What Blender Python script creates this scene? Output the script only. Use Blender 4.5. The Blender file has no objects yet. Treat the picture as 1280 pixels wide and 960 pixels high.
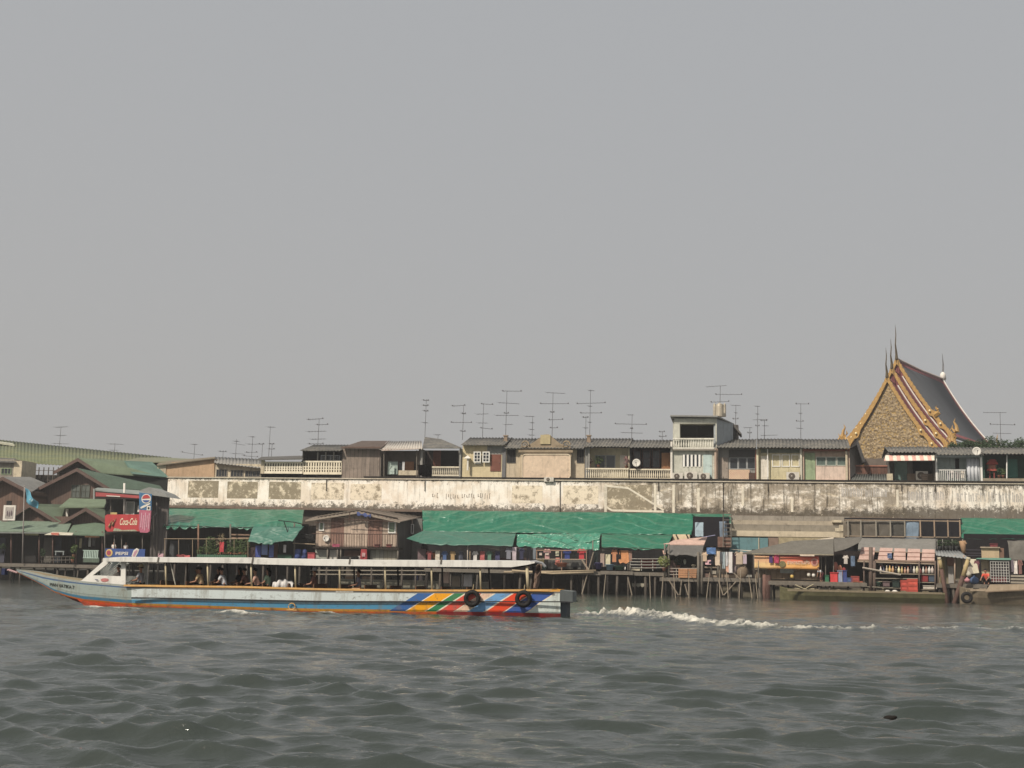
import bpy, math, random
import numpy as np
from mathutils import Vector, Matrix, noise as mnoise
random.seed(7)
rnd = random.Random(11)
SC = bpy.context.scene
COL = SC.collection
# ------------------------------------------------------------------ camera
H = 1.5; F = 1600.0
YAW = math.radians(11); PITCH = math.atan(239/1600.0); ROLL = math.radians(1.2)
CM = Matrix.Rotation(YAW, 3, 'Z') @ Matrix.Rotation(math.pi/2+PITCH, 3, 'X') @ Matrix.Rotation(ROLL, 3, 'Z')
cam_d = bpy.data.cameras.new('camera'); cam = bpy.data.objects.new('camera', cam_d); COL.objects.link(cam)
cam.matrix_world = Matrix.Translation((0, 0, H)) @ CM.to_4x4()
cam_d.sensor_width = 36; cam_d.lens = 36*F/1280; cam_d.clip_end = 3000; cam_d.clip_start = .1
SC.camera = cam
# ------------------------------------------------------------------ sky and sun
SUN_EL = math.radians(44); SUN_AZ = math.radians(212)          # azimuth clockwise from +Y (away from the camera)
w = bpy.data.worlds.new('World'); SC.world = w; w.use_nodes = True
wn = w.node_tree; bg = wn.nodes['Background']; bg.inputs['Strength'].default_value = .1
sk = wn.nodes.new('ShaderNodeTexSky'); sk.sky_type = 'NISHITA'; sk.sun_disc = False
sk.sun_elevation = SUN_EL; sk.sun_rotation = SUN_AZ; sk.dust_density = 8; sk.air_density = 1.2; sk.ozone_density = 1.5
mx = wn.nodes.new('ShaderNodeMix'); mx.data_type = 'RGBA'; mx.inputs[0].default_value = .88
wt = wn.nodes.new('ShaderNodeTexCoord'); wsx = wn.nodes.new('ShaderNodeSeparateXYZ'); wmr = wn.nodes.new('ShaderNodeMapRange'); wmr.inputs[1].default_value = 0; wmr.inputs[2].default_value = .42
wm2 = wn.nodes.new('ShaderNodeMix'); wm2.data_type = 'RGBA'; wm2.inputs[6].default_value = (4.62, 4.52, 4.42, 1); wm2.inputs[7].default_value = (4.44, 4.50, 4.56, 1)
wn.links.new(wt.outputs['Generated'], wsx.inputs[0]); wn.links.new(wsx.outputs[2], wmr.inputs[0]); wn.links.new(wmr.outputs[0], wm2.inputs[0]); wn.links.new(wm2.outputs[2], mx.inputs[7])
wn.links.new(sk.outputs[0], mx.inputs[6]); wn.links.new(mx.outputs[2], bg.inputs['Color'])
sd = bpy.data.lights.new('sun', 'SUN'); sd.energy = 4.2; sd.angle = math.radians(3); sd.color = (1, .90, .77)
sun = bpy.data.objects.new('sun', sd); COL.objects.link(sun)
sv = Vector((math.sin(SUN_AZ)*math.cos(SUN_EL), math.cos(SUN_AZ)*math.cos(SUN_EL), math.sin(SUN_EL)))
sun.rotation_euler = sv.to_track_quat('Z', 'Y').to_euler(); sun.location = (0, 0, 60)
SC.view_settings.view_transform = 'Standard'; SC.view_settings.look = 'None'
SC.view_settings.exposure = 0; SC.view_settings.gamma = 1
SC.render.resolution_x = 1024; SC.render.resolution_y = 768
SC.cycles.volume_bounces = 0; SC.cycles.max_bounces = 6; SC.cycles.diffuse_bounces = 3
# ------------------------------------------------------------------ measuring helpers
def ray(px, py): return CM @ Vector(((px-640)/F, -(py-480)/F, -1))
def P(px, py, Y):
    d = ray(px, py); t = Y/d.y
    return Vector((d.x*t, Y, H+d.z*t))
def G(px, py, z=0.0):
    d = ray(px, py); t = (z-H)/d.z
    return Vector((d.x*t, d.y*t, z))
def zat(py, px, Y): return P(px, py, Y).z
def xat(px, py, Y): return P(px, py, Y).x
def M1(Y=118): return Y/F/.98       # metres per photo pixel there
# ------------------------------------------------------------------ mesh builder
class MB:
    def __init__(s, T=None): s.v = []; s.f = []; s.m = []; s.mi = 0; s.T = T; s.uv = None; s.sm = []
    def add(s, vs, fs, smooth=False):
        b = len(s.v)
        if s.T: vs = [s.T(Vector(p)) for p in vs]
        s.v += [tuple(p) for p in vs]; s.f += [tuple(b+i for i in f) for f in fs]; s.m += [s.mi]*len(fs); s.sm += [smooth]*len(fs)
        return s
    def box(s, x0, y0, z0, x1, y1, z1):
        return s.add([(x0,y0,z0),(x1,y0,z0),(x1,y1,z0),(x0,y1,z0),(x0,y0,z1),(x1,y0,z1),(x1,y1,z1),(x0,y1,z1)],
              [(0,3,2,1),(4,5,6,7),(0,1,5,4),(1,2,6,5),(2,3,7,6),(3,0,4,7)])
    def pb(s, x0, y0, x1, y1, Y, d=.1):
        mx_, my = (x0+x1)/2, (y0+y1)/2
        return s.box(xat(x0,my,Y), Y, zat(y1,mx_,Y), xat(x1,my,Y), Y+d, zat(y0,mx_,Y))
    def slab(s, pts, t=(0,0,-.1)):
        n = len(pts); t = Vector(t); a = [Vector(p) for p in pts]; b = [p+t for p in a]
        return s.add(a+b, [tuple(range(n)), tuple(range(2*n-1, n-1, -1))]+[(i, n+i, n+(i+1) % n, (i+1) % n) for i in range(n)])
    def tube(s, pts, rs, k=6, cap=True):
        pts = [Vector(p) for p in pts]
        if not hasattr(rs, '__len__'): rs = [rs]*len(pts)
        vs = []; fs = []
        for i, p in enumerate(pts):
            d = (pts[min(i+1, len(pts)-1)]-pts[max(i-1, 0)])
            if d.length < 1e-6: d = Vector((0, 0, 1))
            d.normalize(); a = d.cross(Vector((0, 0, 1)) if abs(d.z) < .9 else Vector((1, 0, 0))).normalized(); b = d.cross(a)
            for j in range(k):
                t = 2*math.pi*j/k; vs.append(p+(a*math.cos(t)+b*math.sin(t))*rs[i])
        for i in range(len(pts)-1):
            for j in range(k): fs.append((i*k+j, i*k+(j+1) % k, (i+1)*k+(j+1) % k, (i+1)*k+j))
        if cap: fs += [tuple(range(k-1, -1, -1)), tuple(range((len(pts)-1)*k, len(pts)*k))]
        return s.add(vs, fs, k > 6)
    def bar(s, p, q, w=.05, h=None):       # square bar
        h = h or w; p = Vector(p); q = Vector(q); d = (q-p).normalized()
        a = d.cross(Vector((0, 0, 1)) if abs(d.z) < .9 else Vector((0, 1, 0))).normalized()*w/2; b = d.cross(a).normalized()*h/2
        return s.add([p-a-b, p+a-b, p+a+b, p-a+b, q-a-b, q+a-b, q+a+b, q-a+b], [(0,3,2,1),(4,5,6,7),(0,1,5,4),(1,2,6,5),(2,3,7,6),(3,0,4,7)])
    def lathe(s, c, prof, k=12):           # prof: (r, z)
        c = Vector(c); vs = []; fs = []
        for r, z in prof:
            for j in range(k):
                t = 2*math.pi*j/k; vs.append(c+Vector((r*math.cos(t), r*math.sin(t), z)))
        n = len(prof)
        for i in range(n-1):
            for j in range(k): fs.append((i*k+j, i*k+(j+1) % k, (i+1)*k+(j+1) % k, (i+1)*k+j))
        fs += [tuple(range(k-1, -1, -1)), tuple(range((n-1)*k, n*k))]
        return s.add(vs, fs, True)
    def ell(s, c, r, k=10, n=6):
        c = Vector(c); prof = []; vs = []; fs = []
        if not hasattr(r, '__len__'): r = (r, r, r)
        for i in range(n+1):
            a = math.pi*i/n; a = min(max(a, .05), math.pi-.05)
            for j in range(k):
                t = 2*math.pi*j/k; vs.append(c+Vector((r[0]*math.sin(a)*math.cos(t), r[1]*math.sin(a)*math.sin(t), -r[2]*math.cos(a))))
        for i in range(n):
            for j in range(k): fs.append((i*k+j, i*k+(j+1) % k, (i+1)*k+(j+1) % k, (i+1)*k+j))
        fs += [tuple(range(k-1, -1, -1)), tuple(range(n*k, n*k+k))]
        return s.add(vs, fs, True)
    def grid(s, fn, nu, nv, t=None, smooth=True):   # fn(a,b)->point, t = thickness vector
        vs = [Vector(fn(i/nu, j/nv)) for j in range(nv+1) for i in range(nu+1)]; n = len(vs); W = nu+1
        fs = [(j*W+i, j*W+i+1, (j+1)*W+i+1, (j+1)*W+i) for j in range(nv) for i in range(nu)]
        if t is not None:
            t = Vector(t); vs += [p+t for p in vs]; fs += [tuple(n+q for q in reversed(f)) for f in list(fs)]
            ed = [(i, i+1) for i in range(nu)]+[(nv*W+i+1, nv*W+i) for i in range(nu)]+[((j+1)*W, j*W) for j in range(nv)]+[(j*W+nu, (j+1)*W+nu) for j in range(nv)]
            fs += [(b, a, a+n, b+n) for a, b in ed]
        return s.add(vs, fs, smooth)
    def corr(s, A, B, C, D, pitch=.3, amp=.035, t=.03, nv=1, per=6, sag=0):   # eave A->B, ridge D->C, ribs run A->D
        A, B, C, D = map(Vector, (A, B, C, D)); L = (B-A).length; n = max(6, int(L/pitch*per)); up = Vector((0, 0, 1))
        def fn(a, b):
            p = A.lerp(B, a).lerp(D.lerp(C, a), b)
            return p+up*(amp*math.sin(a*L/pitch*2*math.pi)-sag*4*b*(1-b))
        return s.grid(fn, n, nv, (0, 0, -t))
    def build(s, name, mats, parent=None, loc=None, label=None):
        if not isinstance(mats, (list, tuple)): mats = [mats]
        if parent is not None:
            q = parent
            while q.parent: q = q.parent
            loc = Vector(q['_o'])
        elif loc is None:
            a = np.array(s.v); loc = Vector((a[:, 0].mean(), a[:, 1].mean(), a[:, 2].min()))
        loc = Vector(loc); me = bpy.data.meshes.new(name)
        me.from_pydata([(p[0]-loc.x, p[1]-loc.y, p[2]-loc.z) for p in s.v], [], s.f)
        for m in mats: me.materials.append(m)
        me.polygons.foreach_set('material_index', s.m); me.polygons.foreach_set('use_smooth', s.sm)
        if s.uv: 
            ul = me.uv_layers.new(name='UVMap'); co = [c for l in me.loops for c in s.uv[l.vertex_index]]; ul.data.foreach_set('uv', co)
        me.update(); o = bpy.data.objects.new(name, me); COL.objects.link(o)
        if parent is not None: o.parent = parent
        else: o.location = loc; o['_o'] = tuple(loc)
        if label: o['label'] = label
        return o
def thing(name, label, cat, loc, group=None):
    o = bpy.data.objects.new(name, None); o.empty_display_size = .2; COL.objects.link(o); o.location = loc; o['_o'] = tuple(loc)
    o['label'] = label; o['category'] = cat
    if group: o['group'] = group
    return o
def tag(o, label, cat, group=None, kind=None):
    if label: o['label'] = label
    if cat: o['category'] = cat
    if group: o['group'] = group
    if kind: o['kind'] = kind
    return o
def struct(o, kind='structure'): o['kind'] = kind; return o
# ------------------------------------------------------------------ materials
class NT:
    def __init__(s, name):
        s.m = bpy.data.materials.new(name); s.m.use_nodes = True; s.t = s.m.node_tree; s.b = s.t.nodes['Principled BSDF']
        s.tc = s.t.nodes.new('ShaderNodeTexCoord'); s.obj = s.tc.outputs['Object']
    def set(s, sock, v):
        if isinstance(v, bpy.types.NodeSocket): s.t.links.new(v, sock)
        elif hasattr(v, '__len__') and len(v) == 3 and sock.type == 'RGBA': sock.default_value = (*v, 1)
        else: sock.default_value = v
    def node(s, ty, ins, out=0, **kw):
        n = s.t.nodes.new(ty)
        for k, v in kw.items(): setattr(n, k, v)
        for k, v in ins.items(): s.set(n.inputs[k], v)
        return n.outputs[out]
    def map(s, sc, vec=None, loc=(0,0,0)): return s.node('ShaderNodeMapping', {0: vec or s.obj, 1: loc, 3: sc})
    def noise(s, scale, detail=4, vec=None, rough=.6, dist=0): return s.node('ShaderNodeTexNoise', {'Vector': vec or s.obj, 'Scale': scale, 'Detail': detail, 'Roughness': rough, 'Distortion': dist})
    def math(s, op, a, b=0.0, c=None, clamp=False):
        i = {0: a, 1: b}
        if c is not None: i[2] = c
        return s.node('ShaderNodeMath', i, operation=op, use_clamp=clamp)
    def mr(s, v, a, b, c=0.0, d=1.0, smooth=True): return s.node('ShaderNodeMapRange', {0: v, 1: a, 2: b, 3: c, 4: d}, interpolation_type='SMOOTHSTEP' if smooth else 'LINEAR')
    def mix(s, f, a, b, blend='MIX'): return s.node('ShaderNodeMix', {0: f, 6: a, 7: b}, out=2, data_type='RGBA', blend_type=blend)
    def ramp(s, f, stops, const=False):
        n = s.t.nodes.new('ShaderNodeValToRGB'); s.set(n.inputs[0], f); cr = n.color_ramp
        if const: cr.interpolation = 'CONSTANT'
        while len(cr.elements) < len(stops): cr.elements.new(.5)
        for e, (p, c) in zip(cr.elements, stops): e.position = p; e.color = (*c, 1)
        return n.outputs[0]
    def sep(s, vec=None):
        n = s.t.nodes.new('ShaderNodeSeparateXYZ'); s.set(n.inputs[0], vec or s.obj); return n.outputs
    def rand(s): return s.node('ShaderNodeObjectInfo', {}, out=5)
    def bump(s, h, strength=.3, dist=.05):
        s.set(s.b.inputs['Normal'], s.node('ShaderNodeBump', {'Height': h, 'Strength': strength, 'Distance': dist}))
    def fin(s, col, rough=.8, metal=0, spec=.3):
        s.set(s.b.inputs['Base Color'], col); s.set(s.b.inputs['Roughness'], rough); s.set(s.b.inputs['Metallic'], metal)
        s.b.inputs['Specular IOR Level'].default_value = spec; return s.m
def lin(r, g, b, k=1.0):
    f = lambda c: ((c/255+.055)/1.055)**2.4 if c > 10 else c/255/12.92
    return (min(1, f(r)*k), min(1, f(g)*k), min(1, f(b)*k))
_c = {}
def MT(rgb, rough=.85, var=.3, scale=1.6, streak=.25, dirt=.25, metal=0, bump=.15, spec=.25, k=1.0, planks=0, pax=0):
    """weathered paint, wood, cloth or metal: blotches, vertical streaks, grime; rgb in display values"""
    key = (rgb, rough, var, scale, streak, dirt, metal, bump, spec, k, planks, pax)
    if key in _c: return _c[key]
    n = NT('weathered'); c = lin(*rgb, k*(.55 if sum(rgb) < 235 and max(rgb)-min(rgb) < 30 else 1)); lu = c[0]*.3+c[1]*.59+c[2]*.11; c = tuple(x*.77+lu*.23 for x in c); d = tuple(x*.45 for x in c); gr = (c[0]*.2+.03, c[1]*.2+.026, c[2]*.2+.02)
    oi = n.t.nodes.new('ShaderNodeObjectInfo'); off = n.node('ShaderNodeVectorMath', {0: n.obj, 1: oi.outputs['Location']}, operation='ADD')
    a = n.noise(scale, 6, off); col = n.mix(n.mr(a, .35, .7, var, 0), c, d)
    lite = tuple(min(1, x*1.25+.01) for x in c); col = n.mix(n.mr(n.noise(scale*2.7, 4, off), .5, .75, 0, var), col, lite)
    st = n.noise(1, 5, n.map((4.2, 4.2, .45), off)); col = n.mix(n.mr(st, .5, .72, 0, streak), col, gr)
    dn = n.noise(scale*.8, 8, n.map((1, 1, 1.4), off, (7, 3, 1)), .75); col = n.mix(n.mr(dn, .52, .68, 0, dirt), col, gr)
    if planks:
        x = n.sep()[pax]; fr = n.math('FRACT', n.math('MULTIPLY', x, 1/planks)); wn_ = n.node('ShaderNodeTexWhiteNoise', {'W': n.math('FLOOR', n.math('MULTIPLY', x, 1/planks))}, noise_dimensions='1D')
        col = n.mix(n.math('MULTIPLY', wn_, .55), col, tuple(q*.4+.02 for q in c)); col = n.mix(n.mr(n.math('ABSOLUTE', n.math('SUBTRACT', fr, .5)), .43, .5, 0, .8), col, tuple(q*.12 for q in c))
    n.bump(n.noise(scale*9, 4), bump, .02); _c[key] = n.fin(col, rough, metal, spec); return _c[key]
# common ones
wood = MT((122, 104, 86), planks=.22, var=.4, dirt=.35); wood_grey = MT((128, 120, 110), planks=.2, var=.4); wood_dark = MT((72, 60, 50), var=.4)
bamboo = MT((165, 142, 110), scale=3); pole_grey = MT((120, 112, 100), scale=3, var=.4); brown_gable = MT((112, 88, 76), planks=.3)
dark = MT((48, 46, 44), var=.5); blackish = MT((34, 35, 36)); greyroof = MT((100, 98, 94), var=.45, dirt=.4, scale=2.2); zinc = MT((142, 142, 138), var=.35, dirt=.4, rough=.6)
moss_roof = MT((118, 128, 88), var=.45, dirt=.35, scale=.7); green_roof = MT((108, 126, 98), var=.3, dirt=.3, scale=.8); green_roof2 = MT((90, 126, 112), var=.25, dirt=.2, scale=.8)
concrete = MT((150, 142, 128), var=.35, dirt=.45, streak=.5); cream = MT((205, 190, 158), dirt=.4, streak=.45); white = MT((222, 216, 204), dirt=.25, streak=.3, var=.15)
metal = MT((120, 118, 116), rough=.5, metal=.3); antenna_m = MT((110, 110, 112), rough=.6, streak=0, dirt=0)
glass = NT('window_glass').fin((.03, .035, .04), .12, 0, .5); pale = MT((200, 196, 184), dirt=.35)
skin = MT((170, 120, 92), var=.1, streak=0, dirt=0, rough=.6); hair_m = MT((26, 22, 22), rough=.5, streak=0, dirt=0)
rubber = MT((42, 40, 40), rough=.7, var=.4); leaf1 = MT((92, 118, 52), var=.5, scale=5, streak=0, dirt=0, k=.8); leaf2 = MT((62, 88, 48), var=.5, scale=3, streak=0, dirt=0, k=.7)
gold = MT((190, 142, 28), var=.55, scale=4, streak=.1, dirt=.35, rough=.45, spec=.5, bump=.6)
# ================================================================== water
def make_water():
    ang = np.concatenate([np.arange(-1.35, -.62, .012), np.arange(-.62, .62, .002), np.arange(.62, 1.36, .012)])
    r = [3.5]
    while r[-1] < 150: r.append(r[-1]*1.0036+.004)
    while r[-1] < 900: r.append(r[-1]*1.06)
    r = np.array(r); dr = np.gradient(r)
    A, R = np.meshgrid(ang, r); DR = np.repeat(dr[:, None], len(ang), 1)
    th = A - YAW; X = R*np.sin(th); Y = R*np.cos(th); Z = np.zeros_like(X); DX = np.zeros_like(X); DY = np.zeros_like(X)
    g = np.random.default_rng(5); N = 150
    lam = np.concatenate([np.exp(g.uniform(math.log(.16), math.log(1.25), N-8)), g.uniform(2.5, 5, 8)]); main = math.radians(262)
    th_ = main + g.normal(0, .36, N)
    # gusts: patches where the chop is livelier
    gust = .88+.16*(np.sin(X*.31+1.7*np.sin(Y*.17))*np.sin(Y*.23+X*.07+2)) + .15*np.sin(X*.9+Y*.5+1.3*np.sin(Y*.7))
    for l, t in zip(lam, th_):
        k = 2*math.pi/l; a = (.0054*l**.62 if l < 2 else .006); kx, ky = k*math.cos(t), k*math.sin(t); ph = g.uniform(0, 6.28)
        fade = np.clip((l/np.maximum(DR, .002)-3)/4, 0, 1); q = kx*X+ky*Y+ph
        Z += a*fade*np.cos(q)*gust; DX -= a*fade*np.sin(q)*math.cos(t)*gust; DY -= a*fade*np.sin(q)*math.sin(t)*gust
    Z = Z+ .35*np.clip(Z, 0, 1)*np.clip(Z/.1, 0, 1)     # sharper crests than troughs
    # wake left behind by the boat
    pts = [G(*p) for p in ((722, 769), (762, 770), (815, 773), (865, 779), (930, 785), (1010, 788), (1100, 788), (1200, 787), (1330, 790), (1700, 796))]
    hts = [.10, .22, .23, .17, .14, .11, .10, .09, .09, .05]; wd = [.3, .6, .75, .7, .65, .5, .45, .45, .45, .4]
    foam = np.zeros_like(X); rid = np.zeros_like(X)
    nz = lambda s, o: sum(np.sin(X*s*c1+Y*s*c2+o+p)*w_ for c1, c2, p, w_ in ((1, .3, 0, .4), (-.6, 1.1, 2, .3), (1.7, -1.3, 4, .3), (2.9, 2.1, 1, .25), (-4.1, 3.2, 3, .2), (6.3, 1.2, 5, .15)))
    for i in range(len(pts)-1):
        p, q = pts[i], pts[i+1]; d = q-p; L2 = d.x**2+d.y**2
        tt = ((X-p.x)*d.x+(Y-p.y)*d.y)/L2; tc = np.clip(tt, 0, 1)
        ds = np.hypot(X-p.x-tc*d.x, Y-p.y-tc*d.y); hh = hts[i]+(hts[i+1]-hts[i])*tc; ww = wd[i]+(wd[i+1]-wd[i])*tc
        e = np.exp(-(ds/ww)**2); rid = np.maximum(rid, hh*e); foam = np.maximum(foam, e*np.clip(hh*8.5-.1, 0, 1.25))
    Z += rid*(1+.35*nz(3.1, 1)); foam = foam*(1+.45*nz(5.0, 2)); rough_ = .5*nz(7.0, 5)+.5*nz(13.0, 1)+.4*nz(21.0, 4); Z += rid*np.clip(foam, 0, 1)*.8*rough_
    # bow and side wash along the hull
    for (a_, b_, h_, wv) in (((84, 758), (190, 762), .07, .28), ((262, 767), (345, 770), .11, .34), ((395, 767), (425, 768), .05, .15), ((100, 760), (690, 773), .02, .1)):
        p, q = G(*a_), G(*b_); d = q-p; L2 = d.x**2+d.y**2; tt = ((X-p.x)*d.x+(Y-p.y)*d.y)/L2; tc = np.clip(tt, 0, 1)
        ds = np.hypot(X-p.x-tc*d.x, Y-p.y-tc*d.y); e = np.exp(-(ds/wv)**2)*np.sin(np.pi*np.clip(tc*.96+.02, 0, 1))**.5
        Z += e*h_*(1+.4*nz(4, 3)); foam = np.maximum(foam, e*min(1.15, h_*26)*(1+.4*nz(6, 4)))
    near = 1/(1+np.exp((Y-113)/1.2)); Z *= .25+.75*near
    X = X+DX*.55; Y = Y+DY*.55
    nr, na = X.shape; co = np.stack([X, Y, Z], -1).reshape(-1, 3).astype(np.float32)
    idx = np.arange(nr*na).reshape(nr, na); f = np.stack([idx[:-1, :-1], idx[:-1, 1:], idx[1:, 1:], idx[1:, :-1]], -1).reshape(-1, 4).astype(np.int32)
    me = bpy.data.meshes.new('water'); me.vertices.add(len(co)); me.vertices.foreach_set('co', co.ravel())
    me.loops.add(f.size); me.loops.foreach_set('vertex_index', f.ravel()); me.polygons.add(len(f))
    me.polygons.foreach_set('loop_start', np.arange(0, f.size, 4, dtype=np.int32)); me.polygons.foreach_set('use_smooth', np.ones(len(f), bool))
    at = me.attributes.new('foam', 'FLOAT', 'POINT'); at.data.foreach_set('value', np.clip(foam, 0, 1.5).ravel().astype(np.float32))
    me.update(); me.validate(); me.flip_normals()
    n = NT('river_water'); fo = n.node('ShaderNodeAttribute', {}, out=2, attribute_name='foam')
    fz = n.math('ADD', n.math('MULTIPLY', n.noise(1.4, 8, n.map((1, .55, 1)), .85), .65), n.math('MULTIPLY', n.noise(11, 6, n.map((1, .6, 1)), .8), .4)); fm = n.mr(n.math('MULTIPLY', fo, n.math('ADD', 1.0, n.math('MULTIPLY', n.math('SUBTRACT', fz, .5), 4.5))), .30, 1.8)
    silt = n.mix(n.noise(.12, 3), (.030, .040, .037), (.044, .052, .046)); col = n.mix(fm, silt, (.66, .64, .56))
    rg = n.math('ADD', .07, n.math('MULTIPLY', fm, .7))
    hgt = n.math('ADD', n.math('ADD', n.noise(9, 5, n.map((1, 1.5, 1)), .6), n.math('ADD', n.math('MULTIPLY', n.noise(3.2, 4, n.map((.8, 1.5, 1)), .6), 1.8), n.math('MULTIPLY', n.noise(1.1, 3, n.map((.7, 1.5, 1)), .6), 1.8))), n.math('MULTIPLY', fm, 1.2))
    n.bump(hgt, .45, .026); n.b.inputs['IOR'].default_value = 1.37
    me.materials.append(n.fin(col, rg, 0, .5)); o = bpy.data.objects.new('water', me); COL.objects.link(o); return struct(o)
make_water()
YW = 124.0                                            # face of the long white wall
mudm = MT((88, 82, 66), var=.5, dirt=.5)
gm = MB(); gm.slab([(-900, 122.5, -.6), (900, 122.5, -.6), (900, 122.6, 1.2), (900, 900, 1.2), (-900, 900, 1.2), (-900, 122.6, 1.2)], (0, 0, -3))
gm = MB(); gm.add([(-900, 121.2, -1), (900, 121.2, -1), (900, 123, 1.0), (-900, 123, 1.0), (900, 900, 1.2), (-900, 900, 1.2)], [(0, 1, 2, 3), (3, 2, 4, 5)])
struct(gm.build('ground', mudm, loc=(0, 123, 0)))
hz = NT('haze_air'); pv = hz.t.nodes.new('ShaderNodeVolumePrincipled'); pv.inputs['Color'].default_value = (.92, .92, .92, 1)
pv.inputs['Density'].default_value = .00050; pv.inputs['Anisotropy'].default_value = .2
hz.t.nodes.remove(hz.b); hz.t.links.new(pv.outputs[0], hz.t.nodes['Material Output'].inputs['Volume'])
hb = MB().box(-170, -20, -5, 190, 260, 45).build('haze', hz.m, loc=(0, 0, -5)); struct(hb, 'stuff')

# ================================================================== the long wall and the building behind it
def wall_material():
    n = NT('stained_plaster'); x, y, z = n.sep(); base = lin(248, 243, 232); mold = lin(78, 72, 62); greyb = lin(140, 130, 114)
    col = n.mix(n.mr(n.noise(.5, 7, rough=.7), .42, .62, 0, .45), base, lin(206, 182, 152))
    left = n.mr(x, -22, -40, 0, 1)
    rt = n.math('MULTIPLY', n.mr(x, -17, -12), n.mr(x, 17, 12, .12, 1)); rn = n.noise(.7, 9, n.map((1, 1, 1.5)), .78)
    gr = n.math('MULTIPLY', rt, n.mr(rn, .38, .54)); col = n.mix(n.math('MULTIPLY', gr, .90), col, greyb)
    bn_ = n.noise(.9, 8, n.map((.5, 1, 2.2), loc=(3, 0, 0)), .8); col = n.mix(n.math('MULTIPLY', rt, n.mr(bn_, .54, .64, 0, .8)), col, lin(218, 204, 178))
    amt = n.math('ADD', .34, n.math('MULTIPLY', n.mr(x, -17, -12), .52))
    st = n.noise(1, 7, n.map((3.6, 3.6, .30)), .75); col = n.mix(n.math('MULTIPLY', n.mr(st, .50, .64), amt), col, mold)
    st2 = n.noise(1, 7, n.map((9, 9, .7), loc=(5, 2, 1)), .75); col = n.mix(n.math('MULTIPLY', n.mr(st2, .54, .66), n.math('MULTIPLY', amt, n.mr(z, .6, 3))), col, lin(96, 88, 76))
    f = n.noise(1.9, 10, rough=.85); top = n.mr(z, 2.3, 3.1, 0, .19, False); bot = n.mr(z, 1.1, 0, 0, .24, False)
    far = n.mr(x, 10, 16, 0, .075)
    m = n.mr(n.math('ADD', n.math('ADD', f, far), n.math('ADD', top, bot)), .60, .70); col = n.mix(n.math('MULTIPLY', m, .88), col, mold)
    f2 = n.noise(6, 7, rough=.85); col = n.mix(n.mr(f2, .57, .67, 0, .5), col, lin(120, 108, 92))
    f3 = n.noise(3, 7, rough=.85, vec=n.map((1, 1, 1), loc=(9, 9, 9))); col = n.mix(n.mr(f3, .58, .64, 0, .7), col, lin(236, 226, 206))
    n.bump(n.noise(6, 6), .35, .03); return n.fin(col, .9, 0, .2)
wallm = wall_material()
def wz(px, top): return P(px, (597.5+(px-210)*.0092) if top else (632+(px-210)*.0142), YW)
bld = thing('market_building', 'long stained white market wall running above the green awnings with mould streaks', 'building', P(700, 720, YW))
bld.location.z = 1.0; bld['_o'] = tuple(bld.location)
b = MB(); xl, xr = P(210, 600, YW).x, P(1420, 600, YW).x; zt0, zt1, zb0, zb1 = wz(210, 1).z, wz(1280, 1).z, wz(210, 0).z, wz(1280, 0).z
zt = (zt0+zt1)/2; zb = (zb0+zb1)/2
# parapet origin at its own lower left so that the plaster reads height from there
par = MB(); par.slab([(xl, YW, zb0), (xr, YW, zb1-.3), (xr, YW, zt1+.1), (xl, YW, zt0)], (0, .3, 0))
para = par.build('parapet', wallm, bld)
me = para.data; me.transform(Matrix.Translation(Vector(bld['_o'])-Vector((0, YW, zb)))); para.location = Vector((0, YW, zb))-Vector(bld['_o'])
lw = MB().box(xl+.1, YW+.12, 1.0, xr, YW+6, zb+.1).box(xl+.1, YW+.31, zb+.1, xr, YW+9, zt-.35); lw.build('lower_wall', MT((92, 82, 72), dirt=.5, streak=.5), bld)
lg = MB(); lg.slab([(xl-.1, YW-.12, zt0+.03), (xr, YW-.12, zt1+.13), (xr, YW-.12, zt1+.23), (xl-.1, YW-.12, zt0+.13)], (0, .5, 0)); lg.build('coping', MT((206, 194, 170), dirt=.5, streak=.3), bld); x5 = P(455, 600, YW).x; dg_ = MB(); dg_.slab([(x5, YW-.16, zt0+.16), (xr, YW-.16, zt1+.24), (xr, YW-.16, zt1+.40), (x5, YW-.16, zt0+.30)], (0, .4, 0)); dg_.build('shadow_strip', MT((60, 54, 50), dirt=.4), bld)  # last slab: dark strip added as the shadow line under the houses
cn = MB(); cn.slab([(xl-.1, YW-.45, zb0-.22), (xr, YW-.45, zb1-.5), (xr, YW-.45, zb1-.28), (xl-.1, YW-.45, zb0+.02)], (0, .44, 0)); cn.build('cornice', MT((128, 108, 92), dirt=.6, streak=.5, scale=2.5), bld)
pm = NT('painted_out_panel'); pc = pm.mix(pm.mr(pm.noise(1.1, 7, rough=.75), .50, .60), lin(146, 136, 116), lin(222, 210, 186)); pc = pm.mix(pm.mr(pm.noise(4, 5), .45, .7, 0, .5), pc, lin(120, 108, 90)); panel_m = pm.fin(pc, .9)
pm2 = NT('worn_panel'); pc = pm2.mix(pm2.mr(pm2.noise(1.2, 8, rough=.8), .40, .52), lin(156, 144, 124), lin(232, 220, 198)); panel_m2 = pm2.fin(pc, .9)
for i, (a, c, t_, b_) in enumerate(((235, 273, 601, 622), (284, 322, 602, 623), (336, 376, 602.5, 624), (389, 430, 603.5, 624.5), (438, 477, 605, 625), (640, 678, 607, 629), (704, 748, 607, 630), (759, 815, 606, 638))):
    q = MB().pb(a, t_, c, b_, YW-.012, .03); q.build('painted_panel', panel_m if i in (0, 1, 2, 7) else panel_m2, bld)
whp = MT((232, 222, 198), dirt=.35, streak=.2)
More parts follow.
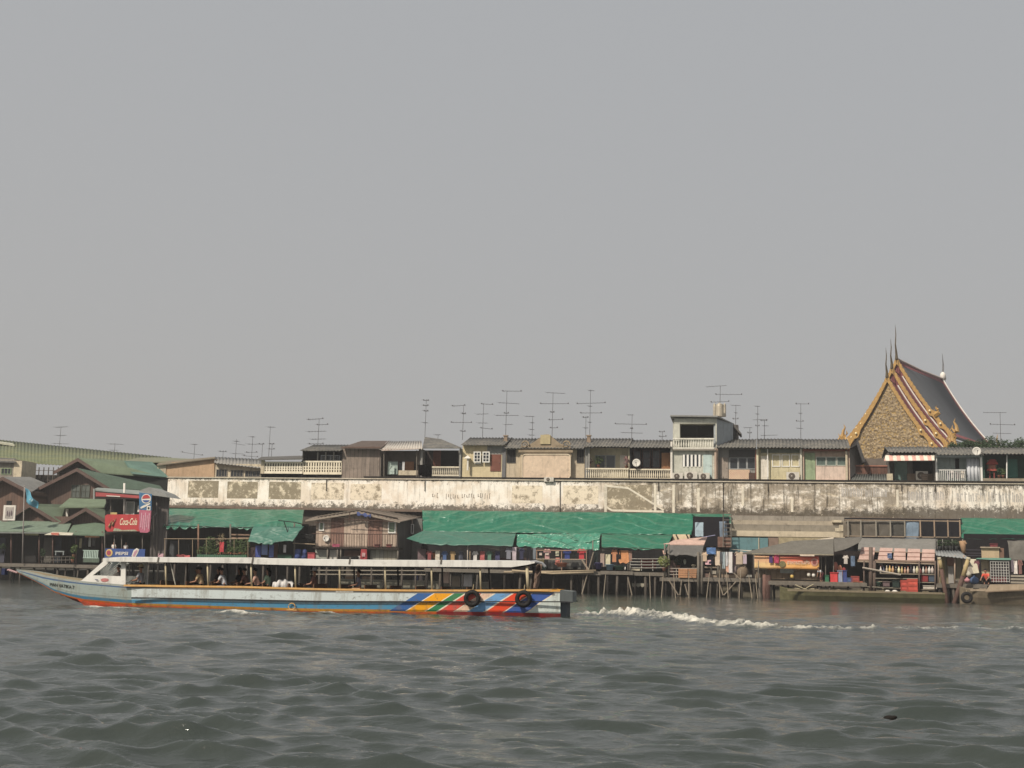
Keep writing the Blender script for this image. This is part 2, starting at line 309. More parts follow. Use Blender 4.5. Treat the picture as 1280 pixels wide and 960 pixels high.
for a, t_, b_ in ((757, 605, 640), (819, 606, 640), (842, 606, 641), (873, 610, 640), (928.5, 608, 632), (990, 622, 640), (1122, 612, 634)):
    MB().pb(a-1.6, t_, a+1.6, b_, YW-.03, .05).build('pilaster', whp, bld)
sw = MB()
for a, b_ in (((757, 607), (785, 610)), ((785, 610), (830, 638)), ((757, 633), (765, 638)), ((765, 638), (830, 639.5))):
    sw.slab([P(a[0], a[1]-1.3, YW-.025), P(b_[0], b_[1]-1.3, YW-.025), P(b_[0], b_[1]+1.3, YW-.025), P(a[0], a[1]+1.3, YW-.025)], (0, .02, 0))
sw.build('white_stripe', whp, bld)
lt = MB(); r2 = random.Random(4)
for k in range(26):
    px = 541+k*2.85; h = r2.uniform(3, 7)
    if k in (3, 4, 5, 12, 19): continue
    c = P(px, 620+r2.uniform(-1, 1), YW-.014); hh = h*.04; ww = .055
    lt.box(c.x-ww, c.y, c.z-hh, c.x-ww+.05, c.y+.02, c.z+hh)
    if r2.random() < .6: lt.box(c.x-ww+.05, c.y, c.z-hh, c.x+ww+.03, c.y+.02, c.z-hh+.06)
    if r2.random() < .4: lt.box(c.x-ww+.05, c.y, c.z+hh-.06, c.x+ww, c.y+.02, c.z+hh)
lt.build('faded_lettering', MT((150, 128, 108), var=.5, dirt=.5), bld)
lt = MB()
for a0, a1, y in ((1135, 1178, 619), (1196, 1276, 621), (1052, 1106, 615)):
    x = a0
    while x < a1:
        wv = r2.uniform(2.2, 4.5); c = P(x, y+(x-a0)*.01, YW-.014); hh = .42; m_ = .075
        lt.box(c.x, c.y, c.z-hh, c.x+.09, c.y+.02, c.z+hh*r2.uniform(.7, 1.1))
        if r2.random() < .7: lt.box(c.x+.09, c.y, c.z+hh*.5, c.x+wv*m_*.8, c.y+.02, c.z+hh*.5+.1)
        if r2.random() < .6: lt.box(c.x+wv*m_*.6, c.y, c.z-hh, c.x+wv*m_*.6+.09, c.y+.021, c.z+hh*.5)
        x += wv+1.4
lt.build('faded_lettering', MT((196, 190, 182), var=.5, dirt=.6, scale=3), bld)
pp = MB()
for px in (408, 531, 700, 823, 904, 960, 1127, 1169):
    pp.tube([P(px, 596, YW-.08), P(px, 640 if px in (904, 700) else 614, YW-.08)], .035)
pp.build('drain_pipe', MT((88, 76, 66)), bld)

# ================================================================== row houses on top
YH = 124.75
def rect_frame(mb, x0, y0, x1, y1, Y, w, d=.08):
    mb.pb(x0, y0, x1, y0+w, Y, d); mb.pb(x0, y1-w, x1, y1, Y, d); mb.pb(x0, y0+w, x0+w, y1-w, Y, d); mb.pb(x1-w, y0+w, x1, y1-w, Y, d)
def window(par, x0, y0, x1, y1, Y, fm, cols=1, rows=1, gm=None, w=.7):
    f = MB(); rect_frame(f, x0, y0, x1, y1, Y, w)
    for i in range(1, cols): xx = x0+(x1-x0)*i/cols; f.pb(xx-w*.3, y0+w, xx+w*.3, y1-w, Y+.01, .05)
    for j in range(1, rows): yy = y0+(y1-y0)*j/rows; f.pb(x0+w, yy-w*.25, x1-w, yy+w*.25, Y+.014, .05)
    o = f.build('window', fm, par); MB().pb(x0+w*.9, y0+w*.9, x1-w*.9, y1-w*.9, Y+.065, .02).build('pane', gm or glass, o); return o
def door(par, x0, y0, x1, y1, Y, m, d=.06, panels=True):
    q = MB().pb(x0, y0, x1, y1, Y, d)
    if panels:
        w = (x1-x0)*.18; h = (y1-y0)
        q.pb(x0+w, y0+h*.08, x1-w, y0+h*.45, Y-.015, .01); q.pb(x0+w, y0+h*.55, x1-w, y0+h*.92, Y-.015, .01)
    o = q.build('door', m, par); c = P(x1-(x1-x0)*.15, (y0+y1)/2, Y-.05); MB().ell(c, .04, 6, 4).build('handle', metal, o); return o
def balusters(par, x0, x1, y0, y1, Y, m, n, solid=False):
    r = MB().pb(x0, y0, x1, y0+1.8, Y-.06, .2).pb(x0, y1-1.8, x1, y1, Y-.06, .2); r.build('rail', m, par)
    h = zat(y0+1.8, (x0+x1)/2, Y)-zat(y1-1.8, (x0+x1)/2, Y)
    for i in range(n):
        px = x0+(x1-x0)*(i+.5)/n; c = P(px, y1-1.8, Y+.04); r_ = min(.075, (x1-x0)/n*.08*.36)
        MB().lathe(c, [(r_*.9, 0), (r_*.7, h*.12), (r_*1.15, h*.3), (r_*.9, h*.5), (r_*.5, h*.75), (r_*.8, h*.9), (r_*.9, h)], 6).build('baluster', m, par)
def breeze(par, x0, x1, y0, y1, Y, m):          # pierced block balustrade: arches above lattice
    q = MB().pb(x0, y0, x1, y0+2, Y, .16).pb(x0, y1-3, x1, y1, Y, .16); n = int((x1-x0)/3.1); h = y1-3-y0-2
    for i in range(n+1):
        px = x0+(x1-x0)*i/n; q.pb(max(x0, px-.85), y0+2, min(x1, px+.85), y1-3, Y+.02, .12)
    for j in (.42, .70): q.pb(x0, y0+2+h*j, x1, y0+2+h*j+1.1, Y+.03, .1)
    q.build('pierced_balustrade', m, par)
def ac_unit(px0, py0, px1, py1, Y, label):
    c = P((px0+px1)/2, py1, Y); t = thing('air_conditioner', label, 'air conditioner', c, 'outdoor air conditioner units')
    MB().pb(px0, py0, px1, py1, Y, .32).build('casing', MT((212, 206, 192), dirt=.35, streak=.3), t)
    cc = P(px0+(px1-px0)*.42, (py0+py1)/2, Y-.02); R_ = (py1-py0)*.078*.40; g = MB()
    g.add([cc+Vector((R_*math.cos(a), 0, R_*math.sin(a))) for a in np.linspace(0, 6.283, 17)[:-1]]+[cc+Vector((R_*math.cos(a), .018, R_*math.sin(a))) for a in np.linspace(0, 6.283, 17)[:-1]],
          [tuple(range(16))]+[(i, 16+i, 16+(i+1) % 16, (i+1) % 16) for i in range(16)])
    gr = g.build('fan_grille', MT((96, 84, 74)), t); h = MB().ell(cc-Vector((0, .01, 0)), (R_*.3, .03, R_*.3), 8, 4)
    for a in range(4): h.bar(cc+Vector((math.cos(a*.785)*R_, -.02, math.sin(a*.785)*R_)), cc-Vector((math.cos(a*.785)*R_, .02, math.sin(a*.785)*R_)), .015)
    h.build('hub', MT((170, 160, 146)), gr); f = MB(); f.pb(px0+1, py1, px0+2, py1+1.2, Y+.05, .2); f.pb(px1-2, py1, px1-1, py1+1.2, Y+.05, .2); f.build('foot', dark, t)
tile = NT('old_roof_tiles'); ta = tile.mix(tile.mr(tile.noise(1.4, 7, rough=.75), .4, .65), lin(92, 92, 90), lin(122, 118, 110)); ta = tile.mix(tile.mr(tile.noise(5, 4), .55, .75, 0, .7), ta, lin(60, 58, 54)); tile.bump(tile.noise(20, 3), .3, .03); tile_m = tile.fin(ta, .85)
pinkw = MT((196, 168, 144), dirt=.4, streak=.4); yelw = MT((206, 194, 150), dirt=.35, streak=.4); grnw = MT((150, 172, 128), dirt=.3, streak=.3); bluew = MT((176, 190, 186), dirt=.3, streak=.35)
redwood = MT((128, 74, 56), var=.35); greywall = MT((150, 148, 142), dirt=.35, streak=.4); tanw = MT((196, 160, 118), dirt=.3, streak=.3)
whitef = MT((232, 230, 222), dirt=.12, streak=.12, var=.1); orange_w = MT((182, 122, 70), var=.3)
def house(x0, x1, ytop, ybot, label, wallmat, roof=None, recess=0, wy0=None, depth=7.0):
    """room on the roof: side walls, back wall or front wall, tiled roof; roof=(y eave, y ridge)"""
    c = P((x0+x1)/2, ybot, YH); t = thing('row_house', label, 'house', c, 'small houses lined up above the white wall')
    f = MB(); Yb = YH+recess; z1 = zat(ytop, (x0+x1)/2, YH); z0 = zat(ybot, (x0+x1)/2, YH)-.3; xa = xat(x0, ytop, YH); xb = xat(x1, ytop, YH)
    f.box(xa+.005, Yb, z0, xb-.005, YH+depth, z1)
    if recess: f.box(xa+.005, YH, z0, xa+.12, Yb, z1).box(xb-.12, YH, z0, xb-.005, Yb, z1).box(xa+.12, YH, z0, xb-.12, Yb, z0+.3)
    f.build('wall', wallmat, t)
    if roof:
        ye, yr = roof; ze = zat(ye, (x0+x1)/2, YH-.7); zr = zat(yr, (x0+x1)/2, YH+3.4)
        MB().corr((xa-.03, YH-.7, ze), (xb+.03, YH-.7, ze), (xb+.03, YH+3.4, zr), (xa-.03, YH+3.4, zr), .33, .05, .05, 2, 6).build('roof', tile_m, t)
        MB().slab([(xa, YH+3.42, zr-.03), (xb, YH+3.42, zr-.03), (xb, YH+depth+.4, ze), (xa, YH+depth+.4, ze)], (0, 0, -.06)).build('roof', tile_m, t)
    return t
def rbox(t, name, m, x0, y0, x1, y1, Y, d=.08): return MB().pb(x0, y0, x1, y1, Y, d).build(name, m, t)
# --- the left end: tan gabled block and low grey roofed block
t = thing('tan_house', 'tan plastered house side with a cream edge behind the left end of the white wall', 'house', P(245, 597, 136))
MB().slab([P(207, 582, 136), P(208, 600, 136), P(268, 600, 136), P(268, 573.5, 136), P(215, 578, 136)], (0, 6, 0)).build('wall', tanw, t)
MB().slab([P(196, 581, 135.6), P(269, 572, 135.6), P(269, 571, 142), P(200, 577, 142)], (0, 0, -.12)).build('roof', MT((130, 118, 96), dirt=.4), t)
rbox(t, 'corner_trim', cream, 196.5, 581, 207, 598, 135.9, .3)
t = thing('grey_roofed_block', 'low cream block with grey sheet roof and dark window strip left of the balconies', 'house', P(298, 597, 134))
rbox(t, 'wall', cream, 269, 580, 327, 600, 134, 5)
MB().corr(P(268, 578.5, 133.3), P(330, 585.5, 133.3), P(330, 574, 140), P(268, 571, 140), .4, .04).build('roof', MT((140, 138, 132), dirt=.35, scale=.8), t)
for a, b_ in ((270, 284), (288, 304), (306, 325)): window(t, a, 586.5+(a-270)*.05, b_, 596, 133.93, concrete, 4, 1)
# --- balconies with pierced blocks
t = house(327, 378, 576, 597, 'low balcony house with pale pierced block balustrade and thin dark roof, leftmost of the row', dark, None, 1.2)
breeze(t, 327, 378, 577, 592, YH-.1, MT((232, 222, 196), dirt=.2, streak=.2)); MB().slab([P(321, 574, YH-.6), P(379, 573, YH-.6), P(379, 569.5, YH+4), P(327, 571, YH+4)], (0, 0, -.12)).build('roof', greyroof, t)
rbox(t, 'post', cream, 326, 575, 330, 592, YH-.14, .2)
t = house(378.3, 428, 562, 597, 'taller balcony house with cream pierced balustrade beside the weathered plank house', dark, (563, 556), 1.4)
breeze(t, 379, 427, 576, 593, YH-.1, MT((232, 220, 190), dirt=.25, streak=.25))
for px in (397, 407, 417): rbox(t, 'post', greywall, px-.7, 565, px+.7, 576, YH+.3, .1)
window(t, 401, 569, 425, 576, YH+.6, MT((170, 180, 190)), 4, 1)
# --- plank house
t = house(428.3, 475, 559, 597, 'weathered grey brown plank house with rust patches between the balconies', MT((150, 134, 120), planks=.42, var=.4, streak=.6, dirt=.45), None)
MB().slab([P(426, 559.5, YH-.7), P(476, 560, YH-.7), P(489, 551, YH+3.4), P(452, 551, YH+3.4)], (0, 0, -.1)).build('roof', MT((98, 84, 76)), t)
rbox(t, 'fascia', MT((110, 86, 74)), 427, 558.3, 475, 560, YH-.72, .05)
t = house(475.3, 525, 561, 597, 'open fronted shack house with translucent sheet roof and washing in front', MT((120, 108, 98)), None, 2.0)
MB().corr(P(474, 562, YH-.7), P(528, 561, YH-.7), P(527, 551, YH+3), P(484, 551.5, YH+3), .3, .05).build('roof', MT((188, 180, 168), dirt=.5, rough=.5), t)
MB().slab([P(477, 563, YH-.9), P(524, 561, YH-.9), P(524, 560, YH-.1), P(477, 560, YH-.1)], (0, 0, -.05)).build('eave_sheet', MT((178, 160, 146)), t)
for px in (480, 521): MB().tube([P(px, 563, YH-.3), P(px, 596, YH-.3)], .06).build('post', pole_grey, t)
rbox(t, 'board', MT((156, 176, 166)), 485, 577, 497, 593, YH+.3, .06); door(t, 506, 577, 517, 593, YH+1.2, orange_w)
rbox(t, 'low_wall', cream, 498, 588, 522, 594, YH-.05, .1)
# --- house F with sloping roof
t = house(525.3, 578, 561, 597, 'dark fronted house with steep slate roof peaking left and short cream balusters', greywall, None, 1.6)
MB().slab([P(528, 559.5, YH-.7), P(577, 559.5, YH-.7), P(552, 549, YH+3.2), P(531, 546, YH+3.2)], (0, 0, -.1)).build('roof', tile_m, t)
rbox(t, 'opening', blackish, 531, 563, 573, 583, YH+1.58, .02); rbox(t, 'door', redwood, 541, 563, 551, 583, YH+1.5, .05); rbox(t, 'curtain', MT((84, 72, 66)), 534, 564, 541, 583, YH+1.45, .05)
balusters(t, 540, 576, 583, 595, YH-.05, MT((220, 208, 180), dirt=.3), 15)
MB().corr(P(523, 594, YH-.2), P(539, 596, YH-.2), P(539, 581, YH-.2), P(523, 581, YH-.2), .22, .02).build('green_sheet', MT((134, 160, 138)), t)
for px in (527, 575): rbox(t, 'post', greywall, px-1, 560, px+1, 596, YH-.2, .15)
# --- house G, cream with casements
t = house(578.3, 632, 556, 597, 'cream house with two open white casement windows and red brown door', MT((214, 196, 148), dirt=.2, streak=.25), (556, 547))
for a in (592, 603): window(t, a, 564.5, a+9, 578, YH-.35, whitef, 2, 3, w=1.2)
rbox(t, 'sill', whitef, 593, 578.6, 601, 580, YH-.15, .2); door(t, 613, 568, 626, 589, YH-.06, MT((132, 78, 60)))
rbox(t, 'door_surround', greywall, 609, 557.5, 632, 568, YH-.04, .03); rbox(t, 'corner_post', MT((120, 120, 122)), 627.5, 558, 632, 598, YH-.12, .1)
rbox(t, 'shrine_shelf', white, 583.5, 572, 585.5, 588, YH-.5, .2); MB().slab([P(579.5, 573, YH-.7), P(588.5, 573, YH-.7), P(584.5, 569, YH-.4)], (0, .3, 0)).build('shrine_roof', white, t)
# --- wall with pediment
t = house(632.3, 731, 560, 599, 'plastered house front behind the ornamental pediment with dark shuttered windows', MT((202, 184, 152), dirt=.3, streak=.4), (560, 548))
for a, b_ in ((633.5, 644.5), (721, 730)): rbox(t, 'upper_wall', greywall, a-1, 559, b_+1, 562, YH-.04, .03); window(t, a, 560.5, b_, 578.5, YH-.07, MT((80, 80, 80)), 3, 1, MT((62, 62, 64)))
t = thing('pediment', 'ornamental plaster pediment with rounded tablet and scrolled crest above the white wall', 'pediment', P(682, 600, YH-.4)); pc_ = MT((196, 176, 142), dirt=.35, streak=.4, scale=1.2)
rbox(t, 'base', pc_, 650.5, 562, 714, 600, YH-.45, .4); Y_ = YH-.5
oc = MT((158, 138, 108), dirt=.5, streak=.4)
MB().slab([P(x, y, Y_) for x, y in ((649, 564), (714, 564), (713, 558), (706, 557), (698, 553), (690, 546), (686, 543), (680, 543), (675, 547), (668, 552), (660, 557), (651, 558))], (0, .45, 0)).build('crest', oc, t)
MB().pb(675.5, 543.5, 688, 555, Y_-.12, .12).build('crest_tablet', MT((190, 172, 122), dirt=.3), t)
for cx in (656, 707.5):
    s_ = MB(); c = P(cx, 556, Y_-.1)
    s_.tube([c+Vector((.42*(1-k*.055)*math.cos(k*.6), 0, .42*(1-k*.055)*math.sin(k*.6))) for k in range(15)], [.10-.004*k for k in range(15)], 5); s_.build('scroll', oc, t)
rbox(t, 'cornice', oc, 648, 562.5, 716, 565.5, Y_-.15, .25)
pts = []
for cx, cy, a0 in ((709, 572, 0), (657, 572, 90), (657, 594, 180), (709, 594, 270)):
    for k in range(5): a = math.radians(a0+k*22.5); pts.append(P(cx+4*math.cos(a), cy-4*math.sin(a), Y_-.1))
MB().slab(pts, (0, .1, 0)).build('tablet', MT((222, 194, 162), dirt=.35, streak=.3), t)
tb = MB(); tb.tube([p-Vector((0, .02, 0)) for p in pts]+[pts[0]-Vector((0, .02, 0))], .06, 5); tb.build('tablet_moulding', MT((226, 206, 174), dirt=.2), t)
# --- house I
t = house(731.3, 787, 558, 600, 'pale cream house with large glass doors and planted baluster balcony', MT((206, 196, 164), dirt=.2), (558, 548), 1.3)
for a, b_ in ((744, 756.5), (757.5, 769)): window(t, a, 569, b_, 586, YH+1.2, MT((170, 180, 186)), 1, 1, MT((96, 104, 112), rough=.3))
rbox(t, 'blind', white, 775, 569, 784, 586, YH+1.15, .05); rbox(t, 'side_column', greywall, 731.3, 559, 737, 598, YH-.15, .14)
balusters(t, 732, 786, 585, 599, YH-.15, MT((232, 220, 190), dirt=.2, streak=.2), 21)
t = house(787.3, 840, 560, 600, 'dark fronted house with red brown window frames and orange door beside the tower', MT((60, 62, 64)), (559, 550), 1.5)
for a in (791, 803, 815): window(t, a, 562, a+10, 585, YH+1.42, MT((120, 74, 64)), 1, 2)
door(t, 827, 566, 838, 586, YH+.8, orange_w); balusters(t, 787, 839, 586, 599, YH-.15, MT((230, 216, 186), dirt=.25, streak=.2), 20)
# --- tower
t = thing('tower_house', 'tallest house with upper balcony and side wall tinted as if in bluish shade standing above the row', 'house', P(868, 601, YH-.1)); Yt = YH-.12
tw = MT((196, 196, 180), dirt=.35, streak=.4); zt_ = zat(562, 868, Yt)
x0, x1 = xat(840, 560, Yt), xat(896, 560, Yt); z0 = zat(602, 868, Yt); zA = zat(560, 868, Yt); zB = zat(523, 868, Yt)
f = MB().box(x0, Yt, z0, x1, Yt+6, zA).box(x0, Yt+1.4, zA, x1, Yt+6, zB).box(x0+.2, Yt, zA, x0+.75, Yt+1.4, zB-.15).box(x1-.12, Yt, zA, x1, Yt+1.4, zB).box(x0+.2, Yt-.02, zB-.5, x1-.12, Yt+1.4, zB); f.build('wall', tw, t)
MB().slab([(x1+.004, Yt-.01, z0), (x1+.004, Yt+6, z0), (x1+2.05, Yt+6, z0), (x1+2.05, Yt+4, zB), (x1+.004, Yt-.01, zB)], (0, .02, 0))
MB().slab([(x1, Yt+.05, zA-.5), (x1+1.5, Yt+3.5, zA-.5), (x1+1.5, Yt+3.5, zB-.1), (x1, Yt+.05, zB-.05)], (-.3, .2, 0)).build('side_wall', MT((158, 166, 170), dirt=.25), t)  # bluish shade of this side is put into the wall colour
MB().slab([(x0-.15, Yt-.5, zB+.28), (x1+.1, Yt-.5, zB+.2), (x1+1.5, Yt+3.6, zB-.05), (x1+1.5, Yt+6, zB-.05), (x0-.15, Yt+6, zB)], (0, 0, -.14)).build('roof', zinc, t)
rbox(t, 'opening', blackish, 848, 528, 892, 548, Yt+1.36, .03); MB().pb(870, 534, 871.5, 548, Yt+1.2, .1).pb(848, 532, 892, 533, Yt+1.2, .05).build('window_bar', dark, t)
balusters(t, 841, 893, 547.5, 561, Yt-.35, MT((226, 222, 206), dirt=.25, streak=.3), 17); rbox(t, 'balcony_slab', concrete, 840, 561, 894, 563, Yt-.4, .5)
q = MB()
for k in range(5): q.pb(853.5+k*4.9, 568, 856+k*4.9, 583.5, Yt-.06, .06)
w_ = q.build('louvred_window', whitef, t); rbox(w_, 'pane', glass, 853, 568.5, 877, 583, Yt-.015, .014)
door(t, 879, 568, 890, 597, Yt-.05, MT((182, 204, 200), dirt=.2)); rbox(t, 'corner_post', white, 838, 552, 840.5, 601, Yt-.25, .3)
rbox(t, 'corner_post', pinkw, 893, 560, 895.5, 599, Yt-.25, .2)
window(t, 898.5, 533, 901, 548, Yt+1.2, whitef, 1, 1)
t = thing('lean_to_shed', 'small grey lean-to with sloping roof just right of the tower', 'shed', P(917, 555, YH+4))
rbox(t, 'wall', MT((112, 106, 102), planks=.3), 909, 531, 923, 556, YH+4, 2); MB().slab([P(907, 529.5, YH+3.5), P(917, 529, YH+3.5), P(927, 542, YH+3.5), P(925.5, 543, YH+3.5), P(916, 532, YH+3.5), P(907, 532, YH+3.5)], (0, 3, 0)).build('roof', MT((98, 94, 90)), t)
window(t, 917, 537, 920, 549, YH+3.9, dark)
steel = MT((196, 184, 160), metal=.3, rough=.5, streak=.4, dirt=.3)
for cx, r_, lb in ((899.5, 5.2, 'front ribbed water tank on the tower roof with a domed top'), (893.2, 1.9, 'narrow water tank at the left behind the ribbed tank'), (905.8, 1.9, 'narrow water tank at the right behind the ribbed tank')):
    c = P(cx, 521, YH+2.5 if r_ > 4 else YH+3.6); R_ = r_*.079; h = (521-504)*.079
    t = thing('water_tank', lb, 'water tank', c, 'steel water tanks on the tower roof'); pr = []
    for k in range(9): pr += [(R_, h*.85*k/8), (R_*.93, h*.85*(k+.5)/8)]
    MB().lathe(c, pr[:-1], 16).build('drum', steel, t); MB().lathe(c+Vector((0, 0, h*.85)), [(R_, 0), (R_*.7, h*.1), (R_*.25, h*.15), (R_*.2, h*.2)], 16).build('lid', steel, t)
# --- L, M, N
t = house(896.3, 945, 559, 600, 'grey pink house with three pane windows over peeling brick and a dark door', greywall, (559, 549), .5)
door(t, 899, 572, 910, 598, YH+.42, MT((160, 146, 132)), panels=False)
for k in range(3): window(t, 912+k*11, 572, 922.4+k*11, 586.5, YH+.42, MT((178, 182, 182)), 1, 1)
rbox(t, 'top_shutter', MT((84, 84, 84)), 911, 562, 945, 571.5, YH+.35, .06); bm = NT('peeling_brick'); bt = bm.node('ShaderNodeTexBrick', {'Vector': bm.node('ShaderNodeCombineXYZ', {0: bm.sep()[0], 1: bm.sep()[2]}), 'Color1': lin(198, 160, 136), 'Color2': lin(186, 150, 128), 'Mortar': lin(214, 200, 178), 'Scale': 2.2, 'Mortar Size': .03})
brickm = bm.fin(bm.mix(bm.mr(bm.noise(2, 5), .4, .6, 0, .6), bt, lin(206, 184, 156)), .9); rbox(t, 'brick_panel', brickm, 911, 587, 937, 600, YH+.3, .1)
rbox(t, 'post', pinkw, 894.5, 561, 897.5, 599, YH-.15, .15); rbox(t, 'post', redwood, 944, 562, 945.5, 599, YH-.15, .15)
rbox(t, 'box', MT((92, 66, 56)), 936, 591, 944, 599, YH-.1, .3)
t = house(946.3, 1003, 560, 600, 'yellowish house with three white framed windows and a white door', yelw, (559, 548.5), .3)
for k in range(3): window(t, 965+k*12, 568, 975.5+k*12, 583.5, YH+.24, whitef, 1, 1, MT((70, 80, 80), rough=.3), w=1.1)
door(t, 951, 570, 961, 599, YH+.24, MT((226, 218, 202), dirt=.2)); rbox(t, 'top_band', MT((112, 122, 108)), 951, 561, 1000, 566, YH+.2, .08)
MB().tube([P(959.5, 561, YH-.1), P(959.5, 600, YH-.1)], .06).build('drain_pipe', whitef, t); rbox(t, 'post', MT((214, 206, 170)), 945.5, 561, 948, 600, YH-.15, .2); rbox(t, 'post', MT((204, 200, 180)), 1000, 561, 1002.5, 600, YH-.15, .2)
t = house(1003.3, 1062, 561, 600, 'house with light green door and wide windows over a stained pink wall', pinkw, (560, 549), .3)
rbox(t, 'green_panel', grnw, 1006, 566, 1019, 600, YH+.22, .08); rbox(t, 'lintel', MT((150, 88, 68)), 1004, 561.5, 1062, 564, YH-.2, .2)
for k in range(3): window(t, 1020+k*13, 571, 1032.4+k*13, 582, YH+.2, MT((206, 212, 196)), 1, 1, MT((92, 112, 104), rough=.4))
rbox(t, 'lower_panel', MT((222, 196, 176), streak=.5), 1020, 583, 1057, 600, YH+.2, .1); rbox(t, 'post', cream, 1057, 562, 1059.5, 601, YH-.2, .2)
t = thing('gable_house', 'grey gable end with dark overhanging roof edge right of the long roofline', 'house', P(1070, 590, YH))
MB().slab([P(1061, 562, YH+.1), P(1061, 598, YH+.1), P(1079, 590, YH+2.5), P(1079, 575, YH+2.5), P(1072, 555, YH+1.2)], (0, 1.5, 0)).build('wall', MT((150, 144, 138)), t)
MB().slab([P(1062, 561, YH-.4), P(1072, 548.5, YH-.4), P(1082, 577, YH-.2), P(1078.5, 578, YH-.2), P(1071, 556, YH-.3)], (0, 3, 0)).build('roof', MT((82, 80, 80)), t)
# --- O low roofs
t = thing('brown_terrace', 'low brown fenced terrace between the gable house and the striped awning', 'terrace', P(1092, 594, YH+1))
rbox(t, 'fence', MT((122, 82, 66), planks=.35, var=.5), 1062, 583, 1112, 594, YH+1.2, .1); rbox(t, 'rail', MT((176, 112, 88)), 1062, 581.5, 1112, 583, YH+1.1, .1)
rbox(t, 'back_wall', MT((120, 108, 98)), 1080, 573, 1112, 592, YH+2.4, .1)
t = thing('low_tiled_roof', 'little grey tiled roof sitting on the wall top below the brown terrace', 'roof', P(1084, 606, YH-.6))
MB().corr(P(1054, 606, YH-.7), P(1112, 606.5, YH-.7), P(1108, 592.5, YH+1.1), P(1062, 592.5, YH+1.1), .26, .05, .05, 1).build('tiles', MT((112, 116, 112), var=.4, dirt=.4), t)
rbox(t, 'gable_edge', cream, 1109, 592, 1116, 606, YH-.5, .5); rbox(t, 'rafter', wood_dark, 1060, 603, 1108, 606, YH-.3, .3)
# --- P, Q, R
aw = NT('striped_awning'); fr = aw.math('FRACT', aw.math('MULTIPLY', aw.sep()[0], 1.45)); awm = aw.fin(aw.mix(aw.mr(aw.noise(3, 4), .45, .7, 0, .3), aw.mix(aw.math('GREATER_THAN', fr, .5), lin(214, 168, 156), lin(226, 218, 202)), lin(120, 108, 98)), .8)
t = house(1110.3, 1169, 565, 602, 'house with pink and white striped awning over a dark room and green door', MT((110, 104, 98)), (565, 558.5), 1.6)
MB().slab([P(1105, 575.5, YH-1.1), P(1168, 575, YH-1.1), P(1168, 568.5, YH-.4), P(1107, 569, YH-.4)], (0, 0, -.05)).build('awning', awm, t)
door(t, 1118, 577, 1134, 601, YH+1.5, MT((116, 150, 140))); rbox(t, 'opening', blackish, 1141, 577, 1168, 592, YH+1.5, .05); rbox(t, 'ledge', cream, 1118, 602, 1168, 604, YH-.3, .3)
rbox(t, 'counter', MT((150, 128, 104)), 1134, 592, 1168, 602, YH+1.2, .2)
t = house(1169.3, 1228, 568, 602, 'pale blue house with white railing and hanging white curtain', bluew, (568, 559), 1.4)
r = MB().pb(1172, 587, 1207, 588, YH-.2, .06).pb(1172, 602, 1207, 603, YH-.2, .06); r.build('rail', whitef, t); q = MB()
for k in range(15): q.pb(1172.2+k*2.4, 588, 1172.9+k*2.4, 602, YH-.18, .03)
q.build('railing', whitef, t); rbox(t, 'post', whitef, 1169.5, 568, 1171.5, 604, YH-.2, .12); rbox(t, 'post', whitef, 1225.5, 568, 1228, 603, YH-.2, .12); rbox(t, 'lintel', MT((186, 198, 202)), 1171, 568.5, 1226, 571.5, YH-.2, .1)
c0 = P(1208, 573, YH+.2); c1 = P(1225, 603, YH+.2)
MB().grid(lambda a, b: (c0.x+(c1.x-c0.x)*a, YH+.2+.06*math.sin(a*22), c0.z+(c1.z-c0.z)*b), 40, 2, (0, .02, 0)).build('curtain', MT((204, 208, 214), dirt=.2, var=.15), t); rbox(t, 'dark_doorway', blackish, 1194, 573, 1199, 586, YH+1.36, .05)
t = house(1228.3, 1300, 567, 602, 'dark green fronted house at the right end of the row', MT((62, 98, 84)), (567, 559.5), 2)
rbox(t, 'parapet', MT((156, 142, 118), dirt=.5), 1228.5, 598, 1300, 606, YH-.2, .15)
window(t, 1234, 575, 1246, 592, YH+1.9, grnw, 2, 2, MT((120, 150, 130))); rbox(t, 'teal_sheet', MT((60, 128, 112)), 1259, 574, 1272, 597, YH+1.2, .1); MB().tube([P(1258.5, 568, YH), P(1258.5, 598, YH)], .06).build('post', whitef, t)
for a in ((840.5, 591, 853.5, 599.5, 'leftmost of three air conditioners under the tower louvres'), (855.5, 589.5, 871.5, 599.5, 'largest middle air conditioner of three below the tower'), (873.5, 591, 887, 599.8, 'air conditioner in front of the pale blue tower door')): ac_unit(a[0], a[1], a[2], a[3], YH-.65, a[4])
ac_unit(983, 590, 999, 600, YH-.4, 'air conditioner below the white framed windows of the yellowish house'); ac_unit(1145, 589, 1160, 600, YH+.6, 'air conditioner in the dark room under the striped awning')
ac_unit(680, 596.5, 692, 602, YH-1.05, 'low white air conditioner on the wall top in front of the pediment')
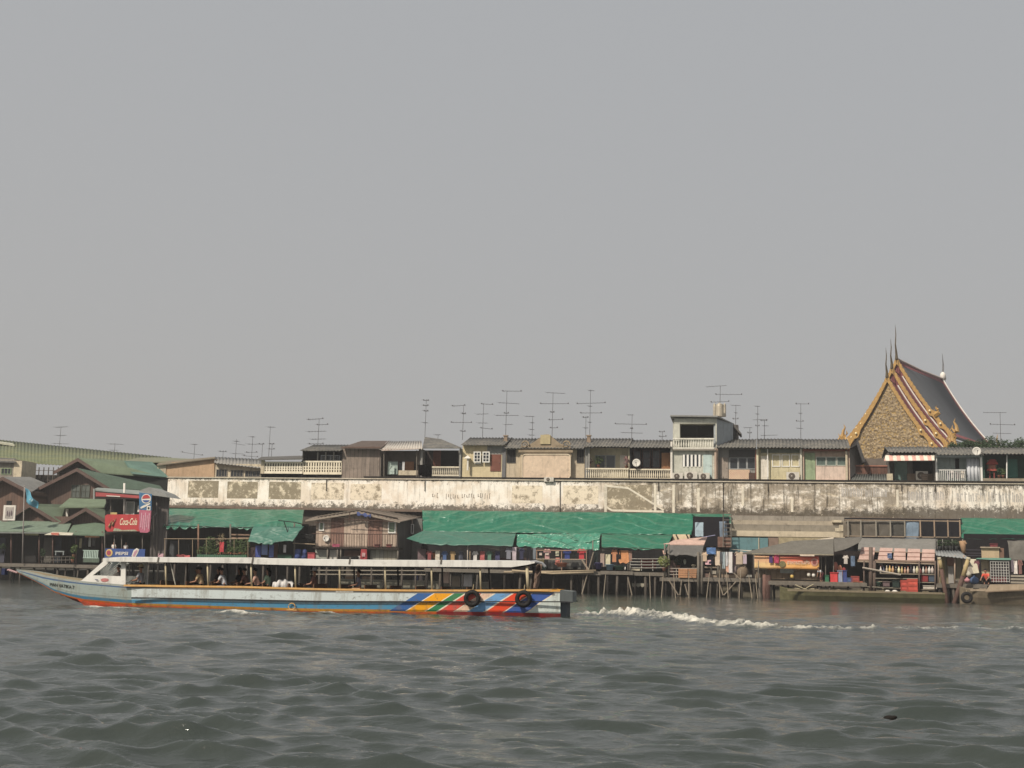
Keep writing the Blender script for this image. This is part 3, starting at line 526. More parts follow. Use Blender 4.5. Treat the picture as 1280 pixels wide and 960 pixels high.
def dish(px, py, r, Y, label):
    c = P(px, py, Y); t = thing('satellite_dish', label, 'satellite dish', c-Vector((0, 0, r*.079)), 'satellite dishes'); R_ = r*.079; d = MB(); vs = [c+Vector((0, R_*.25, 0))]; fs = []
    for i in range(1, 5):
        for j in range(16): a = j*math.pi/8; q = i/4; vs.append(c+Vector((R_*q*math.cos(a), R_*.25*(1-q*q), R_*q*math.sin(a))))
    n0 = len(vs); fs += [(0, 1+j, 1+(j+1) % 16) for j in range(16)]+[(1+i*16+j, 1+(i+1)*16+j, 1+(i+1)*16+(j+1) % 16, 1+i*16+(j+1) % 16) for i in range(3) for j in range(16)]
    vs2 = [v+Vector((0, .03, 0)) for v in vs]; fs2 = [tuple(n0+k for k in reversed(f)) for f in fs]; fs3 = [(49+j, n0+49+j, n0+49+(j+1) % 16, 49+(j+1) % 16) for j in range(16)]
    d.add(vs+vs2, fs+fs2+fs3, True).build('bowl', MT((218, 214, 204), dirt=.15, streak=.1, var=.1), t)
    MB().tube([c+Vector((0, .1, -R_)), c+Vector((0, -.45, 0))], .02).ell(c+Vector((0, -.45, 0)), .06, 6, 4).build('feed_arm', antenna_m, t); MB().tube([c+Vector((0, .2, 0)), c+Vector((0, .25, -R_*1.7))], .03).build('mount', antenna_m, t)
dish(795.5, 578.5, 5, YH-.5, 'round white satellite dish above the baluster balcony'); dish(1221, 564, 5, YH-1.1, 'cream satellite dish on the corner of the pale blue house')
# --- pots and small stuff on the terraces
def leaves(mb, c, R_, n, sz, flat=.7):
    for _ in range(n):
        while True:
            p = Vector((rnd.uniform(-1, 1), rnd.uniform(-1, 1), rnd.uniform(-1, 1)))
            if p.length < 1: break
        q = c+Vector((p.x*R_[0], p.y*R_[1], p.z*R_[2])); a = Vector((rnd.gauss(0, 1), rnd.gauss(0, 1), rnd.gauss(0, 1)*flat)).normalized(); b = a.orthogonal().normalized(); s = sz*rnd.uniform(.6, 1.4)
        mb.add([q-a*s, q+b*s*.35, q+a*s, q-b*s*.35], [(0, 1, 2, 3)])
def plant(px, py, Y, h, wd, label, m=None, pot=(150, 92, 66), group='potted plants', n=120):
    c = P(px, py, Y); t = thing('potted_plant', label, 'plant', c, group); r_ = .16
    MB().lathe(c, [(r_*.7, 0), (r_, .28), (r_*1.08, .3)], 10).build('pot', MT(pot), t)
    MB().tube([c+Vector((0, 0, .25)), c+Vector((.03, 0, .3+h*.5))], [.025, .012], 5).build('stem', wood_dark, t)
    l = MB(); leaves(l, c+Vector((0, 0, .3+h*.55)), (wd, wd*.8, h*.5), n, .10); l.build('foliage', m or leaf1, t)
plant(736, 585, YH+.2, .7, .35, 'reddish leafed potted plant on the left end of the baluster balcony', MT((120, 74, 62)), n=80); plant(748, 585, YH+.4, .9, .5, 'green bushy plant behind the baluster balcony near the glass doors', leaf1)
plant(783, 586, YH-.1, .9, .35, 'pink flowering plant next to the white satellite dish', MT((170, 122, 120), scale=6), n=100)
# --- television antennas
def antenna(px, ytop, ybot, Y, booms, label):
    c = P(px, ybot, Y); zt_ = zat(ytop, px, Y); t = thing('television_antenna', label, 'antenna', c, 'television antennas on the rooftops')
    MB().tube([c, (c.x+.04, c.y, zt_)], [.032, .022], 5).build('mast', antenna_m, t)
    for (fr_, l0, l1, tilt) in booms:
        z = c.z+(zt_-c.z)*fr_; m = MB(); ry = rnd.uniform(.6, 1.2)*rnd.choice((-1, 1)); a = Vector((c.x-l0*.079, c.y-ry*l0*.02, z-tilt)); b_ = Vector((c.x+l1*.079, c.y+ry*l1*.02, z+tilt)); m.tube([a, b_], .020, 4)
        d = (b_-a); nE = max(3, int(d.length/.34)); pr = Vector((0, 1, 0))
        for k in range(nE+1):
            q = a+d*k/nE; L_ = .55-.25*k/nE; m.tube([q-pr*L_-Vector((L_*.15, 0, 0)), q+pr*L_+Vector((L_*.15, 0, 0))], .011, 4)
        if rnd.random() < .5:
            for q in (a, b_): m.box(q.x-.05, q.y-.05, q.z-.03, q.x+.05, q.y+.05, q.z+.10)
        m.build('boom', antenna_m, t)
ANT = [(74, 533, 560, 150, [(.97, 10, 13, .02), (.58, 7, 12, 0), (.2, 10, 14, 0)], 'tall three tier antenna above the long mossy roof'),
 (142, 554, 576, 150, [(.95, 8, 12, 0), (.6, 6, 5, 0)], 'small two tier antenna on the mossy roof right of the flag'),
 (242, 555, 577, 140, [(.98, 4, 4, 0), (.45, 17, 12, -.15)], 'drooping antenna with tilted boom above the tan house'),
 (278, 563, 577, 138, [(.9, 4, 4, 0)], 'short stub antenna on the edge of the tan house roof'),
 (294, 549, 575, 138, [(.9, 3, 4, 0), (.75, 3, 14, -.1), (.3, 6, 14, -.05)], 'tilted antenna first left of the crowded cluster over the grey roof'),
 (313, 545, 596, 134, [(.98, 3, 3, 0), (.8, 6, 7, 0), (.6, 8, 8, 0), (.5, 10, 8, -.05)], 'busy many tier antenna in the middle of the cluster over the grey roof'),
 (327, 554, 574, 138, [(.95, 5, 2, 0)], 'short antenna between the busy one and the tall thin mast'),
 (335.5, 533, 575, 134, [(.98, 3, 6, 0)], 'tall thin mast antenna left of the pierced block balconies'),
 (339, 554, 572, 140, [(.95, 3, 3, 0), (.6, 4, 4, 0)], 'little antenna directly behind the tall thin mast'),
 (397, 523, 559, 128, [(.98, 16, 6, .03), (.78, 2, 14, 0), (.55, 16, 11, 0), (.28, 10, 11, 0), (.12, 13, 8, 0)], 'wide five tier antenna above the second pierced balcony'),
 (531, 499, 548, 128, [(.97, 3, 3, 0), (.84, 3, 3, 0), (.7, 2, 3, 0), (.4, 3, 3, 0)], 'thick narrow mast antenna at the peak of the slate roof'),
 (547, 543, 552, 129, [(.95, 4, 4, 0)], 'tiny low antenna right of the slate roof peak'),
 (578, 506, 550, 128, [(.98, 15, 2, .02), (.75, 1, 3, 0), (.5, 16, 12, -.04), (.25, 2, 3, 0)], 'antenna with long left boom at the joint of slate and tiled roofs'),
 (603, 504, 549, 128, [(.97, 2, 13, -.05), (.7, 9, 7, 0), (.45, 6, 6, 0), (.3, 2, 12, -.04)], 'antenna with right pointing booms above the casement windows'),
 (632, 488, 545, 128, [(.98, 5, 20, -.04), (.72, 10, 16, -.03), (.5, 2, 3, 0), (.45, 14, 17, -.04), (.25, 2, 9, 0)], 'tall antenna fixed to the first stub chimney'),
 (665, 520, 548, 127.5, [(.98, 9, 2, 0), (.7, 2, 2, 0), (.4, 3, 2, 0), (.15, 4, 3, 0)], 'medium antenna at the left shoulder of the pediment'),
 (690, 490, 546, 128, [(.98, 8, 15, -.02), (.74, 15, 20, .02), (.55, 2, 2, 0), (.38, 4, 14, 0), (.2, 2, 7, 0)], 'tall wide antenna just right of the pediment crest'),
 (731, 520, 603, YH-.5, [(.98, 3, 3, 0), (.82, 2, 3, 0)], 'thin mast rising from the wall top past the balcony corner'),
 (737, 487, 548, 128, [(.98, 2, 5, 0), (.72, 17, 20, 0), (.66, 2, 2, 0), (.52, 12, 15, -.03), (.33, 2, 2, 0)], 'tall antenna fixed to the second stub chimney'),
 (789.5, 518, 550, 128, [(.98, 5, 2, 0), (.62, 20, 18, .02), (.45, 1, 1, 0), (.28, 13, 13, 0)], 'wide antenna above the white satellite dish'),
 (827.5, 539, 552, 128, [(.95, 3, 3, 0), (.5, 3, 5, 0)], 'very small antenna just left of the tower'),
 (900, 482, 505, 128, [(.98, 17, 8, .02), (.5, 5, 27, -.06), (.12, 11, 11, 0)], 'wide antenna above the water tanks'),
 (919.5, 506, 531, 128.5, [(.97, 5, 6, 0), (.6, 1, 2, 0), (.3, 3, 3, 0)], 'antenna above the lean-to right of the tower'),
 (937, 534, 548, 130, [(.97, 7, 3, 0), (.5, 2, 2, 0)], 'short antenna with a bare left boom above the right tiled roof'),
 (947, 507, 549, 128, [(.98, 3, 3, 0), (.75, 2, 2, 0), (.58, 5, 12, 0), (.4, 2, 2, 0)], 'tall narrow antenna left of the yellowish house'),
 (955.5, 525, 549, 129, [(.97, 4, 3, 0), (.7, 2, 5, 0), (.2, 4, 16, 0)], 'shorter antenna close behind the tall narrow one above the yellowish house'),
 (1001, 504, 549, 128, [(.98, 5, 10, -.02), (.72, 2, 2, 0), (.5, 5, 3, 0), (.3, 5, 3, -.02)], 'antenna above the join of the yellowish and pink houses'),
 (1251, 515, 556, 132, [(.98, 20, 8, .02), (.62, 12, 18, 0), (.35, 9, 13, 0)], 'antenna standing over the trees right of the temple')]
for a in ANT: antenna(*a)
for px, lb in ((632, 'first stub chimney left of the pediment'), (736, 'second stub chimney right of the pediment')):
    c = P(px, 557, YH+1.5); t = thing('chimney', lb, 'chimney', c, 'stub chimneys')
    q = MB(); s_ = .17; q.box(c.x-s_*1.2, c.y-s_, c.z-.3, c.x+s_*1.2, c.y+s_, c.z+.5).box(c.x-s_, c.y-s_, c.z+.5, c.x+s_, c.y+s_, c.z+.95); q.build('shaft', MT((150, 128, 104), dirt=.4), t); MB().box(c.x-.24, c.y-.24, c.z+.95, c.x+.24, c.y+.24, c.z+1.05).build('cap', MT((160, 138, 112)), t)
# ================================================================== temple
def temple():
    D = 178.0
    a = ray(1104, 478); fwd = CM @ Vector((0, 0, -1)); fh = Vector((fwd.x, fwd.y, 0)).normalized()
    def at_depth(px, py, dep):
        d = ray(px, py); return Vector((0, 0, H))+d*(dep/Vector((d.x, d.y, 0)).dot(fh))
    A1 = at_depth(1104, 480, D); A3 = at_depth(1121, 450, D+3.4); Bk = at_depth(1179, 480, D+21)
    ax = Vector((Bk.x-A3.x, Bk.y-A3.y, 0)); Lr = ax.length; ax.normalize(); wd = Vector((ax.y, -ax.x, 0))      # wd points right and nearer
    zr = A3.z; o = Vector((A3.x, A3.y, 0)); base = 1.2
    t = thing('temple', 'temple hall with steep tiered roof, gilded gable edges and mosaic pediment above the row', 'temple', (o.x, o.y, base))
    def W(u, s, z): return o+ax*u+wd*s+Vector((0, 0, z))
    roofgrey = MT((80, 84, 90), var=.12, streak=.15, dirt=.12, scale=.5); maroon = MT((136, 72, 76), var=.3, dirt=.15); wht = MT((226, 220, 210), dirt=.1, var=.1)
    hw = 7.7; dz = 11.4                                 # half width and drop of a tier
    tiers = [(-4.2, zr-3.2), (-2.1, zr-1.6), (0.0, zr)]
    def prof(q, z): return hw*(q**1.0)*(.90+.10*q), z-dz*(q*(1.18-.18*q))      # slightly hollow slope
    for ti, (u0, z) in enumerate(tiers):
        u1 = u0+3.5 if ti < 2 else Lr
        for sd in (-1, 1):
            q = MB(); q.grid(lambda a_, b_: W(u0+(u1-u0)*a_, sd*prof(b_, z)[0], prof(b_, z)[1]), 1, 12, (0, 0, -.25)); q.build('roof', roofgrey if ti == 2 else maroon, t)
            if ti == 2:
                for (ua, ub, q0, q1, mm) in ((u0+.35, u1-.35, .0, .055, maroon), (u0+.2, u0+1.1, .0, 1, maroon), (u1-1.2, u1-.3, 0, 1, maroon), (u0+1.1, u1-.4, .93, .985, maroon)):
                    q = MB(); q.grid(lambda a_, b_: W(ua+(ub-ua)*a_, sd*prof(q0+(q1-q0)*b_, z)[0], prof(q0+(q1-q0)*b_, z)[1]+.05), 1, 10, (0, 0, -.04)); q.build('roof_border', mm, t)
            if ti > 0:
                q = MB(); n_ = 10
                for i in range(n_):
                    a_, b_ = prof(i/n_, z), prof((i+1)/n_, z); q.slab([W(u0+.22, sd*a_[0], a_[1]-.2), W(u0+.22, sd*b_[0], b_[1]-.2), W(u0+.22, sd*(b_[0]-.1), b_[1]-1.9), W(u0+.22, sd*(a_[0]-.1), a_[1]-1.9)], ax*.1)
                q.build('gable_face', maroon, t); q = MB(); q.tube([W(u0+.16, sd*prof(b_/10, z)[0], prof(b_/10, z)[1]-1.05) for b_ in range(1, 11)], .10, 5); q.build('white_line', wht, t)
            uu = u1-.25; q = MB(); q.tube([W(uu, sd*prof(b_/10, z)[0], prof(b_/10, z)[1]+.16) for b_ in range(11)], .13, 5); q.build('white_ridge', wht, t) if ti == 2 else None
        # gilded bargeboards with a stepped wavy lower edge, and their finials
        for sd in (-1, 1):
            n = 40; g = MB(); top = []; low = []
            for i in range(n+1):
                b_ = i/n*1.04; s, zz = prof(b_, z); wv = 0.0
                for c0 in (.62, .80, .97): wv += .55*math.exp(-((b_-c0)/.035)**2)
                wv += .10*abs(math.sin(b_*70)); up_ = .14+.22*abs(math.sin(b_*60))
                top.append(W(u0-.12, sd*(s+.1), zz+up_)); low.append(W(u0-.12, sd*(s-.12-wv*.25), zz-.20-wv*.7))
            vs = top+low; vs2 = [v+ax*.3 for v in vs]; m = n+1
            fs = [(i, i+1, m+i+1, m+i) for i in range(n)]; N2 = len(vs)
            g.add(vs+vs2, fs+[tuple(N2+k for k in reversed(f)) for f in fs]+[(i+1, i, N2+i, N2+i+1) for i in range(n)]+[(m+i, m+i+1, N2+m+i+1, N2+m+i) for i in range(n)]); bo = g.build('bargeboard', gold, t)
            for c0 in (.62, .80, .97):
                s, zz = prof(c0, z); MB().ell(W(u0-.3, sd*s, zz-.1), .16, 8, 5).build('gilt_boss', MT((250, 232, 170), rough=.3, dirt=0, streak=0, var=.05), bo)
            for c0, hh in ((1.0, 2.4), (.70, 1.4) if sd > 0 and ti == 2 else (1.03, 1.9)):
                s, zz = prof(c0, z); fl = MB(); p0 = W(u0-.1, sd*(s+.0), zz+.1)
                fl.tube([p0, p0+wd*sd*.55+Vector((0, 0, hh*.25)), p0+wd*sd*.45+Vector((0, 0, hh*.55)), p0+wd*sd*.15+Vector((0, 0, hh*.8)), p0+wd*sd*.35+Vector((0, 0, hh))], [.42, .36, .22, .12, .03], 6)
                fl.tube([p0+wd*sd*.3+Vector((0, 0, hh*.2)), p0-wd*sd*.15+Vector((0, 0, hh*.42)), p0-wd*sd*.05+Vector((0, 0, hh*.62))], [.25, .14, .03], 5); fl.build('gable_finial', gold, t)
        p = W(u0-.1, 0, z+.1); ch = MB(); h = (4.2, 4.2, 5.0)[ti]
        ch.tube([p, p+Vector((0, 0, .7)), p-ax*.35+Vector((0, 0, h*.42)), p-ax*.05+Vector((0, 0, h*.72)), p-ax*.25+wd*.0+Vector((0, 0, h))], [.26, .18, .10, .07, .015], 6); ch.build('roof_finial', [MT((92, 78, 52), dirt=.3)], t)
        if ti == 2:
            p = W(u1, 0, z+.1); ch = MB(); ch.tube([p, p+Vector((0, 0, .9)), p+Vector((0, 0, 1.2))], [.5, .42, .15], 8); ch.build('ridge_cap', wht, t)
            ch = MB(); ch.tube([p+Vector((0, 0, 1)), p+ax*.3+Vector((0, 0, 2.3)), p+Vector((0, 0, 4.2))], [.16, .12, .02], 5); ch.build('roof_finial', antenna_m, t)
            MB().tube([W(u0, 0, z+.2), W(u1*.5, 0, z+.02), W(u1, 0, z+.2)], .16, 5).build('ridge', MT((196, 176, 168)), t)
            for sd in (-1, 1): s, zz = prof(1, z); fl = MB(); p0 = W(u1, sd*s, zz); fl.tube([p0, p0+wd*sd*.4+Vector((0, 0, .9)), p0+wd*sd*.15+Vector((0, 0, 1.7)), p0+wd*sd*.3+Vector((0, 0, 2.5))], [.3, .25, .12, .02], 5); fl.build('gable_finial', gold, t)
            for kk, (dd, hh) in enumerate(((1.2, -1.6), (2.4, -4.2), )): p = W(u1+dd*.7, 0, z+hh); MB().tube([p, p+ax*.2+Vector((0, 0, 2.2))], [.14, .02], 5).build('roof_finial', antenna_m, t)
    # lower side roofs
    for sd in (-1, 1):
        s, zz = prof(1, zr); q = MB(); q.slab([W(-.8, sd*(s-.6), zz-.55), W(Lr, sd*(s-.6), zz-.55), W(Lr, sd*(s+2.6), zz-3.0), W(-.8, sd*(s+2.6), zz-3.0)], (0, 0, -.25)); q.build('lower_roof', roofgrey, t)
        MB().tube([W(-.8, sd*(s-.5), zz-.40), W(Lr, sd*(s-.5), zz-.40)], .12, 5).build('white_ridge', wht, t)
    # pediment of mosaic scrolls
    n = NT('gilded_mosaic'); v = n.node('ShaderNodeTexVoronoi', {'Vector': n.obj, 'Scale': 2.4}, out=0); v2 = n.node('ShaderNodeTexVoronoi', {'Vector': n.obj, 'Scale': 6}, out=1)
    sx = n.node('ShaderNodeSeparateXYZ', {0: v2}); col = n.mix(sx, lin(96, 78, 50), lin(172, 152, 118)); col = n.mix(n.mr(v, .1, .5), lin(168, 138, 76), col); col = n.mix(n.mr(n.noise(7, 3), .5, .62, 0, .7), col, lin(88, 74, 62)); n.bump(v, .9, .12); mos = n.fin(col, .6, 0, .4)
    u = -3.9; z = tiers[0][1]; pts = [W(u, 0, z-.4)]
    for b_ in (.35, .7, 1.0): s, zz = prof(b_, z); pts.append(W(u, s-.25, zz-.3))
    for b_ in (1.0, .7, .35): s, zz = prof(b_, z); pts.append(W(u, -(s-.25), zz-.3))
    MB().slab(pts, ax*.3).build('pediment', mos, t)
    zz = prof(1, z)[1]-.75; s = prof(1, z)[0]
    zz += .0; q = MB(); q.slab([W(u-.25, -s-.1, zz-.9), W(u-.25, s+.1, zz-.9), W(u-.25, s+.1, zz+.1), W(u-.25, -s-.1, zz+.1)], ax*.5); q.build('gilded_frieze', gold, t)
    q = MB(); q.slab([W(u, -s+.6, base), W(u, s-.6, base), W(u, s-.6, zz-.9), W(u, -s+.6, zz-.9)], ax*(Lr+2.6)); q.build('wall', MT((200, 190, 172)), t)
    q = MB(); q.slab([W(u-.28, -s, zz-1.9), W(u-.28, s, zz-1.9), W(u-.28, s, zz-1.5), W(u-.28, -s, zz-1.5)], ax*.2); q.build('red_band', maroon, t)
temple()
# ================================================================== trees behind the right end
def tree(px, py, Y, h, r_, label, nleaf=1500, m=None):
    top = P(px, py, Y); c = Vector((top.x, Y, 1.2)); t = thing('tree', label, 'tree', c, 'trees behind the houses'); H_ = top.z-1.2
    tr = MB(); tr.tube([c, c+Vector((.2, 0, H_*.35)), c+Vector((0, .1, H_*.6))], [.3, .22, .12], 7)
    cl = []
    for k in range(8):
        a = k*2.4; e = c+Vector((math.cos(a)*r_*.6, math.sin(a)*r_*.5, H_*rnd.uniform(.80, 1.0))); tr.tube([c+Vector((.1, 0, H_*.45)), (c+Vector((.1, 0, H_*.45))).lerp(e, .6)+Vector((0, 0, .2)), e], [.12, .07, .03], 5); cl.append(e)
    tr.build('trunk', wood_dark, t); l = MB()
    for e in cl+[c+Vector((0, 0, H_*.98))]:
        k = rnd.uniform(.6, 1.0); leaves(l, e, (r_*.5*k, r_*.5*k, r_*.45*k), nleaf//6, .15)
    l.build('crown', m or leaf2, t)
for a in ((1201, 556, 150, 8, 1.8, 'small tree crown poking up left of the satellite dish'), (1213, 554, 146, 8, 1.7, 'dark tree tip just right of the temple eave'), (1225, 554, 150, 9, 2.0, 'low tree crown between the temple eave tree and the highest tree'), (1238, 552, 150, 9, 2.3, 'highest tree behind the right roofs under the wide antenna'), (1254, 556, 149, 9, 2.2, 'round tree crown between the highest tree and the right edge'), (1270, 555, 150, 9, 2.4, 'tree crown cut by the right edge of the picture'), (1292, 552, 150, 9, 2.4, 'tree beyond the right edge behind the last house')): tree(*a)
# ================================================================== green roofed houses at the left
def roofslab(t, pts, m, name='roof', th=.14): return MB().slab([P(*p) for p in pts], (0, 0, -th)).build(name, m, t)
def ribs(t, A, B, C, D, m, pitch=.5): return MB().corr(P(*A), P(*B), P(*C), P(*D), pitch, .05, .06, 2, 4).build('roof', m, t)
t = thing('warehouse', 'long warehouse with moss green corrugated roof behind everything on the left', 'warehouse', P(100, 600, 142)); t.location.z = 1.2; t['_o'] = tuple(t.location)
mr_ = NT('mossy_sheets'); cc = mr_.mix(mr_.mr(mr_.noise(.35, 6, mr_.map((1, 1, 1)), .7), .38, .62), lin(112, 116, 84), lin(98, 106, 86)); cc = mr_.mix(mr_.mr(mr_.noise(1, 5, mr_.map((.35, 1.2, 1.2)), .7), .5, .68, 0, .7), cc, lin(128, 128, 104)); cc = mr_.mix(mr_.mr(mr_.noise(.9, 6), .58, .75, 0, .6), cc, lin(70, 72, 56)); mossm = mr_.fin(cc, .9)
ribs(t, (-60, 574, 139), (215, 588, 139), (215, 572, 156), (-60, 543.5, 156), mossm, .45)
MB().slab([P(150, 577, 139), P(275, 578, 139), P(325, 578, 150), P(180, 570.5, 156)], (0, 0, -.1)).build('roof', MT((128, 132, 104), dirt=.4), t)
sk_ = MT((184, 184, 160), dirt=.2)
for a in ((2, 553, 10), (12, 554.5, 12), (30, 561.5, 14)):
    MB().slab([P(a[0]-5, a[1]+1.6, 151.2), P(a[0]+a[2]*.5, a[1]+3.4, 151.2), P(a[0]+a[2]*.5-3, a[1]+1.6, 152.6), P(a[0]-8, a[1]+.2, 152.6)], (0, 0, .25)).build('skylight', sk_, t)
b = MB(); c0, c1 = P(-60, 580, 139.6), P(190, 588, 139.6); b.box(c0.x, 139.6, 1.2, c1.x, 155, min(c0.z, c1.z)-.6); b.build('wall', MT((70, 64, 58)), t)
q = MB()
for px in range(30, 76, 6): q.pb(px-.4, 584, px+.4, 603, 139.2, .1)
for py in (588, 594, 600): q.pb(28, py-.3, 76, py+.3, 139.15, .1)
q.build('lattice', MT((104, 96, 88)), t)
t = thing('concrete_house', 'old concrete house with cream corner and small window at the far left', 'house', P(12, 600, 134)); rbox(t, 'wall', concrete, -20, 574, 17, 600, 134, 4); rbox(t, 'corner_pier', cream, 17, 576, 27, 598, 133.9, 3); window(t, 1, 585, 14, 593, 133.92, grnw, 3, 1); roofslab(t, ((-25, 576, 133.5), (20, 577, 133.5), (20, 573, 137), (-25, 571, 137)), greyroof)
def gable(name, label, apex, lft, rgt, ybot, Y, wallmat, roofm, slope, depth=8, group='brown timber houses with green roofs', left_slope=None, x_in=3):
    """timber gable facing the river; slope = far end of the ridge and of the eave (px, py, Y)"""
    t = thing(name, label, 'house', P(apex[0], ybot, Y), group)
    MB().slab([P(lft[0]+x_in, lft[1], Y), P(lft[0]+x_in, ybot, Y), P(rgt[0]-x_in, ybot, Y), P(rgt[0]-x_in, rgt[1], Y), P(apex[0], apex[1]+2, Y)], (0, 4, 0)).build('wall', wallmat, t)
    A, L, R = P(*apex, Y-.9), P(*lft, Y-.9), P(*rgt, Y-.9)
    MB().slab([A, R, P(*slope[1]), P(*slope[0])], (0, 0, -.12)).build('roof', roofm, t)
    back = Vector((0, depth, 0)) if left_slope is None else Vector(left_slope); MB().slab([L, A, A+back, L+back], (0, 0, -.12)).build('roof', roofm, t)
    dn = Vector((0, 0, -.38)); f = Vector((0, -.06, 0)); MB().slab([L+f, A+f, A+dn+f, L+dn+f], (0, -.08, 0)).slab([A+f, R+f, R+dn+f, A+dn+f], (0, -.085, 0)).build('bargeboard', MT((104, 82, 74)), t); return t
t = gable('timber_house', 'highest timber house with broad green sheet roof sweeping right to the white wall', (98, 572.5), (68, 589), (126, 590.5), 606, 132, MT((70, 62, 58)), green_roof, ((190, 578, 139), (211, 597, 133)))
MB().slab([P(155, 576.5, 134.2), P(190, 578, 138.6), P(211, 597, 132.7), P(165, 592.5, 131.6)], (0, 0, .06)).build('new_roof_sheets', green_roof2, t)
MB().slab([P(120, 591, 131.9), P(209, 598, 132.8), P(209, 614, 132.8), P(128, 612, 131.9)], (0, 1, 0)).build('side_wall', MT((52, 60, 56)), t)
t = gable('timber_house', 'broad timber house with brown plank gable and two shuttered windows', (97, 585), (38, 614.5), (138, 610), 640, 128, brown_gable, MT((80, 102, 86), dirt=.2), ((200, 607, 131), (206, 614, 130)))
for a in (89, 101): window(t, a, 606, a+11, 622, 127.9, MT((104, 108, 96)), 2, 2, MT((96, 104, 98)))
t = gable('timber_house', 'grey roofed timber house with brown gable at the left edge behind the picture sign', (4, 596), (-40, 618), (40, 614.5), 660, 124.5, MT((120, 92, 76), planks=.35), MT((132, 132, 128), dirt=.3), ((38, 596, 133), (57, 604, 131)))
t = gable('timber_house', 'small timber gable with green roof directly behind the flagpole', (38, 629.5), (2, 652), (75, 652.5), 660, 121, MT((112, 86, 76), planks=.3), green_roof, ((82, 630.5, 126), (84, 648, 124)))
t = gable('timber_house', 'low brown gable with green roof just left of the red drink sign', (108, 634.5), (72, 655), (133, 650), 660, 120.4, MT((120, 92, 84), planks=.3), green_roof, ((131, 636, 123), (138, 648, 122)))
t = thing('roof_strip', 'flat green porch roof over a pale wall between two timber gables', 'roof', P(105, 640, 123.5)); roofslab(t, ((74, 633.5, 122.5), (133, 633, 122.5), (132, 624, 126), (87, 622.5, 126)), green_roof); rbox(t, 'wall', MT((110, 104, 96)), 82, 634, 131, 646, 124, .5); rbox(t, 'lamp', white, 82.5, 636, 85, 647, 123.8, .1)
# ================================================================== waterfront: shared builders
def deck(label, x0, x1, yd, Y0, Y1, posts, m=None, th=.14, rows=(0.15, 2.6, 5.2), group='stilted timber decks over the water', name='timber_deck', pr=.11, brace=(), cat='deck'):
    z = zat(yd, (x0+x1)/2, Y0); xa, xb = xat(x0, yd, Y0), xat(x1, yd, Y0); t = thing(name, label, cat, ((xa+xb)/2, Y0, 0), group)
    m = m or wood_grey; MB().box(xa, Y0, z-th, xb, Y1, z).build('platform', m, t)
    q = MB(); q.box(xa-.1, Y0-.1, z-th-.2, xb+.1, Y0-.004, z-.03).build('edge_beam', pole_grey, t)
    for ri, rr in enumerate(rows):
        for k, p in enumerate(posts):
            if ri and k % 2: continue
            X = xat(p, yd, Y0)+(rnd.uniform(-.22, .22) if ri == 0 else rnd.uniform(-.3, .3)); r_ = pr*rnd.uniform(.6, 1.15)
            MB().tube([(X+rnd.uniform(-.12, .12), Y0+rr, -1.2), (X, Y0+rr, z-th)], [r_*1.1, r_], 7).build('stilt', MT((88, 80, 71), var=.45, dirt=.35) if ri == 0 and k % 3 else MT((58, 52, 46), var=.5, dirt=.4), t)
    for a, b_, ya, yb in brace: MB().tube([P(a, ya, Y0-.12), P(b_, yb, Y0-.12)], .06, 6).build('brace', MT((150, 136, 116), var=.4), t)
    return t
def rail(t, x0, x1, ytop, ybot, Y, n=4, m=None, bars=1, r=.035):
    m = m or bamboo; q = MB()
    for i in range(n): px = x0+(x1-x0)*i/(n-1); q.tube([P(px, ybot, Y), P(px, ytop, Y)], r, 5)
    for j in range(bars): py = ytop+(ybot-ytop)*j/max(1, bars); q.tube([P(x0-1, py, Y-.05), P((x0+x1)/2, py+.25, Y-.06), P(x1+1, py, Y-.05)], r, 5)
    return q.build('railing', m, t)
def post(t, px, y0, y1, Y, r=.07, m=None, px2=None): return MB().tube([P(px2 if px2 is not None else px, y1, Y), P(px, y0, Y)], [r*1.1, r], 7).build('post', m or pole_grey, t)
def cloth(t, name, TL, TR, BR, BL, m, wr=.10, sag=.0, nu=70, nv=14, scal=0.0, seed=0, drop=0, nscal=9):
    TL, TR, BR, BL = [P(*p) for p in (TL, TR, BR, BL)]
    def fn(a, b):
        p = TL.lerp(TR, a).lerp(BL.lerp(BR, a), b); L = (TR-TL).length
        u = a*L*.42+b*.9; d1 = mnoise.fractal(Vector((u+seed, b*1.1-u*.3, seed)), 1, 2, 3); rd = 1-abs(mnoise.noise(Vector((a*L*.9-b*1.5+seed*3, b*.9, 3.3+seed))))*2.2
        d2 = mnoise.noise(Vector((a*L*2.6+b*2.2, b*.7, seed+9)))
        d = (d1*.9+max(0, rd)*.55+d2*.5)*wr*(.35+.65*math.sin(math.pi*min(1, b*1.2+.08))); z = -sag*4*a*(1-a)*b-sag*2*b*(1-b)
        if scal: z -= scal*b**6*abs(math.sin(a*math.pi*nscal+math.sin(a*23)*.7))*(.5+.5*math.sin(a*9+seed))
        return p+Vector((0, -d, z+d*.5))
    return MB().grid(fn, nu, nv, (0, .025, -.015)).build(name, m, t)
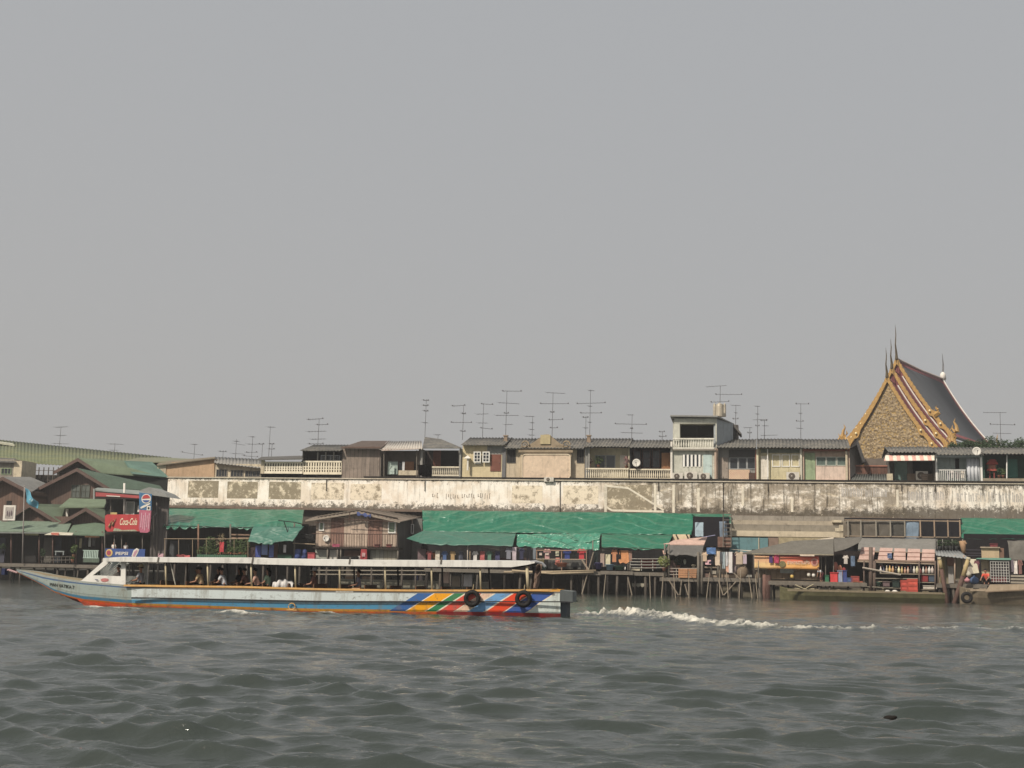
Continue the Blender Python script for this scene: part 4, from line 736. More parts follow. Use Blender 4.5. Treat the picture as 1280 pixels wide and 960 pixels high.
def tarp_mat(rgb, rough, bs, dirt=.25, fold_highlight=.35):
    n = NT('tarpaulin_sheet'); c = lin(*rgb)
    col = n.mix(n.mr(n.noise(.35, 4), .35, .65, 0, .35), c, tuple(x*.74 for x in c)); col = n.mix(n.mr(n.noise(1.3, 8, rough=.8), .54, .7, 0, dirt), col, lin(90, 100, 82))
    wv = lambda sc, rot, dist, ph: n.node('ShaderNodeTexWave', {'Vector': n.node('ShaderNodeMapping', {0: n.obj, 1: (ph, 0, 0), 2: (0, rot, 0)}), 'Scale': sc, 'Distortion': dist, 'Detail': 2.0, 'Detail Scale': .6, 'Detail Roughness': .45}, out=1, wave_type='BANDS', bands_direction='Z')
    k1 = n.math('POWER', wv(.30, .35, 4, 2), 9); k2 = n.math('POWER', wv(.42, -.22, 5, 5), 10); k3 = n.math('POWER', wv(.7, .1, 7, 9), 12)
    mk = n.mr(n.noise(.28, 2, n.map((1, 1, 1), loc=(8, 1, 0))), .42, .58); cr = n.math('ADD', n.math('MULTIPLY', k1, mk), n.math('ADD', n.math('MULTIPLY', k2, n.math('SUBTRACT', 1.0, mk)), n.math('MULTIPLY', k3, .4)))
    col = n.mix(n.math('MULTIPLY', cr, fold_highlight*.28, clamp=True), col, lin(150, 196, 170))  # highlights along the folds painted into the sheet colour as paler lines
    h = n.math('ADD', cr, n.math('MULTIPLY', n.noise(1.1, 3, rough=.5), 1.2)); n.bump(h, bs, .16); return n.fin(col, rough, 0, .5)
green_t = tarp_mat((32, 106, 84), .36, .38); green_o = tarp_mat((60, 108, 94), .5, .4, .5, .12); green_s = tarp_mat((68, 136, 114), .28, 1.0, .15, .8)
grey_t = MT((108, 104, 96), rough=.8, var=.3, dirt=.3); grey_t2 = MT((128, 126, 120), var=.25, dirt=.3)
def crate(px0, py0, px1, py1, Y, rgb, label, cat='crate', group=None, d=.5, name=None, slats=True, lid=False):
    t = thing(name or 'crate', label, cat, P((px0+px1)/2, py1, Y), group); m = MT(rgb, var=.3); q = MB()
    q.pb(px0, py0+.3, px1, py1, Y, d); q.build('body', m, t); r = MB()
    if slats:
        for f in (.0, .36, .72): y = py0+(py1-py0)*f; r.pb(px0-.25, y, px1+.25, y+(py1-py0)*.16, Y-.03, .03)
        r.pb(px0-.25, py0, px0+.6, py1, Y-.05, .02); r.pb(px1-.6, py0, px1+.25, py1, Y-.05, .02)
    else: r.pb(px0-.4, py0-.3, px1+.4, py0+.9, Y-.05, d+.1)
    r.build('slat' if slats else 'lid', MT(tuple(int(c*.85) for c in rgb), var=.3), t); return t
def basin(px, py, w, h, Y, rgb, label, cat='basin', group='washing basins'):
    c = P(px, py, Y); t = thing('basin', label, cat, c, group); r_ = w*.036; hh = h*.072
    MB().lathe(c, [(r_*.75, 0), (r_*.95, hh*.9), (r_*1.08, hh*.92), (r_*1.08, hh), (r_*.9, hh), (r_*.7, hh*.3)], 14).build('tub', MT(rgb, var=.2, rough=.5), t)
    q = MB()
    for s in (-1, 1): q = MB().tube([c+Vector((s*r_*1.05, -.05, hh*.85)), c+Vector((s*r_*1.25, -.05, hh*.8)), c+Vector((s*r_*1.05, -.05, hh*.65))], .018, 5); q.build('handle', MT(rgb, var=.2, rough=.5), t)
    return t
SH = {'shirt': [(-.32, 0), (-.12, 0), (0, -.06), (.12, 0), (.32, 0), (.5, -.32), (.38, -.40), (.28, -.25), (.30, -1), (-.30, -1), (-.28, -.25), (-.38, -.40), (-.5, -.32)],
      'vest': [(-.35, 0), (-.15, 0), (0, -.15), (.15, 0), (.35, 0), (.42, -.3), (.42, -1), (-.42, -1), (-.42, -.3)],
      'trousers': [(-.4, 0), (.4, 0), (.46, -1), (.10, -1), (0, -.4), (-.10, -1), (-.46, -1)],
      'towel': [(-.5, 0), (-.2, .01), (.1, 0), (.5, .01), (.48, -.6), (.5, -1), (.15, -.97), (-.15, -1), (-.48, -.97), (-.5, -.5)],
      'sarong': [(-.4, 0), (.4, 0), (.5, -.85), (.2, -1), (-.1, -.9), (-.35, -1), (-.5, -.8)]}
def garment(kind, px, py, w, h, Y, rgb, label, pat=None):
    c = P(px, py, Y); k = Y/F/.98; o = SH[kind]; q = MB(); vs = [c+Vector((x*w*k, .05*math.sin(x*9+px), z*h*k)) for x, z in o]
    q.slab(vs, (0, .045, 0)); m = MT(rgb, var=.3, scale=3, streak=0, dirt=0.05)
    g = q.build(kind, m, None, loc=(c.x, c.y, c.z-h*k)); tag(g, label, kind, 'laundry hanging along the waterfront')
    if pat:
        p = MB(); p.slab([c+Vector((x*w*k, -.075, z*h*k)) for x, z in ((-.24, -.3), (.24, -.3), (.24, -.62), (-.24, -.62))], (0, .02, 0)); p.build('print', MT(pat, var=.5, scale=8, streak=0), g)
    return g
def line(px0, py0, px1, py1, Y, label, n=8, name='washing_line'):
    a, b_ = P(px0, py0, Y), P(px1, py1, Y); q = MB().tube([a.lerp(b_, i/n)-Vector((0, 0, .5*(i/n)*(1-i/n))) for i in range(n+1)], .022, 4); tag(q.build(name, pole_grey), label, 'washing line')
def text(s, px0, px1, py, hpx, Y, m, parent, name='lettering', shear=0, bold=0.0, ext=.012, rot=0):
    cu = bpy.data.curves.new('t', 'FONT'); cu.body = s; cu.size = 1; cu.shear = shear; cu.offset = bold; cu.extrude = .01; o = bpy.data.objects.new('t', cu); COL.objects.link(o)
    dg = bpy.context.evaluated_depsgraph_get(); me = bpy.data.meshes.new_from_object(o.evaluated_get(dg)); bpy.data.objects.remove(o)
    co = np.zeros(len(me.vertices)*3); me.vertices.foreach_get('co', co); co = co.reshape(-1, 3); mn, mx_ = co.min(0), co.max(0)
    a, b_ = P(px0, py, Y), P(px1, py, Y); hh = hpx*Y/F/.98; q = MB()
    X = a.x+(co[:, 0]-mn[0])/(mx_[0]-mn[0])*(b_.x-a.x); Z = a.z+((co[:, 1]-mn[1])/(mx_[1]-mn[1])-.5)*hh+(b_.z-a.z)*(co[:, 0]-mn[0])/(mx_[0]-mn[0]); Yy = Y-ext*(co[:, 2] > 0)
    if rot:
        cx, cz = (a.x+b_.x)/2, a.z; dx, dz = X-cx, Z-cz; X = cx+dx*math.cos(rot)-dz*math.sin(rot); Z = cz+dx*math.sin(rot)+dz*math.cos(rot)
    q.add(list(zip(X, Yy, Z)), [tuple(p.vertices) for p in me.polygons]); bpy.data.meshes.remove(me); return q.build(name, m, parent)
plain = lambda rgb, r=.6: MT(rgb, rough=r, var=.08, streak=.08, dirt=.06)
# ---------------------------------------------------------------- left pier, y 650-722
YL = 116.5
t = deck('long dark timber pier below the green eaves at the far left', -60, 128, 704.5, YL, 121.5, [-40, -20, 0, 12, 26, 41, 55, 69, 80, 91, 97, 107, 118], rows=(.15, 2.5), brace=())
MB().pb(-60, 709, 128, 710, YL+.3, .1).pb(54, 707.5, 92, 709.3, YL-.2, .1).build('cross_beam', pole_grey, t)
t = thing('open_shop', 'dark open waterfront shop under the long green eave at the far left', 'shop', P(60, 704, YL+1)); zf = zat(704, 60, YL)
roofslab(t, ((-60, 663, YL-.2), (84, 665, YL-.2), (90, 652, 120.3), (-60, 650, 120.3)), MT((112, 132, 112), dirt=.25))
roofslab(t, ((84, 667, YL-.4), (131, 668.5, YL-.4), (131, 652.5, 120.3), (92, 655, 120.3)), MT((100, 124, 100), dirt=.25)); MB().slab([P(-60, 664, YL-.3), P(84, 666, YL-.3), P(84, 667.3, YL-.3), P(-60, 666, YL-.3)], (0, .06, 0)).build('fascia', MT((124, 130, 124)), t)
rbox(t, 'back_wall', MT((78, 70, 64), planks=.4), -60, 662, 131, 704, 121, .2); rbox(t, 'upper_wall', brown_gable, -60, 645, 131, 656, 120.8, .2)
for px in (-30, 14, 49, 66, 95, 128): post(t, px, 664, 704, YL+.3, .07, MT((112, 84, 74)))
for x0, x1, c in ((54, 65, (92, 88, 80)), (69, 76, (62, 70, 82)), (98, 110, (60, 64, 56)), (-10, 6, (74, 76, 92)), (30, 46, (58, 56, 56))): rbox(t, 'panel', MT(c), x0, 672, x1, 703, YL+1.6, .08)
rbox(t, 'board', MT((176, 172, 112)), 31, 664.5, 48, 669, YL-.1, .08)
MB().slab([P(55, 668.5, YL-.6), P(66, 664.8, YL-.3), P(92, 666, YL-.3), P(90, 669, YL-.6)], (0, .1, -.05)).build('valance', MT((196, 190, 168), dirt=.3), t); MB().slab([P(64, 668.2, YL-.64), P(64, 665.8, YL-.6), P(74, 665.8, YL-.6), P(73, 669.3, YL-.64)], (0, -.02, 0)).build('valance_stripe', MT((196, 104, 84)), t)
rbox(t, 'board', MT((186, 126, 78)), 106, 669.5, 124, 671.5, YL-.3, .08)
rail(t, 52, 92, 696, 704, YL+.2, 9, wood_grey, 2, .03)
tt = MB()
for k in range(9): tt.pb(104.5+k*2.1, 688.5, 105.7+k*2.1, 697, YL+.05, .05)
tt.pb(103.5, 687.6, 123.5, 688.4, YL+.04, .06).pb(103.5, 697, 123.5, 697.8, YL+.04, .06).build('railing', MT((176, 204, 190)), t)
tt = MB(); tt.pb(104, 698, 124, 703, YL+.06, .04).build('lower_panel', MT((98, 118, 100), planks=.2), t)
MB().pb(68.5, 688.5, 80, 690, YL+.4, .1).pb(69, 690, 70, 694, YL+.4, .1).pb(78.5, 690, 79.5, 694, YL+.4, .1).build('bench', MT((140, 150, 150)), t)
plant(92, 697, YL-.05, 1.0, .38, 'bushy potted plant on the pier left of the pale green railing', leaf1, (170, 120, 78)); plant(90.5, 703, YL-.35, .25, .2, 'terracotta pot with a short plant at the deck edge below the bushy plant', leaf1, (196, 120, 80), n=40)
plant(53, 700, YL+.1, .8, .3, 'dark plant in a pot beside the second post of the left pier', leaf2, (84, 70, 60)); plant(3, 692, YL+.2, .7, .35, 'plant behind the far left railing below the picture sign', leaf2, (70, 74, 78))
for i, (px, py, c, lb) in enumerate(((101, 676, (176, 164, 120), 'yellowish cloth hung under the eave behind the pier'), (107, 672, (46, 40, 66), 'dark purple cloth hung in the eave opening'), (112.5, 674, (176, 176, 170), 'pale narrow cloth next to the dark purple one'), (117.5, 673, (84, 84, 82), 'grey cloth hung near the right end of the left pier'))): garment('towel', px, py-3, 4, 13, YL+.6, c, lb)
t = thing('flagpole', 'grey flagpole standing at the edge of the left pier', 'flagpole', P(28, 704, YL-.3)); MB().tube([P(28, 704, YL-.3), P(30.5, 608, YL-.3)], [.075, .04], 8).ell(P(30.5, 607.5, YL-.3), .07).build('pole', MT((168, 158, 150)), t)
A, B_, C_, D_ = P(31.5, 610, YL-.32), P(31.5, 628, YL-.32), P(46, 636, YL-.32), P(47, 629, YL-.32)
fl = MB().grid(lambda a, b: A.lerp(B_, b).lerp((D_+Vector((0, 0, .1))).lerp(C_, b), a)+Vector((0, .22*math.sin(a*7+b*2), .12*math.sin(a*6)*(1-a))), 24, 8, (0, .015, 0)).build('flag', MT((70, 158, 186), var=.25, dirt=0, streak=0)); tag(fl, 'limp blue flag hanging from the grey flagpole', 'flag')
MB().ell(P(39, 625, YL-.52), (.22, .012, .18), 12, 6).build('emblem', MT((150, 196, 206), var=.3, dirt=0, streak=0), fl)
t = thing('picture_sign', 'white framed picture board on the far left above the green eave', 'sign', P(11, 650, YL-.1)); rbox(t, 'frame', white, 4, 631.5, 19, 650.5, YL-.05, .12)
rbox(t, 'picture', MT((176, 168, 160), var=.5, scale=3), 6.5, 634, 16.5, 648, YL-.08, .03); q = MB()
for k in range(3): q.ell(P(9+k*2.6, 641.5+(k % 2), YL-.1), (.08, .02, .28), 8, 5)
q.build('painted_figures', MT((120, 104, 110), var=.4), t); rbox(t, 'bracket', dark, 8, 626, 14, 631.5, YL+.1, .1)
# ---------------------------------------------------------------- two storey terrace with drink signs
YT = 115.8
t = deck('timber deck of the drink stall behind the cabin of the long boat', 129, 204, 699, YT, 121, [131, 142, 152, 164, 176, 188, 200], rows=(.15, 2.6))
t = thing('drink_stall', 'two storey terrace stall with slanted grey roof and dark upper balcony', 'stall', P(160, 699, YT+1)); zf = 2
MB().slab([P(117, 611.5, YT-.3), P(172, 618.5, YT-.3), P(186, 619.5, YT-.3), P(190, 614, 120), P(122, 609.5, 120)], (0, 0, -.12)).build('roof', MT((140, 150, 144), dirt=.3), t)
MB().slab([P(173, 613.5, YT-.2), P(186, 609, YT-.2), P(204, 616, YT-.2), P(212, 622, YT-.2), P(190, 619, YT-.2)], (0, 2.6, 0)).build('roof', MT((146, 148, 144), dirt=.35), t)
MB().slab([P(116.5, 611, YT-.4), P(118.2, 611, YT-.4), P(118.2, 624, YT-.4), P(116.5, 624, YT-.4)], (0, .1, 0)).build('fascia', MT((150, 156, 152)), t)
rbox(t, 'side_wall', MT((112, 104, 100), planks=.35, streak=.5), 189, 618, 209, 699, YT+.9, .2); rbox(t, 'back_wall', MT((62, 60, 56)), 130, 624, 190, 699, 120, .2)
MB().slab([P(132, 666, YT), P(190, 666, YT), P(190, 663, 120), P(132, 663, 120)], (0, 0, -.2)).build('upper_floor', wood_dark, t)
for px, r_, y0, y1 in ((138.5, .06, 623, 645), (155.5, .10, 604, 645), (131, .05, 666, 699), (143, .05, 666, 699), (190.5, .08, 620, 699), (196, .07, 622, 699), (152, .04, 668, 699), (178, .05, 664, 699)): post(t, px, y0, y1, YT+(.2 if px < 190 else .5), r_, white if px == 155.5 else MT((112, 104, 96)))
window(t, 157, 627, 168, 643.5, YT+.7, whitef, 1, 1, MT((150, 156, 146), rough=.4)); rbox(t, 'white_board', white, 172, 632, 175, 640, YT+.4, .05); rbox(t, 'door', MT((84, 96, 90)), 169, 628, 175, 645, YT+.8, .06)
MB().ell(P(134, 634, YT+.6), (.28, .25, .42), 10, 7).build('hanging_basket', blackish, t)
t = thing('fascia_sign', 'faded red strip sign slung under the slanted roof of the drink stall', 'sign', P(145, 626, YT-.4)); MB().slab([P(118.5, 614, YT-.45), P(118.5, 623.6, YT-.45), P(150, 623.8, YT-.45), P(175, 624, YT-.45), P(175, 618, YT-.45)], (0, .1, 0)).build('backing', MT((66, 58, 56)), t)
MB().slab([P(119.5, 615.2, YT-.49), P(119.5, 620.5, YT-.49), P(146, 621, YT-.49), P(174, 623, YT-.49), P(174, 619.5, YT-.49)], (0, .03, 0)).build('panel', MT((186, 72, 72), var=.3, dirt=.2), t)
MB().slab([P(133, 619.2, YT-.51), P(133, 620.2, YT-.51), P(150, 621.2, YT-.51), P(150, 620, YT-.51)], (0, .015, 0)).build('white_stroke', white, t)
t = thing('drink_sign', 'large red drink sign with cream script lettering on the stall balcony', 'sign', P(153, 665, YT-.4)); MB().slab([P(x, y, YT-.42) for x, y in ((131, 645), (134, 643), (175, 643), (175, 664), (134, 664.5), (131.5, 662))], (0, .1, 0)).build('board', MT((196, 42, 48), var=.15, dirt=.12), t)
text('Coca-Cola', 150, 171.5, 652, 9, YT-.43, plain((234, 214, 176)), t, shear=.35, bold=.012)
bt_ = MB()
for dx, dy in ((0, 0), (4.2, -2)):
    c = P(136+dx, 659+dy, YT-.5); bt_.tube([c, c+Vector((.10, 0, .28)), c+Vector((.22, 0, .48)), c+Vector((.34, 0, .75))], [.09, .085, .06, .03], 7)
bt_.build('bottle_picture', MT((190, 150, 96), var=.4, scale=6), t); MB().slab([P(x, y, YT-.45) for x, y in ((141, 664), (143, 660), (149, 661), (152, 662.5), (168, 662), (172, 664))], (0, .02, 0)).build('ice_picture', MT((168, 170, 140), var=.6, scale=5), t)
MB().pb(138, 640.5, 146, 643, YT-.4, .1).build('top_tab', MT((206, 178, 98)), t)
t = thing('banner_sign', 'tall upright banner with blue top and pink lower half beside the red drink sign', 'sign', P(181, 666, YT-.6)); MB().slab([P(174, 615.5, YT-.6), P(189.5, 617.5, YT-.6), P(189, 638, YT-.6), P(174, 637, YT-.6)], (0, .08, 0)).build('upper_panel', MT((56, 118, 166), var=.2, dirt=.15), t)
MB().slab([P(174, 637.2, YT-.6), P(189, 638.2, YT-.6), P(187, 664, YT-.6), P(184, 666, YT-.6), P(175, 665.5, YT-.6), P(173.5, 660, YT-.6)], (0, .08, 0)).build('lower_panel', MT((196, 96, 126), var=.3, scale=3, dirt=.12), t)
def disc(mb, c, rx, rz, a0=0, a1=360, n=18, t=.02):
    pts = [c+Vector((rx*math.cos(math.radians(a0+(a1-a0)*k/n)), 0, rz*math.sin(math.radians(a0+(a1-a0)*k/n)))) for k in range(n+(a1-a0 < 360))]; return mb.slab(pts, (0, -t, 0))
c = P(182.8, 623.5, YT-.61); disc(MB(), c, .50, .46).build('white_disc', white, t); disc(MB(), c-Vector((0, .025, -.03)), .40, .36, 5, 185).build('red_half', MT((190, 48, 52), var=.1), t); disc(MB(), c-Vector((0, .025, .05)), .38, .3, 195, 345).build('blue_half', MT((60, 96, 160), var=.1), t)
MB().slab([P(x, y, YT-.62) for x, y in ((175.5, 634), (180, 631.5), (187.5, 628.5), (188, 630), (181, 634), (176, 636))], (0, -.015, 0)).build('white_swoosh', white, t)
rbox(t, 'white_square', white, 183.5, 632.5, 188, 638, YT-.63, .02); MB().ell(P(185.7, 635.2, YT-.65), (.1, .02, .12), 8, 5).build('dark_dot', blackish, t)
q = MB()
for k in range(5): q.pb(176+k*2.4, 641+(k % 2)*3, 176.9+k*2.4, 659+(k % 3)*2, YT-.62, .015)
q.build('pale_lettering', MT((224, 170, 186), var=.4, scale=6), t); MB().tube([P(189, 648, YT-.5), P(196, 641, YT+.4)], .04, 5).build('bracket', metal, t)
t = thing('railing_banner', 'blue railing banner with white lettering and round logos behind the boat cabin', 'banner', P(156, 698, YT-.2)); rbox(t, 'cloth', MT((54, 88, 158), var=.25, dirt=.1), 131, 686, 181, 699, YT-.22, .05)
text('PEPSI', 144.5, 160, 691.8, 4.2, YT-.23, white, t, bold=.02)
disc(MB(), P(136.5, 691, YT-.23), .36, .36).build('yellow_logo', MT((218, 178, 82), var=.1), t); disc(MB(), P(136, 691, YT-.255), .22, .24).build('red_logo', MT((176, 60, 84), var=.1), t)
c = P(169.5, 690.5, YT-.23); MB().slab([P(x, y, YT-.23) for x, y in ((164.5, 695), (167, 688), (171, 685), (174, 687), (172, 692), (169, 697), (166, 697))], (0, -.02, 0)).build('white_logo', white, t); MB().slab([P(x, y, YT-.255) for x, y in ((166, 695), (168, 689.5), (171, 687), (172, 688.5), (170, 692.5), (168, 696))], (0, -.015, 0)).build('pink_logo', MT((196, 140, 160), var=.1), t)
# ---------------------------------------------------------------- green tarpaulin terrace 205-380
YA = 115.6
t = deck('timber deck with plant boxes below the first green tarpaulin', 204, 384, 700, YA, 121.5, [206, 217, 233, 248, 262, 278, 294, 311, 327, 344, 360, 376], rows=(.15, 2.6, 5))
rail(t, 206, 310, 673.5, 700, YA, 7, bamboo, 1); t2 = None
for px in (248, 288, 368): post(t, px, 655 if px < 368 else 654, 700, YA+.3, .08, MT((150, 110, 84)) if px == 248 else pole_grey)
MB().tube([P(355, 652, YA-.2), P(364, 678, YA-.2)], .045, 5).tube([P(348, 650.5, YA-.2), P(369, 653, YA-.2), P(379, 655.5, YA-.2)], .045, 5).build('frame_pole', dark, t)
q = MB()
for py in (667.5, 671.5): q.pb(287, py, 316, py+1.8, YA+1.0, .06)
q.build('shelf_board', MT((146, 116, 92)), t)
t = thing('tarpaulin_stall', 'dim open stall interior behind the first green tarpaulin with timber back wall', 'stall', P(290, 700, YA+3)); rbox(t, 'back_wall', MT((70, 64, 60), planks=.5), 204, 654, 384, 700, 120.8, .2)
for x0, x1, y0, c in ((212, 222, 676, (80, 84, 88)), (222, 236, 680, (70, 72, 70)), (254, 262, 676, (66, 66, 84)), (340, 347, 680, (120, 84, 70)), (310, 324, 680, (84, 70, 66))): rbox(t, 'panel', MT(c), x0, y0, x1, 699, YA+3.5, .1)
t = thing('tarpaulin', 'bright green tarpaulin with ragged scalloped edge at the left end of the white wall', 'tarpaulin', P(290, 660, YA+1), 'green tarpaulin awnings'); cloth(t, 'sheet', (205, 635.5, 122.8), (380, 637.5, 122.8), (377, 661, YA+.6), (206, 656.5, YA+.6), green_t, .13, .05, 110, 16, .42, 1, nscal=17)
MB().tube([P(205, 657, YA+.7), P(380, 661, YA+.7)], .04, 5).build('edge_pole', dark, t); MB().slab([P(205, 635.5, 122.8), P(205.5, 657, YA+.6), P(203, 660, YA+.9), P(202.5, 636, 122.8)], (.03, 0, 0)).build('side_flap', green_o, t)
t = thing('tarpaulin', 'lower ragged green tarpaulin flap hanging over blue cloths left of the shack', 'tarpaulin', P(345, 680, YA-.3), 'green tarpaulin awnings')
cloth(t, 'sheet', (317, 658.5, YA+.3), (380, 658, YA+.3), (366, 675, YA-1.2), (310, 677, YA-1.2), green_o, .12, .12, 60, 14, .35, 4, nscal=3)
t = thing('plant_box', 'long green planter box with flowers along the deck railing', 'planter', P(275, 700, YA-.1)); MB().pb(246, 693.5, 308, 699.5, YA-.15, .35).build('box', MT((58, 104, 78)), t); q = MB()
for k in range(23): q.pb(247+k*2.7, 693.8, 248+k*2.7, 699.3, YA-.17, .02)
q.build('box_slats', MT((76, 124, 92)), t); l = MB()
for k in range(20): px = 248+k*3.1; leaves(l, P(px, 689+rnd.uniform(-2, 1.5), YA+.05), (.2, .2, rnd.uniform(.25, .5)), 40, .09)
l.build('foliage', leaf1, t); l = MB()
for k in range(14): leaves(l, P(273+k*2.6, 691.5+rnd.uniform(-.6, .6), YA-.12), (.09, .05, .05), 8, .05)
l.build('flowers', MT((214, 128, 84), streak=0, dirt=0), t)
plant(262, 693.5, YA+.2, 1.4, .6, 'tall bushy plant in the planter left of the red cloth', leaf1, n=260); plant(275, 693.5, YA+.5, 1.7, .5, 'dry straw coloured tall plant behind the planter', MT((150, 134, 96), scale=5), n=200)
for px, lb in ((287, 'first'), (294, 'second'), (301, 'third'), (308, 'fourth')): plant(px, 693.5, YA+.4, 1.1+.1*(px % 3), .35, lb+' leafy plant from the red cloth in the row behind the planter', leaf1, n=130)
garment('towel', 277.5, 677.5, 6, 13, YA-.2, (196, 44, 56), 'bright red cloth hung on the bamboo rail among the plants')
garment('shirt', 226, 693, 14, 6, YA-.15, (150, 60, 60), 'dark red and black shirt lying over the rail near the boat roof'); garment('towel', 201, 692, 8, 7, YA-.1, (196, 150, 160), 'pink and white cloth at the left post of the tarpaulin terrace'); garment('towel', 234, 694, 8, 5, YA-.18, (206, 84, 84), 'coral red cloth at the right end of the dark shirt')
for a in ((323, 682, 7, 15, (70, 88, 168), 'deep blue cloth hanging below the lower green flap'), (331, 680, 8, 14, (124, 146, 204), 'pale blue cloth between the deep blue cloths'), (339.5, 681, 7, 16, (96, 116, 186), 'mid blue cloth right of the pale blue one')): garment('towel', *a[:4], YA-.1, a[4], a[5])
garment('towel', 356, 681, 3.2, 10, YA-.2, (220, 212, 210), 'narrow white cloth on a dark ground left of the blue barrels'); garment('sarong', 317, 684, 10, 14, YA+.3, (92, 70, 68), 'brown cloth curtain left of the blue cloths')
crate(347, 693.5, 364, 700, YA, (60, 110, 84), 'dark green tub under the narrow white cloth', 'box', None, .5, 'storage_box', False)
def drum(px, py0, py1, w, Y, rgb, label, name='barrel', group='plastic barrels'):
    c = P(px, py1, Y); k = Y/F/.98; r_ = w*k/2; h = (py1-py0)*k; t = thing(name, label, 'barrel', c, group); pr = [(r_*.9, 0), (r_, .05), (r_, h*.3), (r_*1.05, h*.33), (r_, h*.36), (r_, h*.64), (r_*1.05, h*.67), (r_, h*.7), (r_*.98, h*.95), (r_*.8, h)]
    MB().lathe(c, pr, 14).build('drum', MT(rgb, rough=.5, var=.2), t); MB().lathe(c+Vector((0, 0, h)), [(r_*.5, 0), (r_*.5, .05), (r_*.45, .06)], 12).build('cap', MT(tuple(int(x*.7) for x in rgb)), t); return t
drum(372, 686.5, 700, 8, YA+.1, (52, 74, 140), 'dark blue barrel, left of the two by the red panel'); drum(380, 687, 700, 7, YA+.2, (58, 76, 136), 'dark blue barrel partly behind the post next to the red panel')
crate(384.5, 691, 393, 700, YA+.1, (196, 70, 80), 'pinkish red box left of the shack ground floor', 'box', None, .4, 'storage_box', False)
t = thing('black_tube_bundle', 'bundle of black netting on a rack above the blue barrels', 'bundle', P(378, 676, YA+.4)); q = MB()
for k in range(4): q.tube([P(368, 675-k*1.4, YA+.4+.1*k), P(378, 671.5-k*1.2, YA+.5), P(392, 674-k*1.2, YA+.4)], .14, 6)
q.build('netting', blackish, t); MB().tube([P(366, 679, YA+.2), P(394, 680.5, YA+.2)], .05, 5).build('rack_pole', bamboo, t)
# ---------------------------------------------------------------- plank shack 382-528
YS = 116.0
t = thing('timber_shack', 'two storey patchwork plank shack with shallow gable and front balcony', 'house', P(450, 703, YS+1))
m1 = MT((206, 180, 156), planks=.35, var=.3, dirt=.35, streak=.5); m2 = MT((160, 118, 100), planks=.3, var=.3, streak=.4); m3 = MT((178, 146, 126), planks=.3)
for x0, x1, mm, yo in ((395, 413, m1, 650), (413, 430, m2, 647), (430, 460, m1, 643), (460, 478, m2, 645), (478, 496, m1, 649)): rbox(t, 'wall_panel', mm, x0, yo, x1-.15, 684, YS+1, .15)
MB().slab([P(395, 650, YS+1.02), P(398, 646, YS+1.02), P(448, 637.5, YS+1.02), P(497, 647, YS+1.02), P(497, 652, YS+1.02), P(446, 643, YS+1.02)], (0, .1, 0)).build('gable_board', wood_dark, t)
MB().slab([P(497, 649, YS+1.05), P(497, 703, YS+1.05), P(515, 700, YS+5.6), P(515, 650, YS+5.6)], (-.15, .1, 0)).build('side_wall', MT((98, 94, 90), planks=.5, pax=1, dirt=.4), t)  # side wall coloured darker than the front to carry its shade
MB().pb(515, 648, 527, 703, YS+5, .2).build('rear_wall', MT((116, 116, 110), dirt=.4), t)
rf = MT((132, 118, 104), var=.4, dirt=.4)
MB().corr(P(382, 650, YS+.3), P(447, 639.5, YS+.3), P(458, 635, YS+6.6), P(396, 645, YS+6.6), .4, .03).build('roof', rf, t); MB().corr(P(447, 639.5, YS+.3), P(500, 652, YS+.3), P(528, 646, YS+6.6), P(458, 635, YS+6.6), .4, .03).build('roof', rf, t)
MB().slab([P(382, 650.2, YS+.28), P(447, 639.8, YS+.28), P(500, 652.2, YS+.28), P(500, 653.8, YS+.28), P(447, 642, YS+.28), P(382, 652, YS+.28)], (0, -.08, 0)).build('bargeboard', MT((156, 142, 124)), t)
cb = MB(); cb.grid(lambda a, b: P(446+a*18, 640.5+a*3+b*3.5, YS+.1)+Vector((0, -.08*math.sin(a*9), .08*math.sin(a*14+b*3))), 18, 4, (0, .02, 0)); cb.build('blue_sheet_scrap', MT((72, 90, 150)), t)
for a, b_, y0, y1 in ((398.5, 405, 652.5, 663.5), (485, 494.5, 652, 666.5)): window(t, a, y0, b_, y1, YS+.92, whitef, 1, 1, MT((128, 148, 122), rough=.4), w=1.3)
for a in (507, 513.5): window(t, a, 655, a+3.5, 667, YS+4.6, whitef, 1, 1, MT((50, 50, 60)), w=.8)
MB().pb(391, 684, 499, 686.3, YS-.1, 1.2).build('balcony_floor', wood_dark, t)
q = MB()
for k in range(27): px = 414+k*3.2; q.tube([P(px, 684, YS), P(px, 667.5, YS)], .022, 4)
q.tube([P(390, 667, YS), P(497, 668, YS)], .035, 5).tube([P(394, 653, YS+.2), P(430, 654.5, YS+.2)], .03, 5).tube([P(430, 649, YS+.2), P(492, 652, YS+.2)], .04, 5).tube([P(437, 641, YS+.2), P(437, 652, YS+.2)], .04, 5).build('balcony_railing', MT((92, 66, 56)), t)
for x0, x1, mm in ((394, 409, MT((164, 168, 156))), (412, 423, pale), (463, 480, MT((168, 166, 152), planks=.4)), (480.2, 496, MT((184, 176, 152), planks=.4))): rbox(t, 'ground_panel', mm, x0, 687, x1, 703, YS+.6, .08)
rbox(t, 'ground_wall', MT((84, 74, 66)), 394, 686, 497, 703, YS+1.2, .1)
for px in (409.5, 422, 426, 497.5): post(t, px, 686, 703, YS+.05, .08)
MB().tube([P(426, 697.5, YS-.2), P(448, 697.5, YS-.2)], [.16, .16], 10).build('black_roll', blackish, t); rbox(t, 'shelf', MT((124, 90, 74)), 430, 688, 450, 696, YS+.9, .2)
dish(407.5, 673, 4, YS+.8, 'grey satellite dish on the plank shack balcony wall')
